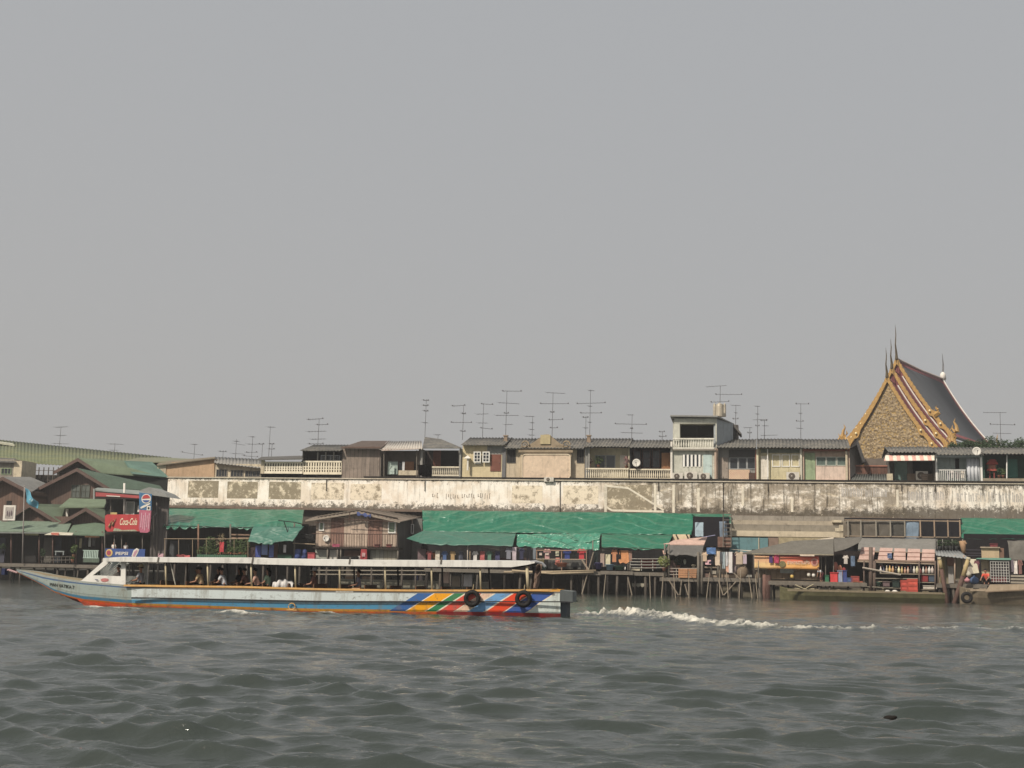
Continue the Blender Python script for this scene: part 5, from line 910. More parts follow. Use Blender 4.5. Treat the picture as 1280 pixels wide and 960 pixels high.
garment('sarong', 455, 686.5, 9, 15, YS-.1, (176, 52, 60), 'dark red patterned cloth hanging under the shack balcony', (196, 150, 150)); garment('towel', 449, 695, 4, 8, YS-.12, (210, 200, 190), 'small whitish cloth left of the dark red patterned cloth'); garment('towel', 420, 680, 10, 4, YS-.06, (170, 70, 100), 'magenta cloth bunched on the balcony floor of the shack')
for i, px in enumerate((471, 486)): crate(px-3, 680.5, px+3, 684, YS-.02, (120, 60, 56) if i else (104, 56, 54), ('dark red flower trough on the balcony nearer the middle' if i == 0 else 'dark red flower trough on the balcony nearer the right window'), 'planter', 'balcony troughs', .2, 'flower_trough', False)
t = deck('shack deck with pale quay boards seen under the boat roof', 388, 532, 703.2, YS, 121.5, [390, 400, 409, 424, 443, 462, 482, 503, 520, 530], rows=(.15, 2.6, 5), m=wood_grey)
for y in (713, 718): MB().tube([P(388, y, YS+.1), P(532, y+.5, YS+.1)], .06, 5).build('cross_beam', MT((150, 140, 122)), t)
t = thing('quay_wall', 'low grey brown quay wall behind the boat windows', 'wall', P(500, 742, YS+2)); rbox(t, 'wall', MT((124, 120, 102), dirt=.5), 425, 727, 612, 744, YS+1.2, 1); rbox(t, 'coping', MT((142, 136, 118)), 424, 725.5, 613, 727, YS+1.1, 1.2)
crate(431, 720.5, 441, 727, YS+1.3, (176, 136, 100), 'orange brown wooden box, leftmost on the quay wall'); crate(453, 720.5, 459, 726, YS+1.3, (170, 134, 102), 'small wooden box in the middle of the quay wall boxes'); crate(460, 721, 467, 726, YS+1.3, (184, 152, 116), 'pale wooden box, right one of the three on the quay wall')
drum(520, 719, 727, 5, YS+1.4, (78, 92, 168), 'blue drum on the quay wall seen through the boat windows'); drum(526, 717, 727, 4.5, YS+1.4, (196, 176, 170), 'pinkish white drum beside the blue drum')
crate(553, 714, 561, 729, YS+.6, (214, 176, 156), 'tall pink and white striped panel box behind the boat', 'box', None, .4, 'storage_box', False); crate(565, 720, 575, 733, YS+.5, (136, 120, 98), 'brown carton standing behind the boat near the tyres', 'box', None, .4, 'storage_box', False); crate(577, 718, 590, 733, YS+.5, (186, 180, 180), 'grey white box with red edge behind the left tyre', 'box', None, .4, 'storage_box', False)
# ---------------------------------------------------------------- big tarpaulin 528-870
YB = 115.4
t = deck('long dark deck beneath the biggest green tarpaulin', 532, 752, 712, YB, 121.5, [534, 548, 563, 580, 596, 612, 630, 648, 664, 690, 714, 727, 735, 748], rows=(.15, 2.6, 5.2), m=wood_dark, brace=((742, 727, 690, 744),))
MB().tube([P(640, 713, YB-.35), P(690, 717, YB-.4), P(742, 715.5, YB-.35)], .09, 7).tube([P(630, 715, YB-.3), P(690, 714.5, YB-.35), P(745, 713, YB-.3)], .07, 7).build('bamboo_fender', MT((176, 156, 122)), t)
rail(t, 671, 733, 688, 713, YB, 3, MT((170, 132, 106)), 1, .05); MB().tube([P(670, 699, YB-.05), P(732, 699.5, YB-.05)], .05, 5).tube([P(727, 699, YB-.1), P(736, 713, YB-.1)], .08, 5).build('rail_brace', MT((166, 148, 126)), t)
post(t, 741, 676, 712, YB+.4, .06); post(t, 584.5, 682, 712, YB+.2, .045, MT((190, 176, 160))); post(t, 587.5, 686, 712, YB+.3, .04, bamboo)
MB().pb(685, 700, 731, 711, YB+1.2, .1).build('low_screen', MT((98, 98, 94)), t)
t = deck('raised dark landing with basins left of the leafy post', 752, 790, 713.5, YB-.1, 121, [757, 771, 786], rows=(.1, 3), m=wood_dark, brace=((785, 790, 722, 744),))
rail(t, 785, 787, 704, 713, YB-.1, 2, pole_grey)
t = deck('deck with white pipe railings between the orange cloths and the grey roofed shed', 790, 832, 715, YB+.3, 121, [794, 806, 818, 829], rows=(.1, 3), m=wood_dark)
rail(t, 788, 830, 698.5, 713.5, YB+.2, 4, MT((176, 172, 162)), 4, .035)
MB().grid(lambda a, b: P(790+a*20, 729+.5*a+b*(3+2*abs(math.sin(a*12))), YB+.8), 40, 4, (0, .05, 0)).build('ragged_sacking', MT((160, 154, 134)), t)
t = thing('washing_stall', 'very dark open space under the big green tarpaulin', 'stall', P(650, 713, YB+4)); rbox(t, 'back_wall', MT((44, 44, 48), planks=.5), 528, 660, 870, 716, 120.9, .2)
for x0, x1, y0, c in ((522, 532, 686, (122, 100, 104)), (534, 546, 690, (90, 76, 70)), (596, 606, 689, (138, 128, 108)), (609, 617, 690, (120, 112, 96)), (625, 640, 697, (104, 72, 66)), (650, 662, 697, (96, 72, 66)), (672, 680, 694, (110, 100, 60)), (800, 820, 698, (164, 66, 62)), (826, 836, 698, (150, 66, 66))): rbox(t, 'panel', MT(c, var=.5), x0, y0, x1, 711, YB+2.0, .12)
rbox(t, 'lamp', MT((196, 120, 60)), 541, 691, 547, 698, YB+1.6, .1)
t = thing('tarpaulin', 'biggest bright green tarpaulin running below the middle of the white wall', 'tarpaulin', P(700, 668, YB+3), 'green tarpaulin awnings')
cloth(t, 'sheet', (528, 638, 122.9), (871, 642, 122.9), (864, 668.5, YB+4.4), (529, 664, YB+4.4), green_t, .17, .04, 220, 18, .1, 2, nscal=12)
MB().tube([P(529, 664.5, YB+4.5), P(866, 669, YB+4.5)], .05, 5).build('edge_pole', dark, t)
t = thing('tarpaulin', 'faded green grey tarpaulin skirt at the left under the biggest tarpaulin', 'tarpaulin', P(580, 680, YB), 'green tarpaulin awnings'); cloth(t, 'sheet', (529, 663.5, YB+2.9), (645, 667, YB+2.9), (641, 682, YB-.2), (524, 679, YB-.2), green_o, .09, .03, 80, 12, .15, 5, nscal=3)
MB().slab([P(508, 673, YB+1.6), P(529, 663.5, YB+2.9), P(534, 680.5, YB-.2), P(521, 677, YB-.1)], (0, .03, -.03)).build('torn_corner', green_o, t); MB().slab([P(612, 681, YB-.1), P(625, 682, YB-.1), P(624, 688, YB+.1), P(600, 683, YB)], (0, .03, 0)).build('grey_patch', grey_t, t)
t = thing('tarpaulin', 'shiny crumpled pale green tarpaulin sheet above the red shirt', 'tarpaulin', P(698, 683, YB+.4), 'green tarpaulin awnings'); cloth(t, 'sheet', (646, 668, YB+2.9), (751, 666.5, YB+2.9), (749, 687, YB+1.2), (646, 682, YB+1.2), green_s, .34, .02, 140, 18, .2, 7, nscal=8)
t = thing('tarpaulin', 'green tarpaulin piece above the orange cloths left of the grey roofed shed', 'tarpaulin', P(792, 686, YB), 'green tarpaulin awnings'); cloth(t, 'sheet', (752, 668, YB+2.9), (841, 669, YB+2.9), (832, 686, YB-.3), (752, 683, YB-.3), green_t, .12, .03, 70, 12, .2, 9, nscal=5)
MB().slab([P(752, 683, YB-.2), P(832, 686, YB-.2), P(832, 688, YB-.1), P(752, 685, YB-.1)], (0, .05, 0)).build('hem_board', MT((120, 112, 100)), t); MB().tube([P(751.5, 668, YB+2.4), P(751.5, 712, YB+.6)], .05, 5).build('pole', dark, t)
line(646, 684.5, 672, 685, YB+.2, 'left washing line with dark clothes under the pale green sheet'); line(672, 685.5, 731, 686.5, YB+.25, 'middle washing line carrying pink, blue and red shirts'); line(752, 687.5, 800, 689, YB+.2, 'washing line above the orange cloths'); line(876, 688.5, 950, 690, 114.4, 'washing line in front of the shed deck with pale clothes')
GAR = [('shirt', 636, 684.5, 9, 14, (128, 130, 142), 'grey shirt, leftmost on the line under the pale green sheet'), ('towel', 643, 684, 5, 16, (198, 182, 190), 'pinkish white towel beside the grey shirt'), ('shirt', 652, 685, 8, 14, (54, 56, 84), 'navy shirt between the white towel and dark trousers'), ('trousers', 661, 685, 6, 16, (44, 44, 56), 'dark trousers right of the navy shirt'), ('towel', 668, 685, 3.5, 14, (120, 130, 140), 'slim grey cloth next to the bamboo post'),
 ('shirt', 676, 686.5, 7, 12, (60, 58, 62), 'dark shirt just left of the pink printed shirt'), ('shirt', 684, 686.2, 9.5, 12, (206, 150, 150), 'pink shirt with a printed chest on the middle line'), ('vest', 696.5, 687.5, 5, 7, (206, 204, 170), 'small cream vest left of the blue shirt'), ('shirt', 709, 687, 10.5, 12, (50, 72, 150), 'royal blue shirt on the middle line'), ('vest', 717.5, 688, 4.5, 10, (40, 46, 48), 'black vest between the blue and red shirts'), ('shirt', 727, 686, 11, 13, (204, 38, 52), 'bright red shirt at the right end of the middle line'),
 ('towel', 738, 686.5, 5, 18, (74, 70, 74), 'dark grey cloth on the leaning poles'), ('shirt', 745, 689, 7, 16, (48, 66, 66), 'dark teal shirt left of the purple basin'), ('sarong', 697, 697, 6, 9, (200, 116, 100), 'salmon cloth above the orange basin'),
 ('towel', 753, 692, 5, 16, (170, 146, 132), 'beige cloth right of the dark green pole'), ('towel', 760, 693, 6, 15, (206, 196, 160), 'cream towel above the pale blue basin'), ('shirt', 768, 687, 8, 15, (206, 132, 76), 'left orange shirt of the orange group'), ('vest', 774, 686, 5, 12, (60, 44, 40), 'dark brown vest in front of the orange cloths'), ('sarong', 780, 688, 13, 16, (222, 142, 70), 'large orange sheet with pale folds'), ('towel', 788, 689, 4, 12, (170, 130, 110), 'brownish strip right of the large orange sheet')]
for g in GAR: garment(g[0], g[1], g[2], g[3], g[4], YB+.18 if g[1] < 750 else YB+.12, g[5], g[6], (220, 196, 180) if 'printed' in g[6] else None)
G2 = [('shirt', 881, 690, 8, 11, (206, 176, 142), 'tan shirt, first on the shed line after the post'), ('shirt', 889, 691, 9, 13, (38, 40, 60), 'navy shirt behind the pink cloth on the shed line'), ('towel', 885, 700, 7, 5.5, (222, 170, 178), 'small pink cloth over the navy shirt'), ('towel', 897, 689, 6, 17, (220, 196, 168), 'cream towel right of the navy shirt'), ('trousers', 901.5, 690, 4, 14, (90, 96, 104), 'slim grey trousers between the cream towel and pale blue cloth'), ('towel', 904.5, 690, 3.5, 20, (150, 166, 172), 'long pale blue cloth on the shed line'), ('towel', 908.5, 690, 3, 17, (214, 214, 216), 'narrow white strip on the shed line'), ('towel', 913, 690, 4.5, 25, (226, 220, 216), 'longest white towel on the shed line'), ('shirt', 918, 691, 4.5, 14, (84, 62, 76), 'dark plum shirt behind the longest white towel'), ('shirt', 924, 689.5, 13, 15, (200, 178, 150), 'large beige shirt on the right of the shed line'), ('vest', 931, 690, 5, 14, (190, 170, 186), 'lilac vest at the end of the shed line'), ('towel', 909.5, 706, 4, 9, (216, 160, 130), 'salmon cloth below the narrow white strip')]
for g in G2: garment(g[0], g[1], g[2], g[3], g[4], 114.38-.02*(g[1] % 3), g[5], g[6])
garment('vest', 963.5, 694, 5, 9, 112.9, (84, 58, 120), 'purple cloth in front of the red banner'); garment('towel', 970.5, 693.5, 6, 10, 112.9, (200, 48, 98), 'magenta cloth next to the purple cloth')
garment('towel', 889, 684.5, 11, 8, 114.2, (84, 130, 190), 'bright blue cloth draped above the shed line'); garment('towel', 874, 653, 10, 17, 117, (160, 186, 200), 'pale blue grey sheet hanging from the tarpaulin corner')
basin(748, 711.5, 9, 8, YB+.1, (78, 72, 128), 'purple basin next to the leaning poles'); basin(762, 712.5, 10, 7, YB+.1, (118, 156, 180), 'pale blue basin under the cream towel'); basin(774, 712.5, 13, 5, YB+.2, (62, 104, 82), 'wide dark green basin under the orange sheet'); basin(702, 708.5, 15, 5, YB+.3, (206, 118, 82), 'orange basin on the low screen shelf')
t = thing('bottle', 'small white bottle at the edge of the basin landing', 'bottle', P(781, 712.5, YB)); MB().lathe(P(781.5, 712.5, YB), [(.06, 0), (.06, .2), (.025, .25), (.025, .29)], 8).build('body', white, t); MB().lathe(P(781.5, 712.5, YB)+Vector((0, 0, .29)), [(.03, 0), (.03, .04)], 8).build('cap', MT((70, 80, 140)), t)
crate(789, 709.5, 800, 713.5, YB+.4, (190, 180, 150), 'white and tan sack heap behind the pipe railing', 'sack', None, .3, 'sack_heap', False)
# -------- small light building behind and blue opening 866-920
t = thing('tarpaulin', 'small green tarpaulin end with a dark opening and ladder beside it', 'tarpaulin', P(893, 655, 119), 'green tarpaulin awnings'); cloth(t, 'sheet', (864, 642, 122.7), (915, 642.5, 122.7), (915, 655, 121), (868, 644.5, 121.6), green_t, .06, 0, 30, 6, .1, 3)
t = thing('cream_hut', 'little cream walled hut with pinkish sheet roof under the tarpaulin end', 'hut', P(856, 690, 118)); rbox(t, 'wall', MT((222, 202, 160), dirt=.2), 841, 668, 862, 684, 118.4, 1.5)
for px in (845, 858): MB().tube([P(px, 668, 118.2), P(px+3, 675, 118.2)], .06, 5).build('roof_strut', wood_dark, t)
MB().slab([P(827, 680, 116.2), P(880, 680.5, 116.2), P(884, 671, 118.3), P(845, 674.5, 118.3)], (0, 0, -.08)).build('roof', MT((206, 168, 150), dirt=.3), t)
t = thing('dark_loft', 'dark loft opening with faded blue curtain and ladder right of the tarpaulin end', 'loft', P(890, 690, 119)); rbox(t, 'opening', MT((38, 36, 48)), 866, 646, 912, 683, 119.6, .2); cloth(t, 'curtain', (899, 652, 119.2), (908, 652, 119.2), (910, 676, 119), (900, 676, 119), MT((112, 130, 150)), .1, 0, 16, 10)
q = MB()
for y in range(645, 684, 5): q.tube([P(904, y, 118.8), P(914, y, 118.8)], .035, 5)
q.tube([P(904, 641, 118.8), P(904, 684, 118.6)], .045, 5).tube([P(914, 641, 118.8), P(914, 684, 118.6)], .045, 5).build('ladder', pole_grey, t)
MB().pb(897, 671, 914, 684, 118.9, .3).build('brick_pile', MT((136, 100, 84), var=.5, scale=4), t); MB().tube([P(877, 672, 118.6), P(894, 669, 118.6)], .04, 5).build('tube_frame', MT((150, 150, 190)), t)
# -------- grey roofed shed 826-880 and the jumble deck 880-960
YC = 114.6
t = deck('rough deck with thick posts under the grey roofed shed', 826, 880, 722, YC, 120.5, [830, 838, 845, 856, 865, 872, 877], rows=(.12, 2.5), brace=((836, 848, 725, 744), (852, 850, 725, 744), (856, 860, 730, 744)), pr=.12)
t = thing('grey_roofed_shed', 'open shed with sagging dark grey sheet roof beside the leafy post', 'shed', P(853, 722, YC+1)); cloth(t, 'roof_sheet', (832, 681, YC+1.7), (880, 681, YC+1.7), (877, 694, YC-.2), (834, 691.5, YC-.2), MT((104, 102, 98), dirt=.3), .08, .05, 40, 10, .2, 6, nscal=2)
MB().slab([P(832, 680.5, YC+1.7), P(832, 692, YC-.2), P(829, 692, YC), P(827, 682, YC+1.7)], (0, 0, -.05)).build('roof_edge', MT((196, 150, 132)), t); rbox(t, 'back_wall', MT((54, 56, 56)), 832, 690, 878, 722, YC+3.2, .2)
for px in (831, 836): post(t, px, 680, 722, YC, .08)
for px in (873, 877.5): post(t, px, 690, 742, YC-.15, .12)
rail(t, 836, 874, 710.5, 722, YC+.05, 5, MT((176, 164, 150)), 3, .04)
rbox(t, 'panel', MT((98, 72, 66)), 838, 700, 846, 716, YC+1.5, .1); MB().ell(P(856, 702, YC+.9), (.12, .1, .25)).build('hanging_bag', MT((170, 180, 160)), t)
c = thing('plank_stack', 'orange brown plank panel leaning on the railing of the grey roofed shed', 'panel', P(860, 722, YC-.1)); q = MB()
for k in range(4): q.pb(848+k*.3, 711+k*2.9, 871-k*.2, 713.6+k*2.9, YC-.2-.02*(k % 2), .12)
q.pb(848, 711, 850, 722.5, YC-.06, .05).build('planks', MT((196, 136, 84), planks=1.1, var=.25), c)
plant(830, 714, YC-.1, 1.0, .55, 'bright leafy plant tied to the post left of the grey roofed shed', MT((128, 140, 56), scale=6, streak=0, dirt=0), n=260); plant(848, 711, YC+1, .8, .45, 'dim leafy plant inside the grey roofed shed', leaf2, n=120)
t = deck('cluttered deck with the pale laundry line and crossed braces', 880, 962, 722.5, YC-.2, 120.5, [883, 890, 896, 903, 912, 921, 930, 940, 949], rows=(.12, 2.5), brace=((920, 905, 727, 744), (898, 904, 725, 744), (917, 927, 716, 726)), pr=.1)
post(t, 897.5, 700, 722, YC-.1, .07); post(t, 901, 690, 722, YC-.2, .05); post(t, 943, 688, 722, YC, .07); post(t, 889, 690, 722, YC, .05)
q = MB(); q.pb(880, 708, 896, 710, YC, .1).pb(881, 713, 900, 714.5, YC+.3, .1).pb(884, 718, 925, 721.8, YC+.2, .3).build('shelf_board', MT((150, 130, 108)), t)
c = P(928, 715, YC+.2); t = thing('sack', 'bulging brown sack hung below the large beige shirt', 'sack', c-Vector((0, 0, .8))); MB().ell(c, (.5, .35, .62), 12, 8).build('bag', MT((140, 120, 96), var=.4), t); MB().ell(c+Vector((0, 0, .62)), (.15, .12, .12)).build('neck', MT((110, 92, 74)), t)
c = P(917.5, 712, YC+.3); t = thing('sack', 'small grey lilac bag left of the bulging brown sack', 'sack', c-Vector((0, 0, .5))); MB().ell(c, (.32, .25, .42), 10, 7).build('bag', MT((150, 132, 132)), t); MB().ell(c+Vector((0, 0, .42)), (.1, .1, .1)).build('neck', MT((110, 92, 84)), t)
for i, (px, py, w, h, rgb, lb) in enumerate(((884, 721.8, 7, 5, (150, 120, 104), 'brown box at the left end of the cluttered deck'), (892, 717.5, 6, 4, (206, 196, 176), 'pale tray on the cluttered deck shelf'), (936, 721.5, 7, 3, (190, 188, 176), 'flat white box at the right of the cluttered deck'), (953, 722, 9, 6, (122, 96, 78), 'brown crate in front of the leftmost banner post'), (947, 707, 6, 6, (160, 140, 120), 'tan box stacked behind the right post of the cluttered deck'))): crate(px-w/2, py-h, px+w/2, py, YC+.1, rgb, lb)
for i, (px, y0, y1, r_, lb) in enumerate(((951, 722, 747, .2, 'stubby grey pile at the right end of the cluttered deck'), (955.8, 718, 748, .2, 'reddish brown mooring pile, left one of the thick pair'), (960.5, 719, 749, .26, 'thickest dark brown mooring pile right of the cluttered deck'))):
    c = P(px, y1, YC-.9); q = MB().tube([(c.x, c.y, -1), P(px-.3, (y0+y1)/2, YC-.9), P(px-.2, y0, YC-.9)], [r_*1.1, r_, r_*.9], 9); o = q.build('mooring_pile', MT([(120, 110, 98), (128, 92, 80), (96, 66, 58)][i], var=.5)); tag(o, lb, 'pile', 'mooring piles')
# -------- concrete terraces 912-1058 and banner stall
t = thing('concrete_terrace', 'stepped concrete slabs below the right half of the white wall', 'terrace', P(985, 672, 121)); 
for y0, y1, x1_, Yq, mm in ((645, 651, 1062, 122.2, concrete), (651, 656, 1060, 121.6, MT((176, 162, 138), dirt=.5)), (656, 664, 1052, 121.4, MT((140, 132, 116), dirt=.55)), (664, 671, 1056, 120.6, MT((206, 190, 158), dirt=.35))): rbox(t, 'slab', mm, 911, y0, x1_, y1, Yq, 1.2)
q = MB(); q.pb(1040, 650, 1052, 653, 121.3, .3).pb(1044, 660, 1058, 664, 120.5, .3).pb(1049, 656, 1054, 660, 120.6, .3).build('broken_edge', cream, t)
t = thing('teal_screen', 'teal sheet screen between the concrete slabs and the dark sloping roof', 'screen', P(940, 690, 119.8)); rbox(t, 'sheet', MT((92, 138, 144), var=.25), 912, 672, 960, 692, 119.8, .1); rbox(t, 'post', cream, 948, 672, 949, 690, 119.7, .08); rbox(t, 'side_panel', MT((140, 116, 100)), 960, 672, 973, 690, 119.9, .1); rbox(t, 'rubble_panel', MT((176, 160, 120), var=.5, scale=3), 973, 672, 1040, 690, 119.95, .1)
YD = 113.2
t = thing('banner_stall', 'stall with long dark sloping roof above a red and yellow banner', 'stall', P(985, 722, YD+1)); MB().slab([P(928, 691, YD-.2), P(1042, 692.5, YD-.4), P(1042, 673.5, YD+2.6), P(990, 676, YD+2.6)], (0, 0, -.12)).build('roof', MT((112, 108, 98), dirt=.3), t)
MB().slab([P(912, 686.5, YD+2), P(948, 688.5, YD+1), P(990, 678.5, YD+2.5), P(1042, 671.5, YD+2.7), P(1042, 673.3, YD+2.6), P(990, 680, YD+2.4), P(948, 690, YD+.9)], (0, .1, 0)).build('roof_edge', MT((196, 182, 160)), t)
MB().slab([P(940, 691.5, YD-.45), P(1042, 693, YD-.5), P(1042, 694.2, YD-.5), P(940, 692.8, YD-.45)], (0, .06, 0)).build('fascia', MT((160, 150, 124)), t)
cloth(t, 'grey_flap', (1042, 673, YD+2.6), (1078, 671, YD+2.6), (1074, 678, YD+.4), (1043, 690, YD), grey_t, .1, .1, 26, 10)
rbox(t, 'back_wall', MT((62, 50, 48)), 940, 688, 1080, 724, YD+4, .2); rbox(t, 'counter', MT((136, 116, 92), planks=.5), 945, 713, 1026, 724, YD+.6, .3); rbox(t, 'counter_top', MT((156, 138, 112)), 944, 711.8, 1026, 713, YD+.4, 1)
for px in (948, 1026.5, 1032, 1042): post(t, px, 692, 735, YD-.05 if px < 1000 else YD+.3, .06 if px < 1000 else .04)
bn = NT('banner_cloth'); bz = bn.sep()[2]; bx = bn.sep()[0]; bc = bn.ramp(bn.math('ADD', bn.math('MULTIPLY', bz, 1/1.55), bn.math('MULTIPLY', bn.math('SUBTRACT', bn.noise(.8, 3), .5), .18)), [(0, lin(226, 164, 96)), (.28, lin(228, 176, 110)), (.42, lin(214, 120, 92)), (.72, lin(206, 96, 84)), (.86, lin(198, 44, 44))]); bc = bn.mix(bn.mr(bx, .5, -2.2, 0, .6), bc, lin(222, 202, 156)); bannerm = bn.fin(bn.mix(bn.mr(bn.noise(3, 5), .5, .7, 0, .3), bc, lin(150, 110, 90)), .7)
bc_ = P(985, 711.5, YD-.1); t = thing('stall_banner', 'long red, pink and yellow stall banner with pale lettering', 'banner', bc_)
c0, c1 = P(943, 693.5, YD-.12), P(1024, 712, YD-.12)
bo = MB().grid(lambda a, b: Vector((c0.x+(c1.x-c0.x)*a, YD-.12+.04*math.sin(a*19)*b, c0.z+(c1.z-c0.z)*b)), 40, 6, (0, .02, 0)).build('cloth', bannerm, t)
text('อาหารตามสั่ง', 984, 1012, 702.5, 5.5, YD-.18, MT((226, 200, 170), var=.2), t, bold=.01)
disc(MB(), P(1018, 702.5, YD-.17), .30, .34).build('round_emblem', MT((206, 140, 122)), t); disc(MB(), P(1018, 702.5, YD-.195), .16, .2).build('emblem_centre', MT((150, 72, 66)), t); disc(MB(), P(978, 705, YD-.17), .28, .26).build('food_picture', MT((132, 122, 72), var=.6, scale=6), t)
MB().pb(975, 711, 992, 716.5, YD-.3, .25).build('dark_tray', MT((72, 76, 72)), t)
MB().pb(1000, 693.2, 1018, 695.2, YD-.55, .1).build('pale_bar', MT((222, 200, 176)), t)
for i, (px, py, rgb, lb) in enumerate(((948, 712, (206, 150, 130), 'pink jar at the left end of the stall counter'), (955, 712, (170, 180, 120), 'green jar beside the pink jar on the counter'), (962, 712, (206, 120, 80), 'orange jar third from the left on the counter'), (969, 712, (196, 190, 170), 'cream jar just left of the dark tray'), (990, 722.5, (226, 186, 52), 'bright yellow pot on the stall floor shelf'), (998, 712, (180, 150, 120), 'brown jar right of the dark tray'), (1011, 720.5, (214, 210, 196), 'left white bowl on the lower shelf of the banner stall'), (1017, 721, (218, 214, 206), 'right white bowl on the lower shelf of the banner stall'))):
    c = P(px, py, YD+.3 if py < 715 else YD-.2); r_ = .14; t = thing('jar', lb, 'jar', c, 'jars on the banner stall'); MB().lathe(c, [(r_*.8, 0), (r_, .08), (r_, .2), (r_*.7, .26)], 10).build('body', MT(rgb, rough=.4), t); MB().lathe(c+Vector((0, 0, .26)), [(r_*.75, 0), (r_*.75, .05), (.02, .06)], 10).build('lid', MT((130, 110, 100)), t)
t = deck('low landing stage below the banner stall', 962, 1082, 727, YD-.5, 120, [966, 975, 990, 1005, 1022, 1040, 1060, 1078], rows=(.12, 2.5), m=MT((150, 132, 108), planks=.5), pr=.09)
q = MB(); q.pb(993, 735, 1018, 736.5, YD-1, .1).build('trestle_beam', MT((176, 164, 128)), t); 
for a, b_ in ((994, 1003), (1008, 1017)): MB().tube([P(a, 731 if a < 1000 else 735, YD-1.1), P(b_, 735 if a < 1000 else 730.5, YD-1.1)], .05, 5).build('trestle_brace', MT((176, 164, 128)), t)
# -------- right: framed gallery, grey sheets, pink panels, shelves
t = thing('framed_gallery', 'timber framed gallery with grey screens below the right end of the white wall', 'gallery', P(1130, 690, 120)); q = MB(); q.pb(1056, 670.2, 1201, 671.6, 119.7, .1).pb(1056, 650, 1201, 651.3, 119.7, .1)
q.build('frame_beam', MT((156, 136, 112)), t)
for px in (1060, 1076, 1095, 1113, 1131, 1150.5, 1168, 1185, 1200): rbox(t, 'frame_post', MT((166, 140, 112)) if px > 1140 else MT((150, 142, 126)), px-.8, 650, px+.8, 671, 119.6, .1)
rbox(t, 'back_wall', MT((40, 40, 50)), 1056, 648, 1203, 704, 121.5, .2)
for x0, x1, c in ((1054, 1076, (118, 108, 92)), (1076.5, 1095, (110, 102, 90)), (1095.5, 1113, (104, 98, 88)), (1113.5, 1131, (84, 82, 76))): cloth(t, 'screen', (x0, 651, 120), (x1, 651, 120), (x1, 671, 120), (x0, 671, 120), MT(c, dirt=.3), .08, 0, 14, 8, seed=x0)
cloth(t, 'blue_curtain', (1132, 651, 119.9), (1149, 651, 119.9), (1148, 675, 119.7), (1131, 673, 119.7), MT((118, 142, 164)), .14, 0, 20, 10, seed=3); MB().ell(P(1147, 674, 119.5), (.12, .1, .16)).build('curtain_weight', MT((50, 64, 84)), t)
YE = 113.4
t = thing('grey_awning', 'broad grey sheet awning above the pink boards', 'awning', P(1120, 690, YE+2)); cloth(t, 'sheet', (1074, 672.5, 119.5), (1170, 673.5, 119.5), (1170, 691, YE+2.6), (1072, 690, YE+2.6), grey_t2, .07, .0, 50, 10, 0, 11)
rbox(t, 'front_pole', bamboo, 1072, 689.8, 1170, 690.8, YE+2.5, .08)
pk = MT((196, 160, 146), var=.25, dirt=.3)
for i, (x0, x1, x2, x3, lb) in enumerate(((1077, 1094, 1092, 1073, 'pink board sheet at the left end, beside the dark post'), (1100, 1116, 1113, 1097, 'second pink board from the left of the awning row'), (1118, 1132, 1132, 1116, 'middle pink board of the five in the awning row'), (1135, 1150, 1150, 1133.5, 'second pink board from the right in the awning row'), (1153, 1168.5, 1168, 1151.5, 'rightmost pink board of the awning row'))):
    y0 = 684+i*.6; y1 = 700+i*.9; A, B_, C_, D_ = P(x0, y0, YE+1.6), P(x1, y0+.4, YE+1.6), P(x2, y1, YE+.4), P(x3, y1, YE+.4); t = thing('pink_board', lb, 'board', D_.lerp(C_, .5), 'row of pink awning boards'); MB().slab([A, B_, C_, D_], (0, .06, -.04)).build('board', pk, t); q = MB()
    for f in (.3, .62): q.bar(A.lerp(D_, f)+Vector((0, -.02, .03)), B_.lerp(C_, f)+Vector((0, -.02, .03)), .05)
    q.build('batten', MT((180, 132, 116)), t)
t = thing('shelf_stand', 'riverside shelf stand below the pink boards with bottles on two levels', 'shelf', P(1125, 738, YE+.6)); rbox(t, 'eave_beam', MT((150, 124, 104)), 1072, 700, 1170, 702, YE+.35, .15)
MB().slab([P(1072, 701, YE+.3), P(1170, 704.5, YE+.3), P(1170, 705.8, YE+.3), P(1072, 702.5, YE+.3)], (0, .1, 0)).build('front_rail', MT((170, 150, 126)), t)
for y in (717, 727, 736): rbox(t, 'shelf', MT((150, 138, 116)), 1093 if y > 717 else 1100, y, 1169, y+1, YE+.4, .9)
rbox(t, 'back_panel', MT((56, 46, 46)), 1090, 703, 1170, 738, YE+1.6, .1); 
for px, r_ in ((1088.5, .17), (1093, .13), (1149, .06), (1169, .06), (1080, .06)): post(t, px, 684 if px == 1088.5 else 701, 742, YE+.1, r_, MT((110, 92, 82)))
MB().tube([P(1078, 709.5, YE-.1), P(1126, 718.5, YE-.3)], .08, 6).build('slanting_pole', MT((176, 164, 148)), t); MB().tube([P(1094, 723, YE+0), P(1147, 723.5, YE+0)], .05, 6).tube([P(1072, 733, YE+0), P(1128, 735.5, YE+0)], .05, 6).build('rail_pole', MT((140, 132, 114)), t)
bc = [(220, 214, 206), (84, 84, 110), (206, 186, 150), (212, 176, 92), (196, 150, 96), (60, 52, 50), (222, 216, 170), (214, 186, 110), (200, 150, 120), (206, 176, 150), (70, 66, 80), (220, 214, 202), (214, 206, 160), (196, 110, 100), (222, 220, 210), (176, 140, 120), (224, 222, 214), (216, 200, 190)]
nm = ['white', 'slate', 'cream', 'amber', 'tan', 'black', 'pale yellow', 'golden', 'salmon', 'beige', 'dark grey', 'off-white', 'straw', 'coral', 'bright white', 'brown', 'milky', 'pinkish white']
bx = 1101
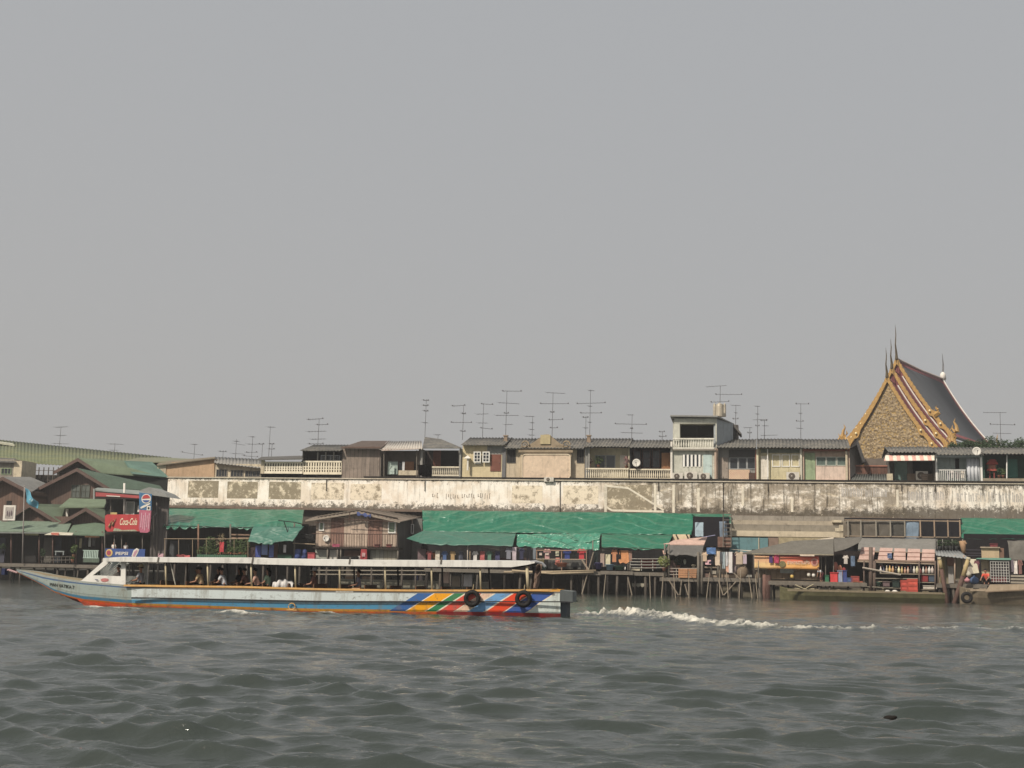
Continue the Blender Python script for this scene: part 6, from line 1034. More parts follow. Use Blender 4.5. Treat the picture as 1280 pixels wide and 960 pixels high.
for i, (c_, n_) in enumerate(zip(bc, nm)):
    px = 1101+i*3.8; c = P(px, 716.8, YE+.5); h = rnd.uniform(.42, .66); r_ = rnd.uniform(.09, .13); t = thing('bottle', f'{n_} bottle on the upper shelf under the pink boards', 'bottle', c, 'bottles on the riverside shelf')
    MB().lathe(c, [(r_, 0), (r_, h*.6), (r_*.4, h*.8), (r_*.35, h)], 8).build('body', MT(c_, rough=.3, streak=0, dirt=.05), t); MB().lathe(c+Vector((0, 0, h)), [(r_*.4, 0), (r_*.4, .05)], 8).build('cap', MT([(190, 60, 50), (60, 80, 130), (220, 220, 210)][i % 3]), t)
for i, (x0, y0, x1, y1, c_, lb, cat) in enumerate(((1126, 725, 1134, 741, (214, 70, 48), 'narrow orange red crate stack left of the large one', 'crate'), (1134.5, 723.5, 1147, 742.5, (226, 76, 46), 'large bright orange red crate stack on the quay', 'crate'), (1152, 718, 1160, 727, (150, 40, 44), 'dark red box on the middle shelf', 'box'), (1161, 719, 1168, 727, (72, 88, 108), 'slate blue box on the middle shelf beside the dark red box', 'box'), (1154, 732, 1171, 736, (210, 200, 184), 'long white foam box low on the right of the shelf', 'box'), (1104, 727, 1112, 733, (120, 96, 98), 'mauve box on the low left shelf', 'box'), (1116, 726, 1124, 734, (56, 78, 70), 'dark green box left of the orange crates', 'box'), (1064, 720, 1074, 732, (186, 76, 66), 'rust red crate next to the orange crate in the dark bay', 'crate'), (1066, 726.5, 1078, 732.5, (206, 100, 56), 'orange crate on the landing in the dark bay', 'crate'), (1059, 722, 1065, 732.5, (78, 110, 164), 'blue crate left of the rust red crate', 'crate'), (1054, 713, 1058.5, 731, (60, 78, 150), 'tall dark blue tub left of the blue crate', 'tub'), (1047, 713, 1053, 731, (150, 160, 190), 'pale blue tub second from the red cooler', 'tub'), (1031.5, 719, 1036, 731, (40, 122, 84), 'green tub between the person and the red cooler', 'tub'), (1038, 715.5, 1048, 732, (222, 38, 44), 'bright red cooler box in the dark bay', 'cooler'))):
    crate(x0, y0, x1, y1, YD-.3 if x0 < 1080 else YE-.1 if x0 < 1150 else YE+.5, c_, lb, cat, 'boxes and crates on the right quay', .45, 'crate' if cat == 'crate' else 'storage_box', cat == 'crate')
for px, lb in ((1109.5, 'left white bowl upside down under the low shelf'), (1118.5, 'right white bowl upside down under the low shelf')):
    c = P(px, 740.5, YE); t = thing('bowl', lb, 'bowl', c, 'upturned bowls'); MB().lathe(c, [(.28, 0), (.26, .09), (.14, .17), (.12, .2)], 12).build('shell', white, t)
for i, (px, y0, c_, lb) in enumerate(((1044.5, 703, (196, 110, 84), 'brick red cloth bundle hanging in the dark bay'), (1050, 707, (206, 130, 90), 'orange bundle right of the brick red one'), (1055, 710, (150, 50, 50), 'dark red bundle above the tubs'))): c = P(px, y0+5, YD+.8); t = thing('hanging_bundle', lb, 'bundle', c-Vector((0, 0, .4)), 'bundles in the dark bay'); MB().ell(c, (.2, .15, .4)).build('cloth', MT(c_), t); MB().tube([c+Vector((0, 0, .35)), c+Vector((0, 0, .8))], .015, 4).build('string', dark, t)
drum(1176, 744.5, 750, 6, YE-.4, (60, 56, 54), 'dark tin at the end of the right quay'); 
# long mossy pontoons (hulls of moored barges)
def pontoon(label, x0, x1, ytop, ybot, Y, wd, m, dm, name='moored_barge', lift=.25, bowl=True, bowr=False):
    xa, xb = xat(x0, ytop, Y), xat(x1, ytop, Y); zt_ = zat(ytop, (x0+x1)/2, Y); t = thing(name, label, 'barge', ((xa+xb)/2, Y+wd/2, 0), 'moored wooden barges'); n = 26; vs = []; K = 8
    for i in range(n+1):
        f = i/n; x = xa+(xb-xa)*f; e = 1-(1-min(1, f*6 if bowl else 1))**2; e2 = 1-(1-min(1, (1-f)*6 if bowr else 1))**2; s = max(.12, min(e, e2)); hw_ = wd/2*s; up_ = lift*(1-min(e, e2))
        for dy, z in ((-1, zt_+up_), (-1.04, zt_-.10+up_), (-.96, zt_*.45+up_), (-.7, -.25+up_*.8), (.7, -.25+up_*.8), (.96, zt_*.45+up_), (1.04, zt_-.10+up_), (1, zt_+up_)): vs.append((x, Y+wd/2+dy*hw_, z))
    fs = [(i*K+j, (i+1)*K+j, (i+1)*K+(j+1) % K, i*K+(j+1) % K) for i in range(n) for j in range(K-1)]+[tuple(range(K-1, -1, -1)), tuple(range(n*K, n*K+K))]
    fs += [(i*K+7, (i+1)*K+7, (i+1)*K, i*K) for i in range(n)]
    MB().add(vs, fs).build('hull', m, t); q = MB()
    for k in range(7): x = xa+(xb-xa)*(.1+.8*k/6); q.box(x-.07, Y+.15, zt_+.005, x+.07, Y+wd-.15, zt_+.1)
    q.build('deck_beams', dm, t); q = MB(); q.box(xa+.6, Y-.07, zt_-.12, xb-.2, Y-.02, zt_+.04).build('gunwale', dm, t); return t
mossw = MT((104, 100, 62), var=.5, dirt=.5, scale=1.2); pontoon('long mossy wooden barge moored under the landing on the right', 975, 1181, 739, 750, 108.5, 3.2, mossw, MT((134, 120, 92)))
pontoon('brown wooden barge moored at the far right edge', 1203, 1330, 738, 750, 108.8, 3.0, MT((126, 112, 88), var=.4, dirt=.5), MT((172, 152, 124)))
t = thing('barge_plank', 'wide pale plank lying along the far right barge', 'plank', P(1255, 737, 108.6)); MB().slab([P(1232, 740, 108.4), P(1300, 736, 108.4), P(1300, 730, 108.4), P(1238, 730.5, 108.4)], (0, .15, 0)).build('board', MT((178, 156, 126), var=.3), t); MB().slab([P(1232, 740.5, 108.35), P(1300, 737, 108.35), P(1300, 735.5, 108.35), P(1232, 739.3, 108.35)], (0, -.05, 0)).build('edge', MT((140, 118, 92)), t)
# leaning V piles, little shed, right end
for a, b_, y0, y1, r_, c_, lb in ((1174.5, 1186, 700, 756, .17, (112, 82, 70), 'brown pile leaning right, left arm of the V'), (1210, 1188.5, 700, 756, .20, (108, 80, 70), 'brown pile leaning left, right arm of the V')):
    q = MB(); p0, p1 = P(a, y0, YE-1.6), P(b_, y1-3, YE-1.6); p1.z = -.9; q.tube([p0, p0.lerp(p1, .5), p1], [r_*.85, r_, r_*1.15], 9); g = q.build('mooring_pile', MT(c_, var=.5, dirt=.35)); tag(g, lb, 'pile', 'mooring piles'); MB().tube([p0.lerp(p1, .0)+Vector((0, -.04, .05)), p0.lerp(p1, .30 if a > 1200 else .16)+Vector((0, -.04, 0))], [r_*.82, r_*.95], 9).build('yellow_band', MT((186, 162, 104), var=.5, dirt=.3), g)
    MB().tube([p0+Vector((0, -.02, 0)), p0+(p0-p1).normalized()*.22], [r_*1.0, r_*.8], 9).build('cap', MT((190, 180, 150)), g)
t = deck('narrow landing behind the V shaped piles', 1172, 1232, 730, YE-.6, 120, [1176, 1184, 1194, 1204, 1214, 1222, 1229], rows=(.12, 2.4), pr=.1)
t = thing('small_shed', 'small shed with tilted grey tin roof behind the V shaped piles', 'shed', P(1192, 730, YE+.3)); MB().corr(P(1170, 694, YE-.4), P(1212, 698.5, YE-.4), P(1200, 688.5, YE+2), P(1169, 688, YE+2), .3, .03).build('roof', MT((142, 146, 146), dirt=.3), t)
rbox(t, 'wall', MT((150, 140, 112), planks=.4), 1172, 696, 1206, 730, YE+1.2, .1); rbox(t, 'brown_panel', MT((140, 98, 80)), 1184, 697, 1193, 707, YE+1.0, .1); rbox(t, 'grey_panel', MT((158, 154, 148)), 1185.5, 708, 1192, 729, YE+.9, .1); rbox(t, 'side_panel', MT((146, 132, 80)), 1175, 697, 1181, 728, YE+1.05, .08)
for px in (1173, 1193.5, 1205): post(t, px, 694, 730, YE+.1, .06, MT((176, 150, 126)))
t = thing('upper_shelf', 'dark rack with pots above the tilted tin roof', 'rack', P(1186, 688, 118)); rbox(t, 'back', MT((50, 50, 46)), 1171, 672, 1203, 688, 118.4, .1); q = MB()
for px in (1171, 1178, 1190, 1203): q.pb(px, 674, px+.8, 688, 118, .08)
q.pb(1171, 678, 1203, 679, 118, .08).build('frame', MT((160, 158, 150)), t)
for i, px in enumerate((1175, 1183, 1188, 1196)): plant(px, 687.5, 117.8, .6, .3, ['leftmost small pot plant on the dark rack', 'second pot plant on the dark rack', 'third pot plant on the dark rack', 'rightmost pot plant on the dark rack near the brown column'][i], leaf2, (96, 100, 100), n=60)
t = thing('broken_column', 'rough orange brown timber column right of the dark rack', 'column', P(1204, 692, 117.5)); MB().tube([P(1203, 676, 117.5), P(1204, 684, 117.5), P(1205, 692, 117.5)], [.3, .24, .2], 7).build('trunk', MT((168, 130, 90), var=.5), t); MB().tube([P(1204, 677, 117.4), P(1208, 680, 117.3)], [.15, .1], 6).build('stub', MT((168, 130, 90), var=.5), t)
t = thing('tarpaulin', 'green tarpaulin at the right edge below the white wall', 'tarpaulin', P(1250, 672, 119), 'green tarpaulin awnings'); cloth(t, 'sheet', (1201, 647.5, 122.9), (1330, 649, 122.9), (1330, 674.5, 119), (1202, 672.5, 119), green_t, .12, .02, 80, 14, .1, 13); MB().tube([P(1202, 673, 119.1), P(1330, 675, 119.1)], .05, 5).build('edge_pole', dark, t)
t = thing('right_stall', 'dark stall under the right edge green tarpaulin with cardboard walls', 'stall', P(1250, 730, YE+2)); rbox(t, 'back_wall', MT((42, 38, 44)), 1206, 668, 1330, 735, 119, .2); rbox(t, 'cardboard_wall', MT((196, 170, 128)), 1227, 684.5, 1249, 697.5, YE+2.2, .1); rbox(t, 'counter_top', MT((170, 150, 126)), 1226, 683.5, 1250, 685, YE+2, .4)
rbox(t, 'cream_panel', MT((200, 184, 146)), 1227, 700, 1237, 728, YE+1.4, .1); rbox(t, 'floor', wood_grey, 1206, 731, 1330, 733, YE-.4, 4); rbox(t, 'brown_panel', MT((130, 96, 76)), 1250, 685, 1255, 698, YE+2.3, .1)
for y in (687, 691, 694): rbox(t, 'shelf', MT((84, 78, 90)), 1207, y, 1227, y+.7, YE+3, .3)
cloth(t, 'green_canopy', (1222, 697.5, YE+1.6), (1264, 697.5, YE+1.6), (1264, 700, YE+.5), (1219, 698.5, YE+.5), MT((92, 146, 126)), .06, .03, 24, 5); cloth(t, 'grey_curtain', (1259, 676, 118), (1300, 676, 118), (1300, 702, 117), (1262, 700, 117), grey_t, .25, 0, 24, 12, seed=4)
crate(1238, 679.5, 1247, 683.4, YE+2.2, (130, 52, 60), 'dark red bundle on the cardboard counter', 'box', None, .3, 'storage_box', False)
t = thing('wire_rack', 'white wire grid rack beside the person in orange', 'rack', P(1250, 728, YE+.5)); q = MB()
for k in range(8): q.pb(1238+k*3.3, 702, 1238.6+k*3.3, 728, YE+.5, .03)
for k in range(8): q.pb(1238, 702+k*3.5, 1261.5, 702.5+k*3.5, YE+.47, .03)
q.build('wire_grid', MT((206, 206, 200)), t); rbox(t, 'rack_backing', MT((66, 60, 66)), 1238, 702, 1262, 728, YE+.9, .1); crate(1240, 721, 1258, 727.5, YE+.62, (140, 40, 44), 'dark red carton inside the wire grid rack', 'box', None, .25, 'storage_box', False)
for a in ((1269, 701, 4, 15, (222, 214, 206), 'white towel on the far right railing'), (1275, 700, 6, 16, (140, 96, 88), 'brown shirt on the far right railing'), (1265.5, 700, 3.5, 14, (120, 110, 120), 'grey strip left of the white towel on the far right')): garment('towel' if 'shirt' not in a[5] else 'shirt', *a[:4], YE+.2, a[4], a[5])
t = thing('side_bench', 'grey slatted bench at the far right behind the barge', 'bench', P(1275, 732, YE)); q = MB()
for k in range(3): rbox(t, 'slat', MT((160, 150, 132)), 1264, 719+k*4, 1300, 721.5+k*4, YE+.2, .3)
for px in (1268, 1296): rbox(t, 'leg', wood_dark, px, 721, px+1.2, 733, YE+.55, .1)
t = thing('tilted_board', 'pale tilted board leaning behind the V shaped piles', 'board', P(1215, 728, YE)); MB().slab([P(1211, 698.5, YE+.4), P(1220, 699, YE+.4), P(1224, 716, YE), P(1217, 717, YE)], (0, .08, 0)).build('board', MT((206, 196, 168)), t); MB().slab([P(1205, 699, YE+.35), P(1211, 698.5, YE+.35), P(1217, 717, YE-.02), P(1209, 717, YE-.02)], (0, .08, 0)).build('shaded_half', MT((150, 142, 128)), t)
for i, (px, py, w, h, rgb, lb) in enumerate(((1218, 730, 11, 9, (74, 104, 150), 'blue cloth sack behind the right arm of the V'), (1209, 728, 7, 5, (200, 132, 140), 'pink bag left of the blue cloth sack'), (1211, 721, 6, 6, (186, 180, 160), 'pale looped bag above the pink bag'))):
    c = P(px, py-h/2, YE-.2); k = .07; t = thing('sack', lb, 'sack', c-Vector((0, 0, h*k/2)), 'bags on the narrow landing'); MB().ell(c, (w*k/2, .25, h*k/2), 10, 7).build('bag', MT(rgb), t); MB().ell(c+Vector((0, 0, h*k/2)), (.1, .08, .09)).build('neck', MT(rgb), t)
def tyre(c, R_, r_, label, ax='y', group='rubber tyres hung as fenders', T=None):
    vs = []; fs = []; n, k = 24, 8; c = Vector(c)
    for i in range(n):
        a = 2*math.pi*i/n
        for j in range(k):
            b_ = 2*math.pi*j/k; rr = R_+r_*math.cos(b_)*(1.0); y = r_*1.15*math.sin(b_)*(.9+.1*((i % 2) if abs(math.cos(b_)) > .7 and math.cos(b_) > 0 else 1)); vs.append(Vector((rr*math.cos(a), y, rr*math.sin(a))))
    vs = [(T(v) if T else v)+c for v in vs]; fs = [(i*k+j, ((i+1) % n)*k+j, ((i+1) % n)*k+(j+1) % k, i*k+(j+1) % k) for i in range(n) for j in range(k)]
    t = thing('tyre', label, 'tyre', c-Vector((0, 0, R_+r_)), group); MB().add(vs, fs, True).build('rubber', rubber, t)
    rp = MB().tube([c+Vector((0, .06, R_)), c+Vector((.02, .1, R_+.28))], .02, 5); rp.build('rope', MT((170, 150, 110)), t); return t
tyre(P(1208.5, 747, 108.5), .33, .14, 'grey tyre hung at the left end of the far right barge')
# ================================================================== people
def skinned(vs, es, rs, T, root=0, sub=1):
    me = bpy.data.meshes.new('sk'); me.from_pydata([tuple(v) for v in vs], es, []); o = bpy.data.objects.new('sk', me); COL.objects.link(o)
    m = o.modifiers.new('s', 'SKIN'); m.use_smooth_shade = True
    for i, r in enumerate(rs):
        sv_ = me.skin_vertices[0].data[i]; sv_.radius = (r, r) if not hasattr(r, '__len__') else r; sv_.use_root = (i == root)
    s = o.modifiers.new('d', 'SUBSURF'); s.levels = sub; s.render_levels = sub
    dg = bpy.context.evaluated_depsgraph_get(); ev = bpy.data.meshes.new_from_object(o.evaluated_get(dg)); bpy.data.objects.remove(o); bpy.data.meshes.remove(me)
    pv_ = [T(v.co) for v in ev.vertices]; pf = [tuple(p.vertices) for p in ev.polygons]; bpy.data.meshes.remove(ev); return pv_, pf
def person(base, face, pose, shirt, trousers, label, s=1.0, hat=None, hairc=None, seat=.45, lean=.05, long_hair=False, group=None, arms='lap'):
    """local frame: +y is where the figure faces; base is the floor point"""
    base = Vector(base); R_ = Matrix.Rotation(face, 3, 'Z'); T = lambda p: base+R_ @ (Vector(p)*s)
    V = Vector
    if pose == 'sit': pel = V((0, 0, seat+.09)); kn = [V((sx*.12, .43, seat+.07)) for sx in (-1, 1)]; an = [V((sx*.12, .42, .08)) for sx in (-1, 1)]; ln = lean
    elif pose == 'stand': pel = V((0, 0, .92)); kn = [V((sx*.10, .03, .49)) for sx in (-1, 1)]; an = [V((sx*.11, 0, .08)) for sx in (-1, 1)]; ln = lean
    elif pose == 'squat': pel = V((0, -.08, .26)); kn = [V((sx*.20, .30, .48)) for sx in (-1, 1)]; an = [V((sx*.13, .06, .08)) for sx in (-1, 1)]; ln = .55
    else: pel = V((0, -.1, .86)); kn = [V((sx*.12, .08, .46)) for sx in (-1, 1)]; an = [V((sx*.12, 0, .08)) for sx in (-1, 1)]; ln = .95
    d = V((0, math.sin(ln), math.cos(ln))); hd = V((0, math.sin(ln*.5), math.cos(ln*.5)))
    waist = pel+d*.18; chest = pel+d*.38; neck = pel+d*.53; hb = neck+hd*.09; hc = neck+hd*.18; ht = neck+hd*.255
    sh = [chest+d*.09+V((sx*.17, 0, 0)) for sx in (-1, 1)]
    if arms == 'lap': el = [sh[i]+V(((-.05, .05)[i], .08, -.27)) for i in (0, 1)]; wr = [el[i]+V(((.06, -.06)[i], .23, -.04)) for i in (0, 1)]
    elif arms == 'down': el = [sh[i]+V(((-.06, .06)[i], .0, -.28)) for i in (0, 1)]; wr = [el[i]+V(((-.02, .02)[i], .06, -.25)) for i in (0, 1)]
    else: el = [sh[i]+V(((-.06, .06)[i], .14, -.22)) for i in (0, 1)]; wr = [el[i]+V(((.03, -.03)[i], .20, -.10)) for i in (0, 1)]
    vs = [pel, waist, chest, neck, hb, hc, ht]; rs = [.13, .115, .135, .05, .065, .088, .06]; es = [(0, 1), (1, 2), (2, 3), (3, 4), (4, 5), (5, 6)]
    for i in (0, 1):
        b = len(vs); hip = pel+V(((-.09, .09)[i], .02, -.02)); vs += [hip, kn[i], an[i], an[i]+V((0, .13, -.045))]; rs += [.085, .058, .038, .032]; es += [(0, b), (b, b+1), (b+1, b+2), (b+2, b+3)]
        b = len(vs); vs += [sh[i], el[i], wr[i], wr[i]+(wr[i]-el[i]).normalized()*.07]; rs += [.058, .042, .028, (.034, .018)]; es += [(2, b), (b, b+1), (b+1, b+2), (b+2, b+3)]
    pv_, pf = skinned(vs, es, rs, T); m = MB(); m.add(pv_, pf, True); fw = V((0, math.cos(ln*.5), -math.sin(ln*.5)))
    m.tube([T(hc+fw*.075+hd*.01), T(hc+fw*.108-hd*.012), T(hc+fw*.085-hd*.025)], [.012*s, .016*s, .012*s], 5)      # nose
    m.tube([T(hc+fw*.083-hd*.045-V((.02, 0, 0))), T(hc+fw*.088-hd*.045), T(hc+fw*.083-hd*.045+V((.02, 0, 0)))], .007*s, 4)
    for sx in (-1, 1): m.tube([T(hc+V((sx*.083, 0, 0))+hd*.02), T(hc+V((sx*.095, -.01, 0))), T(hc+V((sx*.083, 0, 0))-hd*.02)], .012*s, 4)
    for i in (0, 1):
        dr = (wr[i]-el[i]).normalized(); sd_ = dr.cross(V((0, 0, 1))).normalized(); pm_ = wr[i]+dr*.06
        for k, L in enumerate((.060, .072, .067, .052)):
            o_ = pm_+sd_*(k-1.5)*.019; m.tube([T(o_-dr*.02), T(o_+dr*L*.5-V((0, 0, .006))), T(o_+dr*L*.85-V((0, 0, .026))), T(o_+dr*L*.9-V((0, 0, .04)))], [.009*s, .0085*s, .007*s, .006*s], 5)
        o_ = wr[i]+dr*.025; sg = 1 if i == 0 else -1; m.tube([T(o_+sd_*sg*.02), T(o_+sd_*sg*.048+dr*.03), T(o_+sd_*sg*.05+dr*.055-V((0, 0, .012)))], [.012*s, .009*s, .007*s], 5)
    t = thing('person', label, 'person', base, group); sk_m = skin; m.build('body', sk_m, t)
    for sx in (-1, 1): MB().ell(T(hc+fw*.086+hd*.012+V((sx*.032, 0, 0))), (.011*s,)*3, 6, 4).build('eye', hair_m, t)
    vs2 = [pel+V((0, 0, -.04)), waist, chest, neck-d*.06]; rs2 = [.15, .14, .155, .08]; es2 = [(0, 1), (1, 2), (2, 3)]
    for i in (0, 1): b = len(vs2); vs2 += [sh[i], sh[i].lerp(el[i], .75)]; rs2 += [.078, .066]; es2 += [(2, b), (b, b+1)]
    a, b_ = skinned(vs2, es2, rs2, T); MB().add(a, b_, True).build('shirt', MT(shirt, var=.2, dirt=.05, streak=0), t)
    vs3 = [pel+V((0, 0, .03))]; rs3 = [.148]; es3 = []
    for i in (0, 1): b = len(vs3); vs3 += [pel+V(((-.09, .09)[i], .02, -.02)), kn[i], kn[i].lerp(an[i], .75)]; rs3 += [.105, .078, .062]; es3 += [(0, b), (b, b+1), (b+1, b+2)]
    a, b_ = skinned(vs3, es3, rs3, T); MB().add(a, b_, True).build('trousers', MT(trousers, var=.2, dirt=.05, streak=0), t)
    h = MB(); hh = hc+hd*.035-fw*.018; RR = R_ @ Matrix.Rotation(-ln*.5, 3, 'X')
    n, k = 7, 12; vv = []; ff = []
    for i in range(n+1):
        al = math.pi*(.03+.60*i/n)
        for j in range(k):
            be = 2*math.pi*j/k; fr = math.sin(be); dn = al if fr < .3 else min(al, math.pi*.36)
            vv.append(T(hh)+RR @ V((.102*math.sin(dn)*math.cos(be), .108*math.sin(dn)*fr, .10*math.cos(dn)))*s)
    for i in range(n):
        for j in range(k): ff.append((i*k+j, (i+1)*k+j, (i+1)*k+(j+1) % k, i*k+(j+1) % k))
    ff.append(tuple(range(k))); h.add(vv, ff, True)
    if long_hair: h.tube([T(hc-fw*.07), T(hc-fw*.10-V((0, 0, .15))), T(hc-fw*.09-V((0, 0, .28)))], [.08*s, .075*s, .03*s], 8)
    h.build('hair', MT(hairc, var=.1) if hairc else hair_m, t)
    if hat:
        q = MB(); top = T(hc+hd*.06); q.lathe(top, [(.17*s, -.005), (.175*s, .005), (.105*s, .02), (.10*s, .08), (.06*s, .105), (.01, .108)], 14); q.build('hat', MT(hat, var=.1, dirt=.05, streak=0), t)
    return t
# ================================================================== the long passenger boat
BA = math.radians(3.2); UU = Vector((math.cos(BA), math.sin(BA), 0)); VV = Vector((-math.sin(BA), math.cos(BA), 0)); BO = G(560, 768.5)
def PB(px, py, v=0.0):                       # point on the boat's vertical plane at v metres behind its near side
    d = ray(px, py); q = BO+VV*v-Vector((0, 0, H)); t = q.dot(VV)/d.dot(VV); return Vector((0, 0, H))+d*t
def UZ(px, py): p = PB(px, py); return (p-BO).dot(UU), p.z
def BW(u, v, z): return BO+UU*u+VV*v+Vector((0, 0, z))
ST = [(4, 711.2, 711.8, 712.4, 713.2, 713.5, 714.2, 714.7, 715.2), (14, 712.4, 713.6, 715, 716.4, 716.8, 717.8, 718.5, 719.2), (25, 714, 716, 718, 720, 720.6, 722, 723, 724), (36, 716.3, 718.4, 720.6, 723.8, 724.6, 727, 728, 729.2), (45, 718.5, 720.5, 723, 727.4, 728.2, 731, 732.2, 733.5), (60, 721, 723, 725.5, 734, 735, 739, 740.5, 742.3),
      (80, 724, 726, 728.5, 739, 740, 745, 746.8, 752), (100, 726.5, 728.5, 730.5, 742, 743, 749, 751, 758), (155, 731, 733, 735, 746.3, 747.5, 753.5, 756, 763), (206, 732, 734.3, 736.5, 747, 748.3, 755, 757.5, 765), (300, 733, 735.5, 738, 749, 750.5, 758.5, 761, 768), (400, 736, 738.3, 740.5, 751, 752.5, 761, 764, 770), (500, 737.5, 739.8, 741.5, 751.3, 752.6, 762, 764.5, 772), (600, 737.6, 740, 742, 751.4, 752.8, 763, 765.5, 773), (700, 737, 739.5, 741.8, 751.5, 752.8, 765, 767.5, 774)]
VB = [0, .08, .17, .46, .51, .80, .89, 1.05]; BEAM = 2.3
boat = thing('passenger_boat', 'long white passenger boat with blue stripe and rainbow slanted bands heading left on the river', 'boat', BW(-5, BEAM/2, 0))
def interp(px, k):
    for a, b_ in zip(ST, ST[1:]):
        if px <= b_[0] or b_ is ST[-1]: f = (px-a[0])/(b_[0]-a[0]); return a[k]+(b_[k]-a[k])*f
def bm_material():
    n = NT('painted_hull'); uv = n.sep(n.tc.outputs['UV']); U, V_ = uv[0], uv[1]
    uof = lambda px: (px-4)/700
    white_b = lin(198, 208, 208); pale_b = lin(146, 158, 154); blue = lin(78, 140, 174); dk = lin(60, 66, 72); yel = lin(226, 166, 70); red = lin(206, 74, 42); gry = lin(112, 112, 112); lblue = lin(156, 186, 200); maroon_ = lin(140, 40, 46)
    bands = n.ramp(V_, [(0, yel), (.08, gry), (.17, white_b), (.46, dk), (.51, lblue), (.60, blue), (.80, yel), (.89, lin(206, 100, 48))], True)
    bowb = n.ramp(V_, [(0, lin(176, 168, 140)), (.08, lin(70, 96, 130)), (.17, pale_b), (.62, lin(58, 112, 140)), (.80, lin(222, 130, 60)), (.87, lin(214, 84, 44)), (.95, red)], True)
    col = n.mix(n.math('GREATER_THAN', U, uof(163)), bowb, bands)
    midb = n.mix(n.math('MULTIPLY', n.math('LESS_THAN', U, uof(155)), n.math('LESS_THAN', V_, .1)), col, lin(150, 156, 150)); col = midb
    t = n.math('SUBTRACT', n.math('MULTIPLY', U, 700), n.math('MULTIPLY', V_, -52))      # slanted: lower parts start farther left
    # colour runs in photo pixels measured at the upper edge
    base = 522+.17*52-4
    seq = [(0, lin(58, 100, 160)), (19, lin(236, 226, 206)), (21, lin(236, 164, 30)), (43, lin(236, 226, 206)), (45, lin(52, 128, 84)), (58, lin(236, 226, 206)), (61, lin(216, 84, 70)), (80, lin(236, 226, 206)), (82, lin(230, 196, 172)), (94, lin(236, 226, 206)), (97, lin(110, 160, 208)), (117, lin(236, 226, 206)), (120, lin(226, 76, 44)), (141, lin(236, 226, 206)), (143, lin(60, 92, 164)), (169, lin(236, 226, 206)), (172, lin(206, 216, 212))]
    W_ = 250.0; tn = n.math('DIVIDE', n.math('SUBTRACT', t, base), W_)
    a = n.ramp(tn, [(min(.999, p/W_), c) for p, c in seq], True)
    inb = n.math('MULTIPLY', n.math('GREATER_THAN', t, base), n.math('MULTIPLY', n.math('GREATER_THAN', V_, .17), n.math('LESS_THAN', V_, .87)))
    inb = n.math('MULTIPLY', inb, n.math('SUBTRACT', 1.0, n.math('MULTIPLY', n.math('GREATER_THAN', V_, .46), n.math('LESS_THAN', V_, .51))))
    col = n.mix(inb, col, a)
    lowr = n.math('MULTIPLY', n.math('GREATER_THAN', U, uof(545)), n.math('GREATER_THAN', V_, .87)); col = n.mix(lowr, col, maroon_)
    st = n.noise(1, 6, n.map((3, 3, .6)), .7); col = n.mix(n.mr(st, .48, .70, 0, .5), col, lin(120, 112, 96)); f2 = n.noise(5, 6, n.map((1, 1, 2)), .75); col = n.mix(n.mr(f2, .54, .68, 0, .65), col, lin(96, 90, 80))
    wl = n.mr(V_, .80, 1.05, 0, .55); col = n.mix(n.math('MULTIPLY', wl, n.mr(f2, .4, .6)), col, lin(70, 52, 44))
    n.bump(n.noise(8, 4), .25, .01); return n.fin(col, .42, 0, .4)
hullm = bm_material()
pxs = [4, 9, 14, 20, 25, 30, 36, 45, 52, 60, 70, 80, 90, 100, 115, 130, 155, 180, 206]+list(range(225, 690, 25))+[700]
hb = MB(); uv = []; K = 16
def hwid(px): return BEAM/2*(min(1, ((px-3)/190.0))**.42) if px < 193 else BEAM/2*(1 if px < 560 else 1-.10*((px-560)/140)**2)
for px in pxs:
    hw_ = max(.03, hwid(px)); row = []
    for k in range(8):
        u, z = UZ(px, interp(px, k+1)); fl = .0 if k < 3 else (.01, .02, .05, .09, .16)[k-3]; fl *= min(1, hw_/BEAM*2.4)
        if px < 100 and k == 7: fl = hw_*.75
        row.append((u, min(hw_*.97, fl), z, VB[k]))
    for u, fl, z, vv in row: hb.v.append(tuple(BW(u, BEAM/2-hw_+fl, z))); uv.append(((px-4)/700, vv))
    for u, fl, z, vv in reversed(row): hb.v.append(tuple(BW(u, BEAM/2+hw_-fl, z))); uv.append(((px-4)/700, vv))
n = len(pxs)
for i in range(n-1):
    for j in range(K): hb.f.append((i*K+j, i*K+(j+1) % K, (i+1)*K+(j+1) % K, (i+1)*K+j)); hb.m.append(0 if j != K-1 else 1); hb.sm.append(False)
hb.f.append(tuple(range(K))); hb.m.append(0); hb.sm.append(False); hb.f.append(tuple((n-1)*K+j for j in range(K-1, -1, -1))); hb.m.append(1); hb.sm.append(False)
# the sheer-to-sheer faces become the sunken floor: drop them and add a floor instead
hb.uv = uv; keep = [i for i, (f, m_) in enumerate(zip(hb.f, hb.m)) if m_ != 1 or len(f) > 4]
hb.f = [hb.f[i] for i in keep]; hb.m = [hb.m[i] for i in keep]; hb.sm = [hb.sm[i] for i in keep]
hb.build('hull', [hullm, MT((78, 92, 104), dirt=.4, streak=.4)], boat)
fm = MT((120, 112, 96), var=.3, dirt=.3); q = MB(); fp = []
for px in pxs:
    if px < 100: continue
    u, _ = UZ(px, interp(px, 1)); fp.append((u, hwid(px)))
q.slab([BW(u, BEAM/2-h_+.08, .42) for u, h_ in fp]+[BW(u, BEAM/2+h_-.08, .42) for u, h_ in reversed(fp)], (0, 0, -.05)); q.build('floor', fm, boat)
q = MB(); fp = []
for px in [6, 9, 14, 20, 25, 30, 36, 45, 60, 80, 100]:
    u, z = UZ(px, interp(px, 1)); fp.append((u, hwid(px), z))
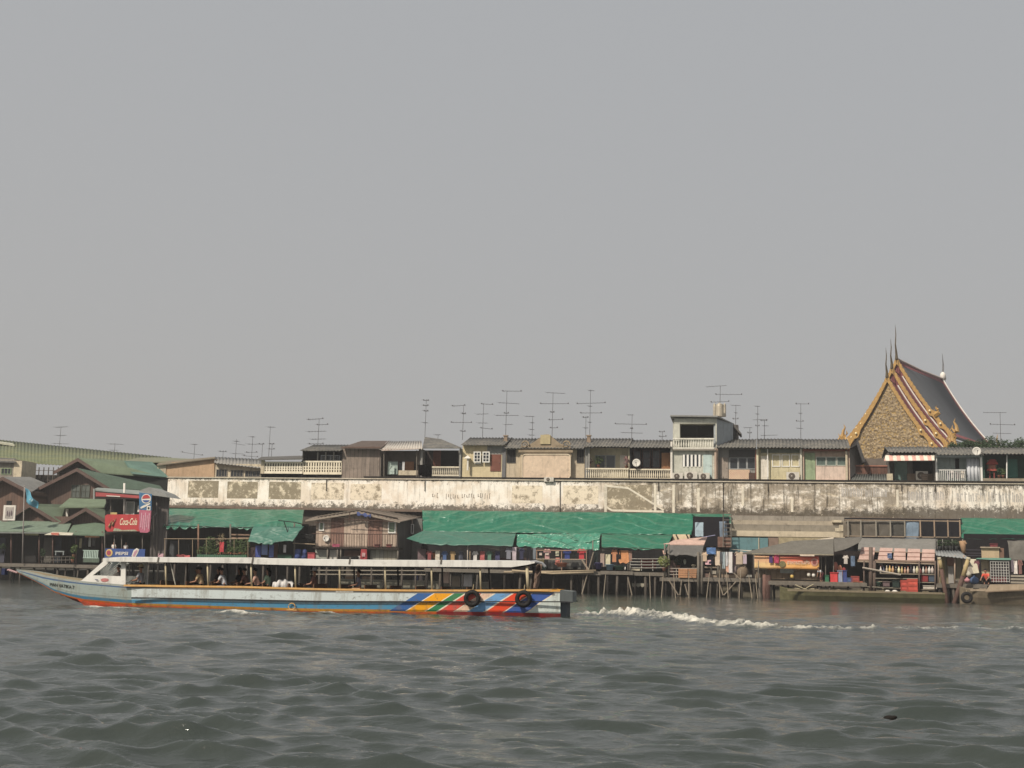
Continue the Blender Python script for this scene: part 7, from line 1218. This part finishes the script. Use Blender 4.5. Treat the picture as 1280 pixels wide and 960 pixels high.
q.slab([BW(u, BEAM/2-h_+.02, z-.03) for u, h_, z in fp]+[BW(u, BEAM/2+h_-.02, z-.03) for u, h_, z in reversed(fp)], (0, 0, -.04)); q.build('foredeck', MT((150, 132, 96), dirt=.3), boat)
def strip(name, pts, w_, m, v0=-.03, t_=.05, both=True):
    for v in ((v0, BEAM-v0-t_) if both else (v0,)):
        q = MB(); top = [BW(*(lambda a: (a[0], v, a[1]))(UZ(px, py))) for px, py in pts]; bot = [BW(*(lambda a: (a[0], v, a[1]))(UZ(px, py+w_))) for px, py in pts]
        for i in range(len(pts)-1): q.slab([top[i], top[i+1], bot[i+1], bot[i]], VV*t_)
        q.build(name, m, boat)
yl = MT((222, 166, 72), var=.25, dirt=.2)
strip('gunwale_rail', [(155, 730.6)]+[(px, interp(px, 1)-.6) for px in range(180, 700, 30)], 2.3, yl)
strip('rub_rail', [(165, 747.0)]+[(px, interp(px, 4)) for px in range(190, 701, 34)]+[(716, 752.2)], 1.4, MT((64, 66, 72)), v0=-.06)
strip('sheer_rail', [(30, 714.6), (45, 718.1), (60, 720.5), (80, 723.4), (100, 726), (126, 728.6), (156, 731)], 1.5, MT((168, 152, 116), dirt=.3), v0=.35, both=False) if False else None
# bow ribbons
q = MB(); 
for k in range(5): p = PB(11+k*2.6, 712.6+k*.8, BEAM/2-.05); q.ell(p, (.075, .08, .045), 8, 5)
q.build('bow_garland', MT((206, 164, 164), var=.5, scale=8), boat); p = PB(5, 714, BEAM/2-.05); MB().box(p.x-.05, p.y-.1, p.z-.14, p.x+.1, p.y+.12, p.z+.12).build('stem_cap', MT((40, 52, 92)), boat)
def bpoly(pts, v, t_, name, m, par=None):
    f = lambda p: max(0, BEAM/2-hwid(p[0]))*(1 if v < 1 else -1)
    return MB().slab([(lambda a, p=p: BW(a[0], v+f(p), a[1]))(UZ(*p)) for p in pts], VV*t_).build(name, m, par or boat)
wf = MT((224, 222, 214), rough=.5, var=.2, dirt=.3, streak=.35)
for v in (.0, BEAM-.08):
    bpoly([(94, 728.5), (131, 697.6), (136.5, 701.6), (112.5, 719)], v, .08, 'windscreen_pillar', wf); bpoly([(94, 728.5), (112.5, 719), (149.6, 720.2), (155.5, 720.5), (155.5, 733.2), (110, 730)], v+.001, .078, 'cabin_side', wf)
    bpoly([(149.6, 701.5), (155.5, 701.3), (155.5, 720.5), (149.2, 720.2)], v+.002, .076, 'cabin_pillar', wf)
    bpoly([(112.5, 719), (135.5, 702.4), (150, 702), (149.5, 720)], v+.035, .01, 'side_window', NT('cabin_glass').fin((.03, .035, .04), .08, 0, .5)) if False else None
a0, a1 = UZ(94, 728.5), UZ(131, 697.6); MB().slab([BW(a0[0], .08, a0[1]), BW(a0[0], BEAM-.08, a0[1]), BW(a0[0]+.12, BEAM-.08, a0[1]+.09), BW(a0[0]+.12, .08, a0[1]+.09)], (0, 0, -.25)).build('cabin_front', wf, boat) if False else None
gl = NT('windscreen_glass'); gl.b.inputs['Transmission Weight'].default_value = 1; gl.b.inputs['IOR'].default_value = 1.05; glm = gl.fin((.8, .85, .85), .05, 0, .4)
va = BEAM/2-hwid(94)+.09; MB().slab([BW(a0[0]+.05, va, a0[1]+.05), BW(a0[0]+.05, BEAM-va, a0[1]+.05), BW(a1[0]+.0, BEAM-.22, a1[1]-.05), BW(a1[0]+.0, .22, a1[1]-.05)], UU*.015).build('windscreen', glm, boat); MB().slab([BW(a0[0]-.02, va-.08, a0[1]-.1), BW(a0[0]-.02, BEAM-va+.08, a0[1]-.1), BW(a0[0]+.06, BEAM-va+.08, a0[1]+.09), BW(a0[0]+.06, va-.08, a0[1]+.09)], UU*.05).build('cabin_front', wf, boat)
q = MB(); c_ = (lambda a: BW(a[0], BEAM/2-hwid(128)-.015, a[1]))(UZ(128.5, 725)); 
q = MB(); pts = [c_+UU*(.17*math.cos(a))+Vector((0, 0, .07*math.sin(a))) for a in np.linspace(0, 6.283, 15)[:-1]]; q.slab(pts, VV*.01); q.build('red_emblem', MT((206, 120, 116), var=.4, scale=12), boat)
q = MB(); c2 = c_-UU*.42+Vector((0, 0, .03)); q.slab([c2, c2+UU*.15-Vector((0, 0, .02)), c2+UU*.13-Vector((0, 0, .05)), c2+UU*.03-Vector((0, 0, .03))], VV*.01); q.build('small_mark', MT((84, 92, 130)), boat)
# roof
RT = [(130.5, 697.6, 701.8), (145, 696.6, 702), (200, 697, 702.8), (317, 697.6, 704.3), (318, 698.2, 705.2), (400, 699.4, 707.2), (470, 700.4, 708), (560, 700.8, 708.6), (640, 701.2, 709), (660, 701.6, 706), (669, 702.2, 703.8)]
q = MB(); NR = 9
top = []; bot = []
for px, yt, yb in RT:
    u, z1 = UZ(px, yt); _, z0 = UZ(px, yb); z0 = max(z0, z1-.24)
    for j in range(NR): f = j/(NR-1); cr = .035*math.sin(math.pi*f); vv = -.12+(BEAM+.24)*f; top.append(BW(u, vv, z1+cr)); bot.append(BW(u, vv, (z1-.05+cr) if 0 < j < NR-1 else z0))
nn = len(RT); q.v = [tuple(p) for p in top+bot]; off = nn*NR
for i in range(nn-1):
    for j in range(NR-1):
        q.f.append((i*NR+j, (i+1)*NR+j, (i+1)*NR+j+1, i*NR+j+1)); q.m.append(0); q.f.append((off+i*NR+j, off+i*NR+j+1, off+(i+1)*NR+j+1, off+(i+1)*NR+j)); q.m.append(1)
    q.f.append((i*NR, off+i*NR, off+(i+1)*NR, (i+1)*NR)); q.m.append(0); q.f.append((i*NR+NR-1, (i+1)*NR+NR-1, off+(i+1)*NR+NR-1, off+i*NR+NR-1)); q.m.append(0)
for i in (0, nn-1): q.f.append(tuple([i*NR+j for j in range(NR)]+[off+i*NR+j for j in range(NR-1, -1, -1)])); q.m.append(0)
q.sm = [False]*len(q.f); q.build('roof', [wf, MT((96, 90, 84), dirt=.3)], boat)
q = MB()
for px in (199, 316.8, 438, 552): u, z1 = UZ(px, 696.5); u2, z0 = UZ(px, 705); q.slab([BW(u, -.14, z1), BW(u+.06, -.14, z1), BW(u+.03, -.14, z0), BW(u-.03, -.14, z0)], VV*.02)
q.build('roof_seam', MT((110, 104, 96)), boat)
# stern canopy hoop and canvas
(lambda a, b_, c_: MB().tube([BW(a[0], -.05, a[1]), BW((a[0]+b_[0])/2, -.07, a[1]+.02), BW(b_[0], -.06, b_[1]), BW(c_[0], -.05, c_[1])], .055, 6).build('canopy_hoop', MT((150, 152, 156)), boat))(UZ(663, 702.5), UZ(678, 704), UZ(682, 708.5))
cv = MT((128, 104, 88), var=.4, dirt=.3)
MB().grid(lambda a, b: (lambda uz: BW(uz[0]+.08*math.sin(b*6+a*9), .25+.12*math.sin(a*14), uz[1]))(UZ(669.5+a*(7-3*b)-b*6+1.5*math.sin(b*3), 705+b*31)), 14, 14, VV*.03).build('tied_canvas', cv, boat)
for px in (206.5, 259, 313.5, 368.5, 424, 481, 539, 600, 658.5):
    y0 = 702.5+(px-200)*.012; 
    for v in (.03, BEAM-.1):
        a, b_ = UZ(px, 703.8+(px-200)*.009), UZ(px, interp(px, 1)-.4); rr = .035 if px < 650 else .06
        MB().tube([BW(b_[0]+rr*.8, v, b_[1]), BW(a[0], v, a[1])], rr, 7).build('roof_post', MT((196, 180, 140), dirt=.2) if v < 1 else MT((84, 84, 86)), boat)
MB().tube([(lambda a: BW(a[0], .1, a[1]))(UZ(212, 704)), (lambda a: BW(a[0], .1, a[1]))(UZ(218, 731))], .02, 5).build('hanging_rope', MT((190, 186, 170)), boat)
for i in range(14):
    u, _ = UZ(185+i*32, 735); MB().slab([BW(u, .2, .78), BW(u+.38, .2, .78), BW(u+.38, BEAM-.2, .78), BW(u, BEAM-.2, .78)], (0, 0, -.06)).slab([BW(u+.38, .2, 1.02), BW(u+.42, .2, 1.02), BW(u+.42, BEAM-.2, 1.02), BW(u+.38, BEAM-.2, 1.02)], (0, 0, -.60)).build('bench', MT((110, 78, 54), var=.3), boat)
# stern platform
u0, zt_ = UZ(700, 738); _, zb_ = UZ(700, 751.6); u1, _ = UZ(715, 739); MB().slab([BW(u0-.01, .06, zt_), BW(u1, .30, zt_-.03), BW(u1, BEAM-.3, zt_-.03), BW(u0-.01, BEAM-.06, zt_)], (0, 0, zb_-zt_)).build('stern_platform', MT((112, 120, 120), dirt=.4, streak=.3), boat)
MB().slab([BW(u0+.003, .28, zb_-.01), BW(u1-.22, .45, zb_-.01), BW(u1-.22, BEAM-.45, zb_-.01), BW(u0+.003, BEAM-.28, zb_-.01)], (0, 0, -.62)).build('stern_box', MT((84, 94, 102), dirt=.4), boat)
strip('stern_trim', [(695.5, 753), (697, 768)], .1, MT((206, 170, 110)), both=False) if False else None
mm_ = MT((70, 66, 60)); sd_t = [('BOAT', 0)]
tx = bpy.data.curves.new('t', 'FONT'); tx.body = 'MAN VATIKA 7'; tx.extrude = .01; to = bpy.data.objects.new('t', tx); COL.objects.link(to); dg = bpy.context.evaluated_depsgraph_get(); tm = bpy.data.meshes.new_from_object(to.evaluated_get(dg)); bpy.data.objects.remove(to)
xs = [v.co.x for v in tm.vertices]; ys = [v.co.y for v in tm.vertices]; x0_, x1_, y0_, y1_ = min(xs), max(xs), min(ys), max(ys); q = MB(); vs = []
for v in tm.vertices:
    fx = (v.co.x-x0_)/(x1_-x0_); px = 55+fx*33; u, z = UZ(px, 730.3+fx*4.0-(v.co.y-y0_)/(y1_-y0_)*4.2+2.1); vs.append(BW(u, BEAM/2-hwid(px)-.012-(.01 if v.co.z > 0 else 0)+.0, z))
q.add(vs, [tuple(p.vertices) for p in tm.polygons]).build('name_lettering', mm_, boat)
q = MB(); r3 = random.Random(3)
for k in range(13):
    px = 420+k*1.7; u, z = UZ(px, 739.6); q.slab([BW(u, -.012, z+.04), BW(u+.03, -.012, z+.045), BW(u+.03+.01*r3.random(), -.012, z-.04), BW(u, -.012, z-.035)], VV*.008)
q.build('small_lettering', MT((206, 202, 190)), boat)
c = (lambda a: BW(a[0], -.03, a[1]))(UZ(365, 758)); MB().tube([c+UU*(.13*math.cos(a))+Vector((0, 0, .12*math.sin(a))) for a in np.linspace(0, 6.283, 13)], .018, 5).tube([c-UU*.2-Vector((0, 0, .14)), c+UU*.2-Vector((0, 0, .14))], .018, 5).build('painted_ring', yl, boat)
# tyres hung along the side
Tt = lambda v: UU*v.x+VV*v.y+Vector((0, 0, v.z))
for px, py, lb in ((591, 748, 'left black tyre hung on the striped boat side'), (655, 748.5, 'right black tyre hung on the striped boat side near the stern')): tyre((lambda a: BW(a[0], -.15, a[1]))(UZ(px, py)), .235, .085, lb, T=Tt, group='tyres hung on the passenger boat')
# passengers
BF = .42
def rider(px, head_y, v, face, shirt, trousers, label, **k):
    u, z = UZ(px, head_y); s = (z-BF)/1.33 if k.pop('fit', True) else 1; s = max(.88, min(1.06, s)); p = BW(u, v, BF); base = Vector((p.x, p.y, max(BF-.02, z-1.33*s))); return person(base, face, 'sit', shirt, trousers, label, s=s, seat=.42, group='people aboard the long boat', **k)
fb = math.pi/2+BA
rider(138.5, 711, .75, fb, (214, 200, 184), (60, 60, 70), 'person steering in the front cabin, dark hair and pale shirt', arms='reach'); rider(170, 714.5, .5, fb, (150, 152, 158), (50, 50, 60), 'person in a tan hat and grey shirt behind the cabin pillar', hat=(216, 196, 150))
rider(246, 722, .55, fb, (206, 176, 126), (70, 60, 56), 'person in a yellowish tan shirt left of the second roof post', lean=.25); rider(263, 721, .9, fb, (70, 50, 54), (40, 40, 48), 'person in a dark plum top right behind the second roof post', long_hair=True)
rider(276, 726, .5, fb, (214, 216, 220), (60, 70, 90), 'person in a white top slumped low between the second and third roof posts', lean=.35); rider(284, 723, 1.4, fb, (50, 54, 62), (40, 40, 48), 'person in a black top beside the one in the white top', long_hair=True)
rider(302, 726, .7, fb, (120, 86, 78), (50, 50, 60), 'low seated person in brown just left of the third roof post', lean=.3); rider(329, 721, .6, fb, (150, 182, 150), (50, 44, 50), 'person with long dark hair and pale green top left of the white sheet', long_hair=True)
rider(388, 723.5, .6, fb, (120, 84, 76), (60, 60, 60), 'person in brown with a broad white hat right of the white sheet', hat=(232, 226, 226)); rider(443, 719, .7, fb+.3, (128, 124, 140), (196, 150, 100), 'person in a grey lilac shirt alone near the middle of the boat')
rider(318, 727, .5, fb+.2, (196, 150, 130), (60, 60, 70), 'person leaning low in a salmon top just right of the third roof post', lean=.3); rider(236, 728, 1.2, fb, (110, 84, 70), (50, 50, 50), 'person slumped in brown at the left of the one in tan', lean=.3)
p0 = BW(UZ(350, 735)[0], .55, BF+.55); t = thing('white_sheet', 'pale grey plastic sheet peaked like a tent over seats in the boat', 'sheet', p0); q = MB()
q.grid(lambda a, b: (lambda uz: BW(uz[0]+.03*math.sin(b*9), .30+1.1*b+.05*math.sin(a*17), uz[1]+.03*math.sin(a*23+b*7)))(UZ(336.5+a*26, 737-(14.5-6.5*abs(a-.5)*1.6)*min(1, .0+b*14)*(1-.45*b))), 26, 15, VV*.02); q.build('sheet', MT((216, 214, 212), rough=.5, var=.2, scale=6, dirt=.05, bump=.5), t); MB().tube([BW(UZ(340, 735)[0], .6, BF+.4), BW(UZ(360, 735)[0], .6, BF+.4)], .12, 6).build('bundle', MT((180, 178, 176)), t)
# people on the shore
zd = zat(699, 145, YT); 
for px, yy, c_, lb in ((142, YT+.7, (220, 214, 206), 'person in a white shirt standing left on the drink stall deck'), (157, YT+.9, (226, 220, 214), 'person in a white shirt standing under the red drink sign at the right')): person((xat(px, 690, yy), yy, zd), math.pi, 'stand', c_, (50, 56, 80), lb, .98, arms='down', group='people at the drink stall')
p = P(1027, 726.5, YD-.1); person((p.x, p.y, zat(727, 1027, YD-.5)), 2.2, 'bend', (206, 212, 220), (110, 50, 60), 'person in a pale blue white shirt bending beside the banner stall', .82, arms='down')
p = P(1234, 731, YE-.2); person((p.x, p.y, zat(731, 1234, YE-.4)), 2.6, 'squat', (232, 76, 40), (50, 44, 50), 'person in an orange top squatting beside the wire grid rack', 1.3, arms='reach')
p = G(1112, 898); t = tag(MB().ell(p+Vector((0, 0, .0)), (.07, .05, .035), 10, 6).ell(p+Vector((.05, 0, .015)), (.035, .03, .02), 8, 5).build('floating_debris', MT((40, 34, 28))), 'small dark lump of debris floating in the foreground water at the right', 'debris')

# small things on the right terraces
c = P(1238, 598, YH+.6); t = thing('spirit_house', 'little red canopied shrine on the terrace of the dark green fronted house', 'shrine', c); MB().pb(1236.5, 588, 1238, 598, YH+.6, .1).build('leg', MT((150, 60, 50)), t); MB().pb(1242, 588, 1243.5, 598, YH+.6, .1).build('leg', MT((150, 60, 50)), t); MB().pb(1234, 586, 1246, 588.5, YH+.45, .5).build('platform', MT((190, 80, 62)), t); MB().slab([P(1233, 580, YH+.4), P(1248, 580, YH+.4), P(1244, 574, YH+.8), P(1237, 574, YH+.8)], (0, .3, -.04)).build('canopy', MT((214, 76, 62)), t); MB().pb(1235.5, 580, 1244.5, 586, YH+.8, .1).build('back', MT((206, 130, 100)), t)
for px, c_, lb in ((1249, (60, 96, 60), 'left leafy pot plant beside the red shrine'), (1254, (96, 120, 66), 'right leafy pot plant next to the white terrace post')): plant(px, 598, YH+.5, .7, .3, lb, MT(c_, var=.5), n=90)
for a in ((1190, 588, 5, 9, (206, 196, 190), 'whitish shirt behind the white railing of the pale blue house'), (1197, 590, 6, 8, (120, 104, 110), 'mauve shirt behind the white railing of the pale blue house'), (1185, 589, 4, 10, (150, 150, 160), 'grey shirt behind the left half of the white railing'), (1203, 589, 5, 8, (214, 200, 176), 'cream shirt behind the right half of the white railing')): garment('shirt', *a[:4], YH+.1, a[4], a[5])
for a in ((501, 577, 4, 15, (40, 50, 58), 'dark long garment hanging in the open fronted shack house'), (504.5, 577, 3, 14, (206, 206, 206), 'white garment hanging beside the dark one in the shack house'), (490, 583, 7, 10, (170, 190, 180), 'pale green cloth hanging over the board of the shack house')): garment('towel', *a[:4], YH+.1, a[4], a[5])
crate(1152, 592, 1160, 600, YH+.5, (150, 130, 110), 'brown box next to the air conditioner under the striped awning')
XT = [(536, 711, 5, 6, (90, 110, 150), 'blue bucket at the left end of the deck under the biggest tarpaulin'), (548, 711.5, 6, 5, (170, 90, 70), 'terracotta tub left of the slim white post'), (560, 711.5, 7, 6, (150, 140, 130), 'grey tub right of the pair of slim posts'), (603, 711.5, 6, 5, (190, 180, 160), 'cream tub under the tan panel'), (680, 711.8, 6, 4, (80, 120, 110), 'teal tub behind the bamboo fender'), (719, 711.8, 7, 4, (60, 60, 70), 'black tub right of the orange basin'), (842, 721.5, 5, 4, (150, 60, 60), 'dark red bucket inside the grey roofed shed'), (867, 710, 4, 4, (200, 190, 160), 'cream bucket above the plank panel'), (905, 722, 6, 5, (100, 90, 80), 'brown tub beneath the long pale blue cloth'), (914, 722, 5, 4, (176, 90, 70), 'rust tub beneath the longest white towel'), (1098, 733, 5, 5, (90, 130, 110), 'green bucket beside the thick dark shelf post'), (1196, 729.5, 4, 4, (190, 180, 170), 'white bucket between the V shaped piles')]
for px, py, w, h, c_, lb in XT: basin(px, py, w, h, YB+.5 if px < 800 else YC+.4 if px < 960 else YE+.2, c_, lb, 'bucket', 'buckets and tubs on the decks')
r5 = random.Random(21)
t = thing('pole_bundle', 'scattered thin poles leaning in the water in front of the cluttered deck', 'poles', G(905, 747))
for px in (757, 812, 829, 842, 861, 887, 899, 908, 926, 936, 944): MB().tube([G(px+r5.uniform(-4, 4), 748), P(px, r5.uniform(712, 722), 114.0)], .04, 5).build('pole', MT((140, 126, 104), var=.4), t)

line(532, 688, 585, 689, YB+.6, 'washing line in the shade left of the slim white post'); line(590, 688, 634, 689, YB+.6, 'washing line in the shade above the boat stern')
for kd, x, y, w, h, c_, lb in (('shirt', 537, 688.5, 8, 12, (150, 70, 70), 'maroon shirt at the left end of the shaded line'), ('towel', 547, 688.5, 6, 13, (206, 196, 176), 'cream towel between the maroon and blue shirts'), ('shirt', 556, 689, 8, 12, (70, 100, 150), 'steel blue shirt on the shaded line left of the posts'), ('shirt', 566, 689, 8, 12, (186, 150, 90), 'mustard shirt on the shaded line left of the posts'), ('trousers', 576, 689, 6, 14, (80, 84, 100), 'slate trousers just left of the slim white post'), ('shirt', 594, 689, 8, 12, (210, 206, 200), 'white shirt just right of the slim posts'), ('towel', 603, 689, 6, 13, (190, 90, 90), 'rose towel on the line above the boat stern'), ('shirt', 612, 689, 8, 12, (90, 130, 110), 'sage shirt on the line above the boat stern'), ('towel', 622, 689, 6, 14, (70, 70, 110), 'indigo towel at the right end of the line above the boat stern')): garment(kd, x, y, w, h, YB+.55, c_, lb)
for kd, x, y, w, h, c_, lb in (('towel', 1112, 691.5, 5, 6, (90, 110, 150), 'small blue cloth tucked between the pink boards'), ('shirt', 1057, 694, 7, 10, (200, 190, 180), 'pale shirt hanging at the top of the dark bay'), ('towel', 1066, 695, 5, 12, (96, 120, 150), 'blue grey cloth hanging in the dark bay'), ('shirt', 1221, 700.5, 7, 11, (120, 70, 80), 'plum shirt hanging under the green canopy edge')): garment(kd, x, y, w, h, YD+.1 if x < 1100 else YE+.3, c_, lb)
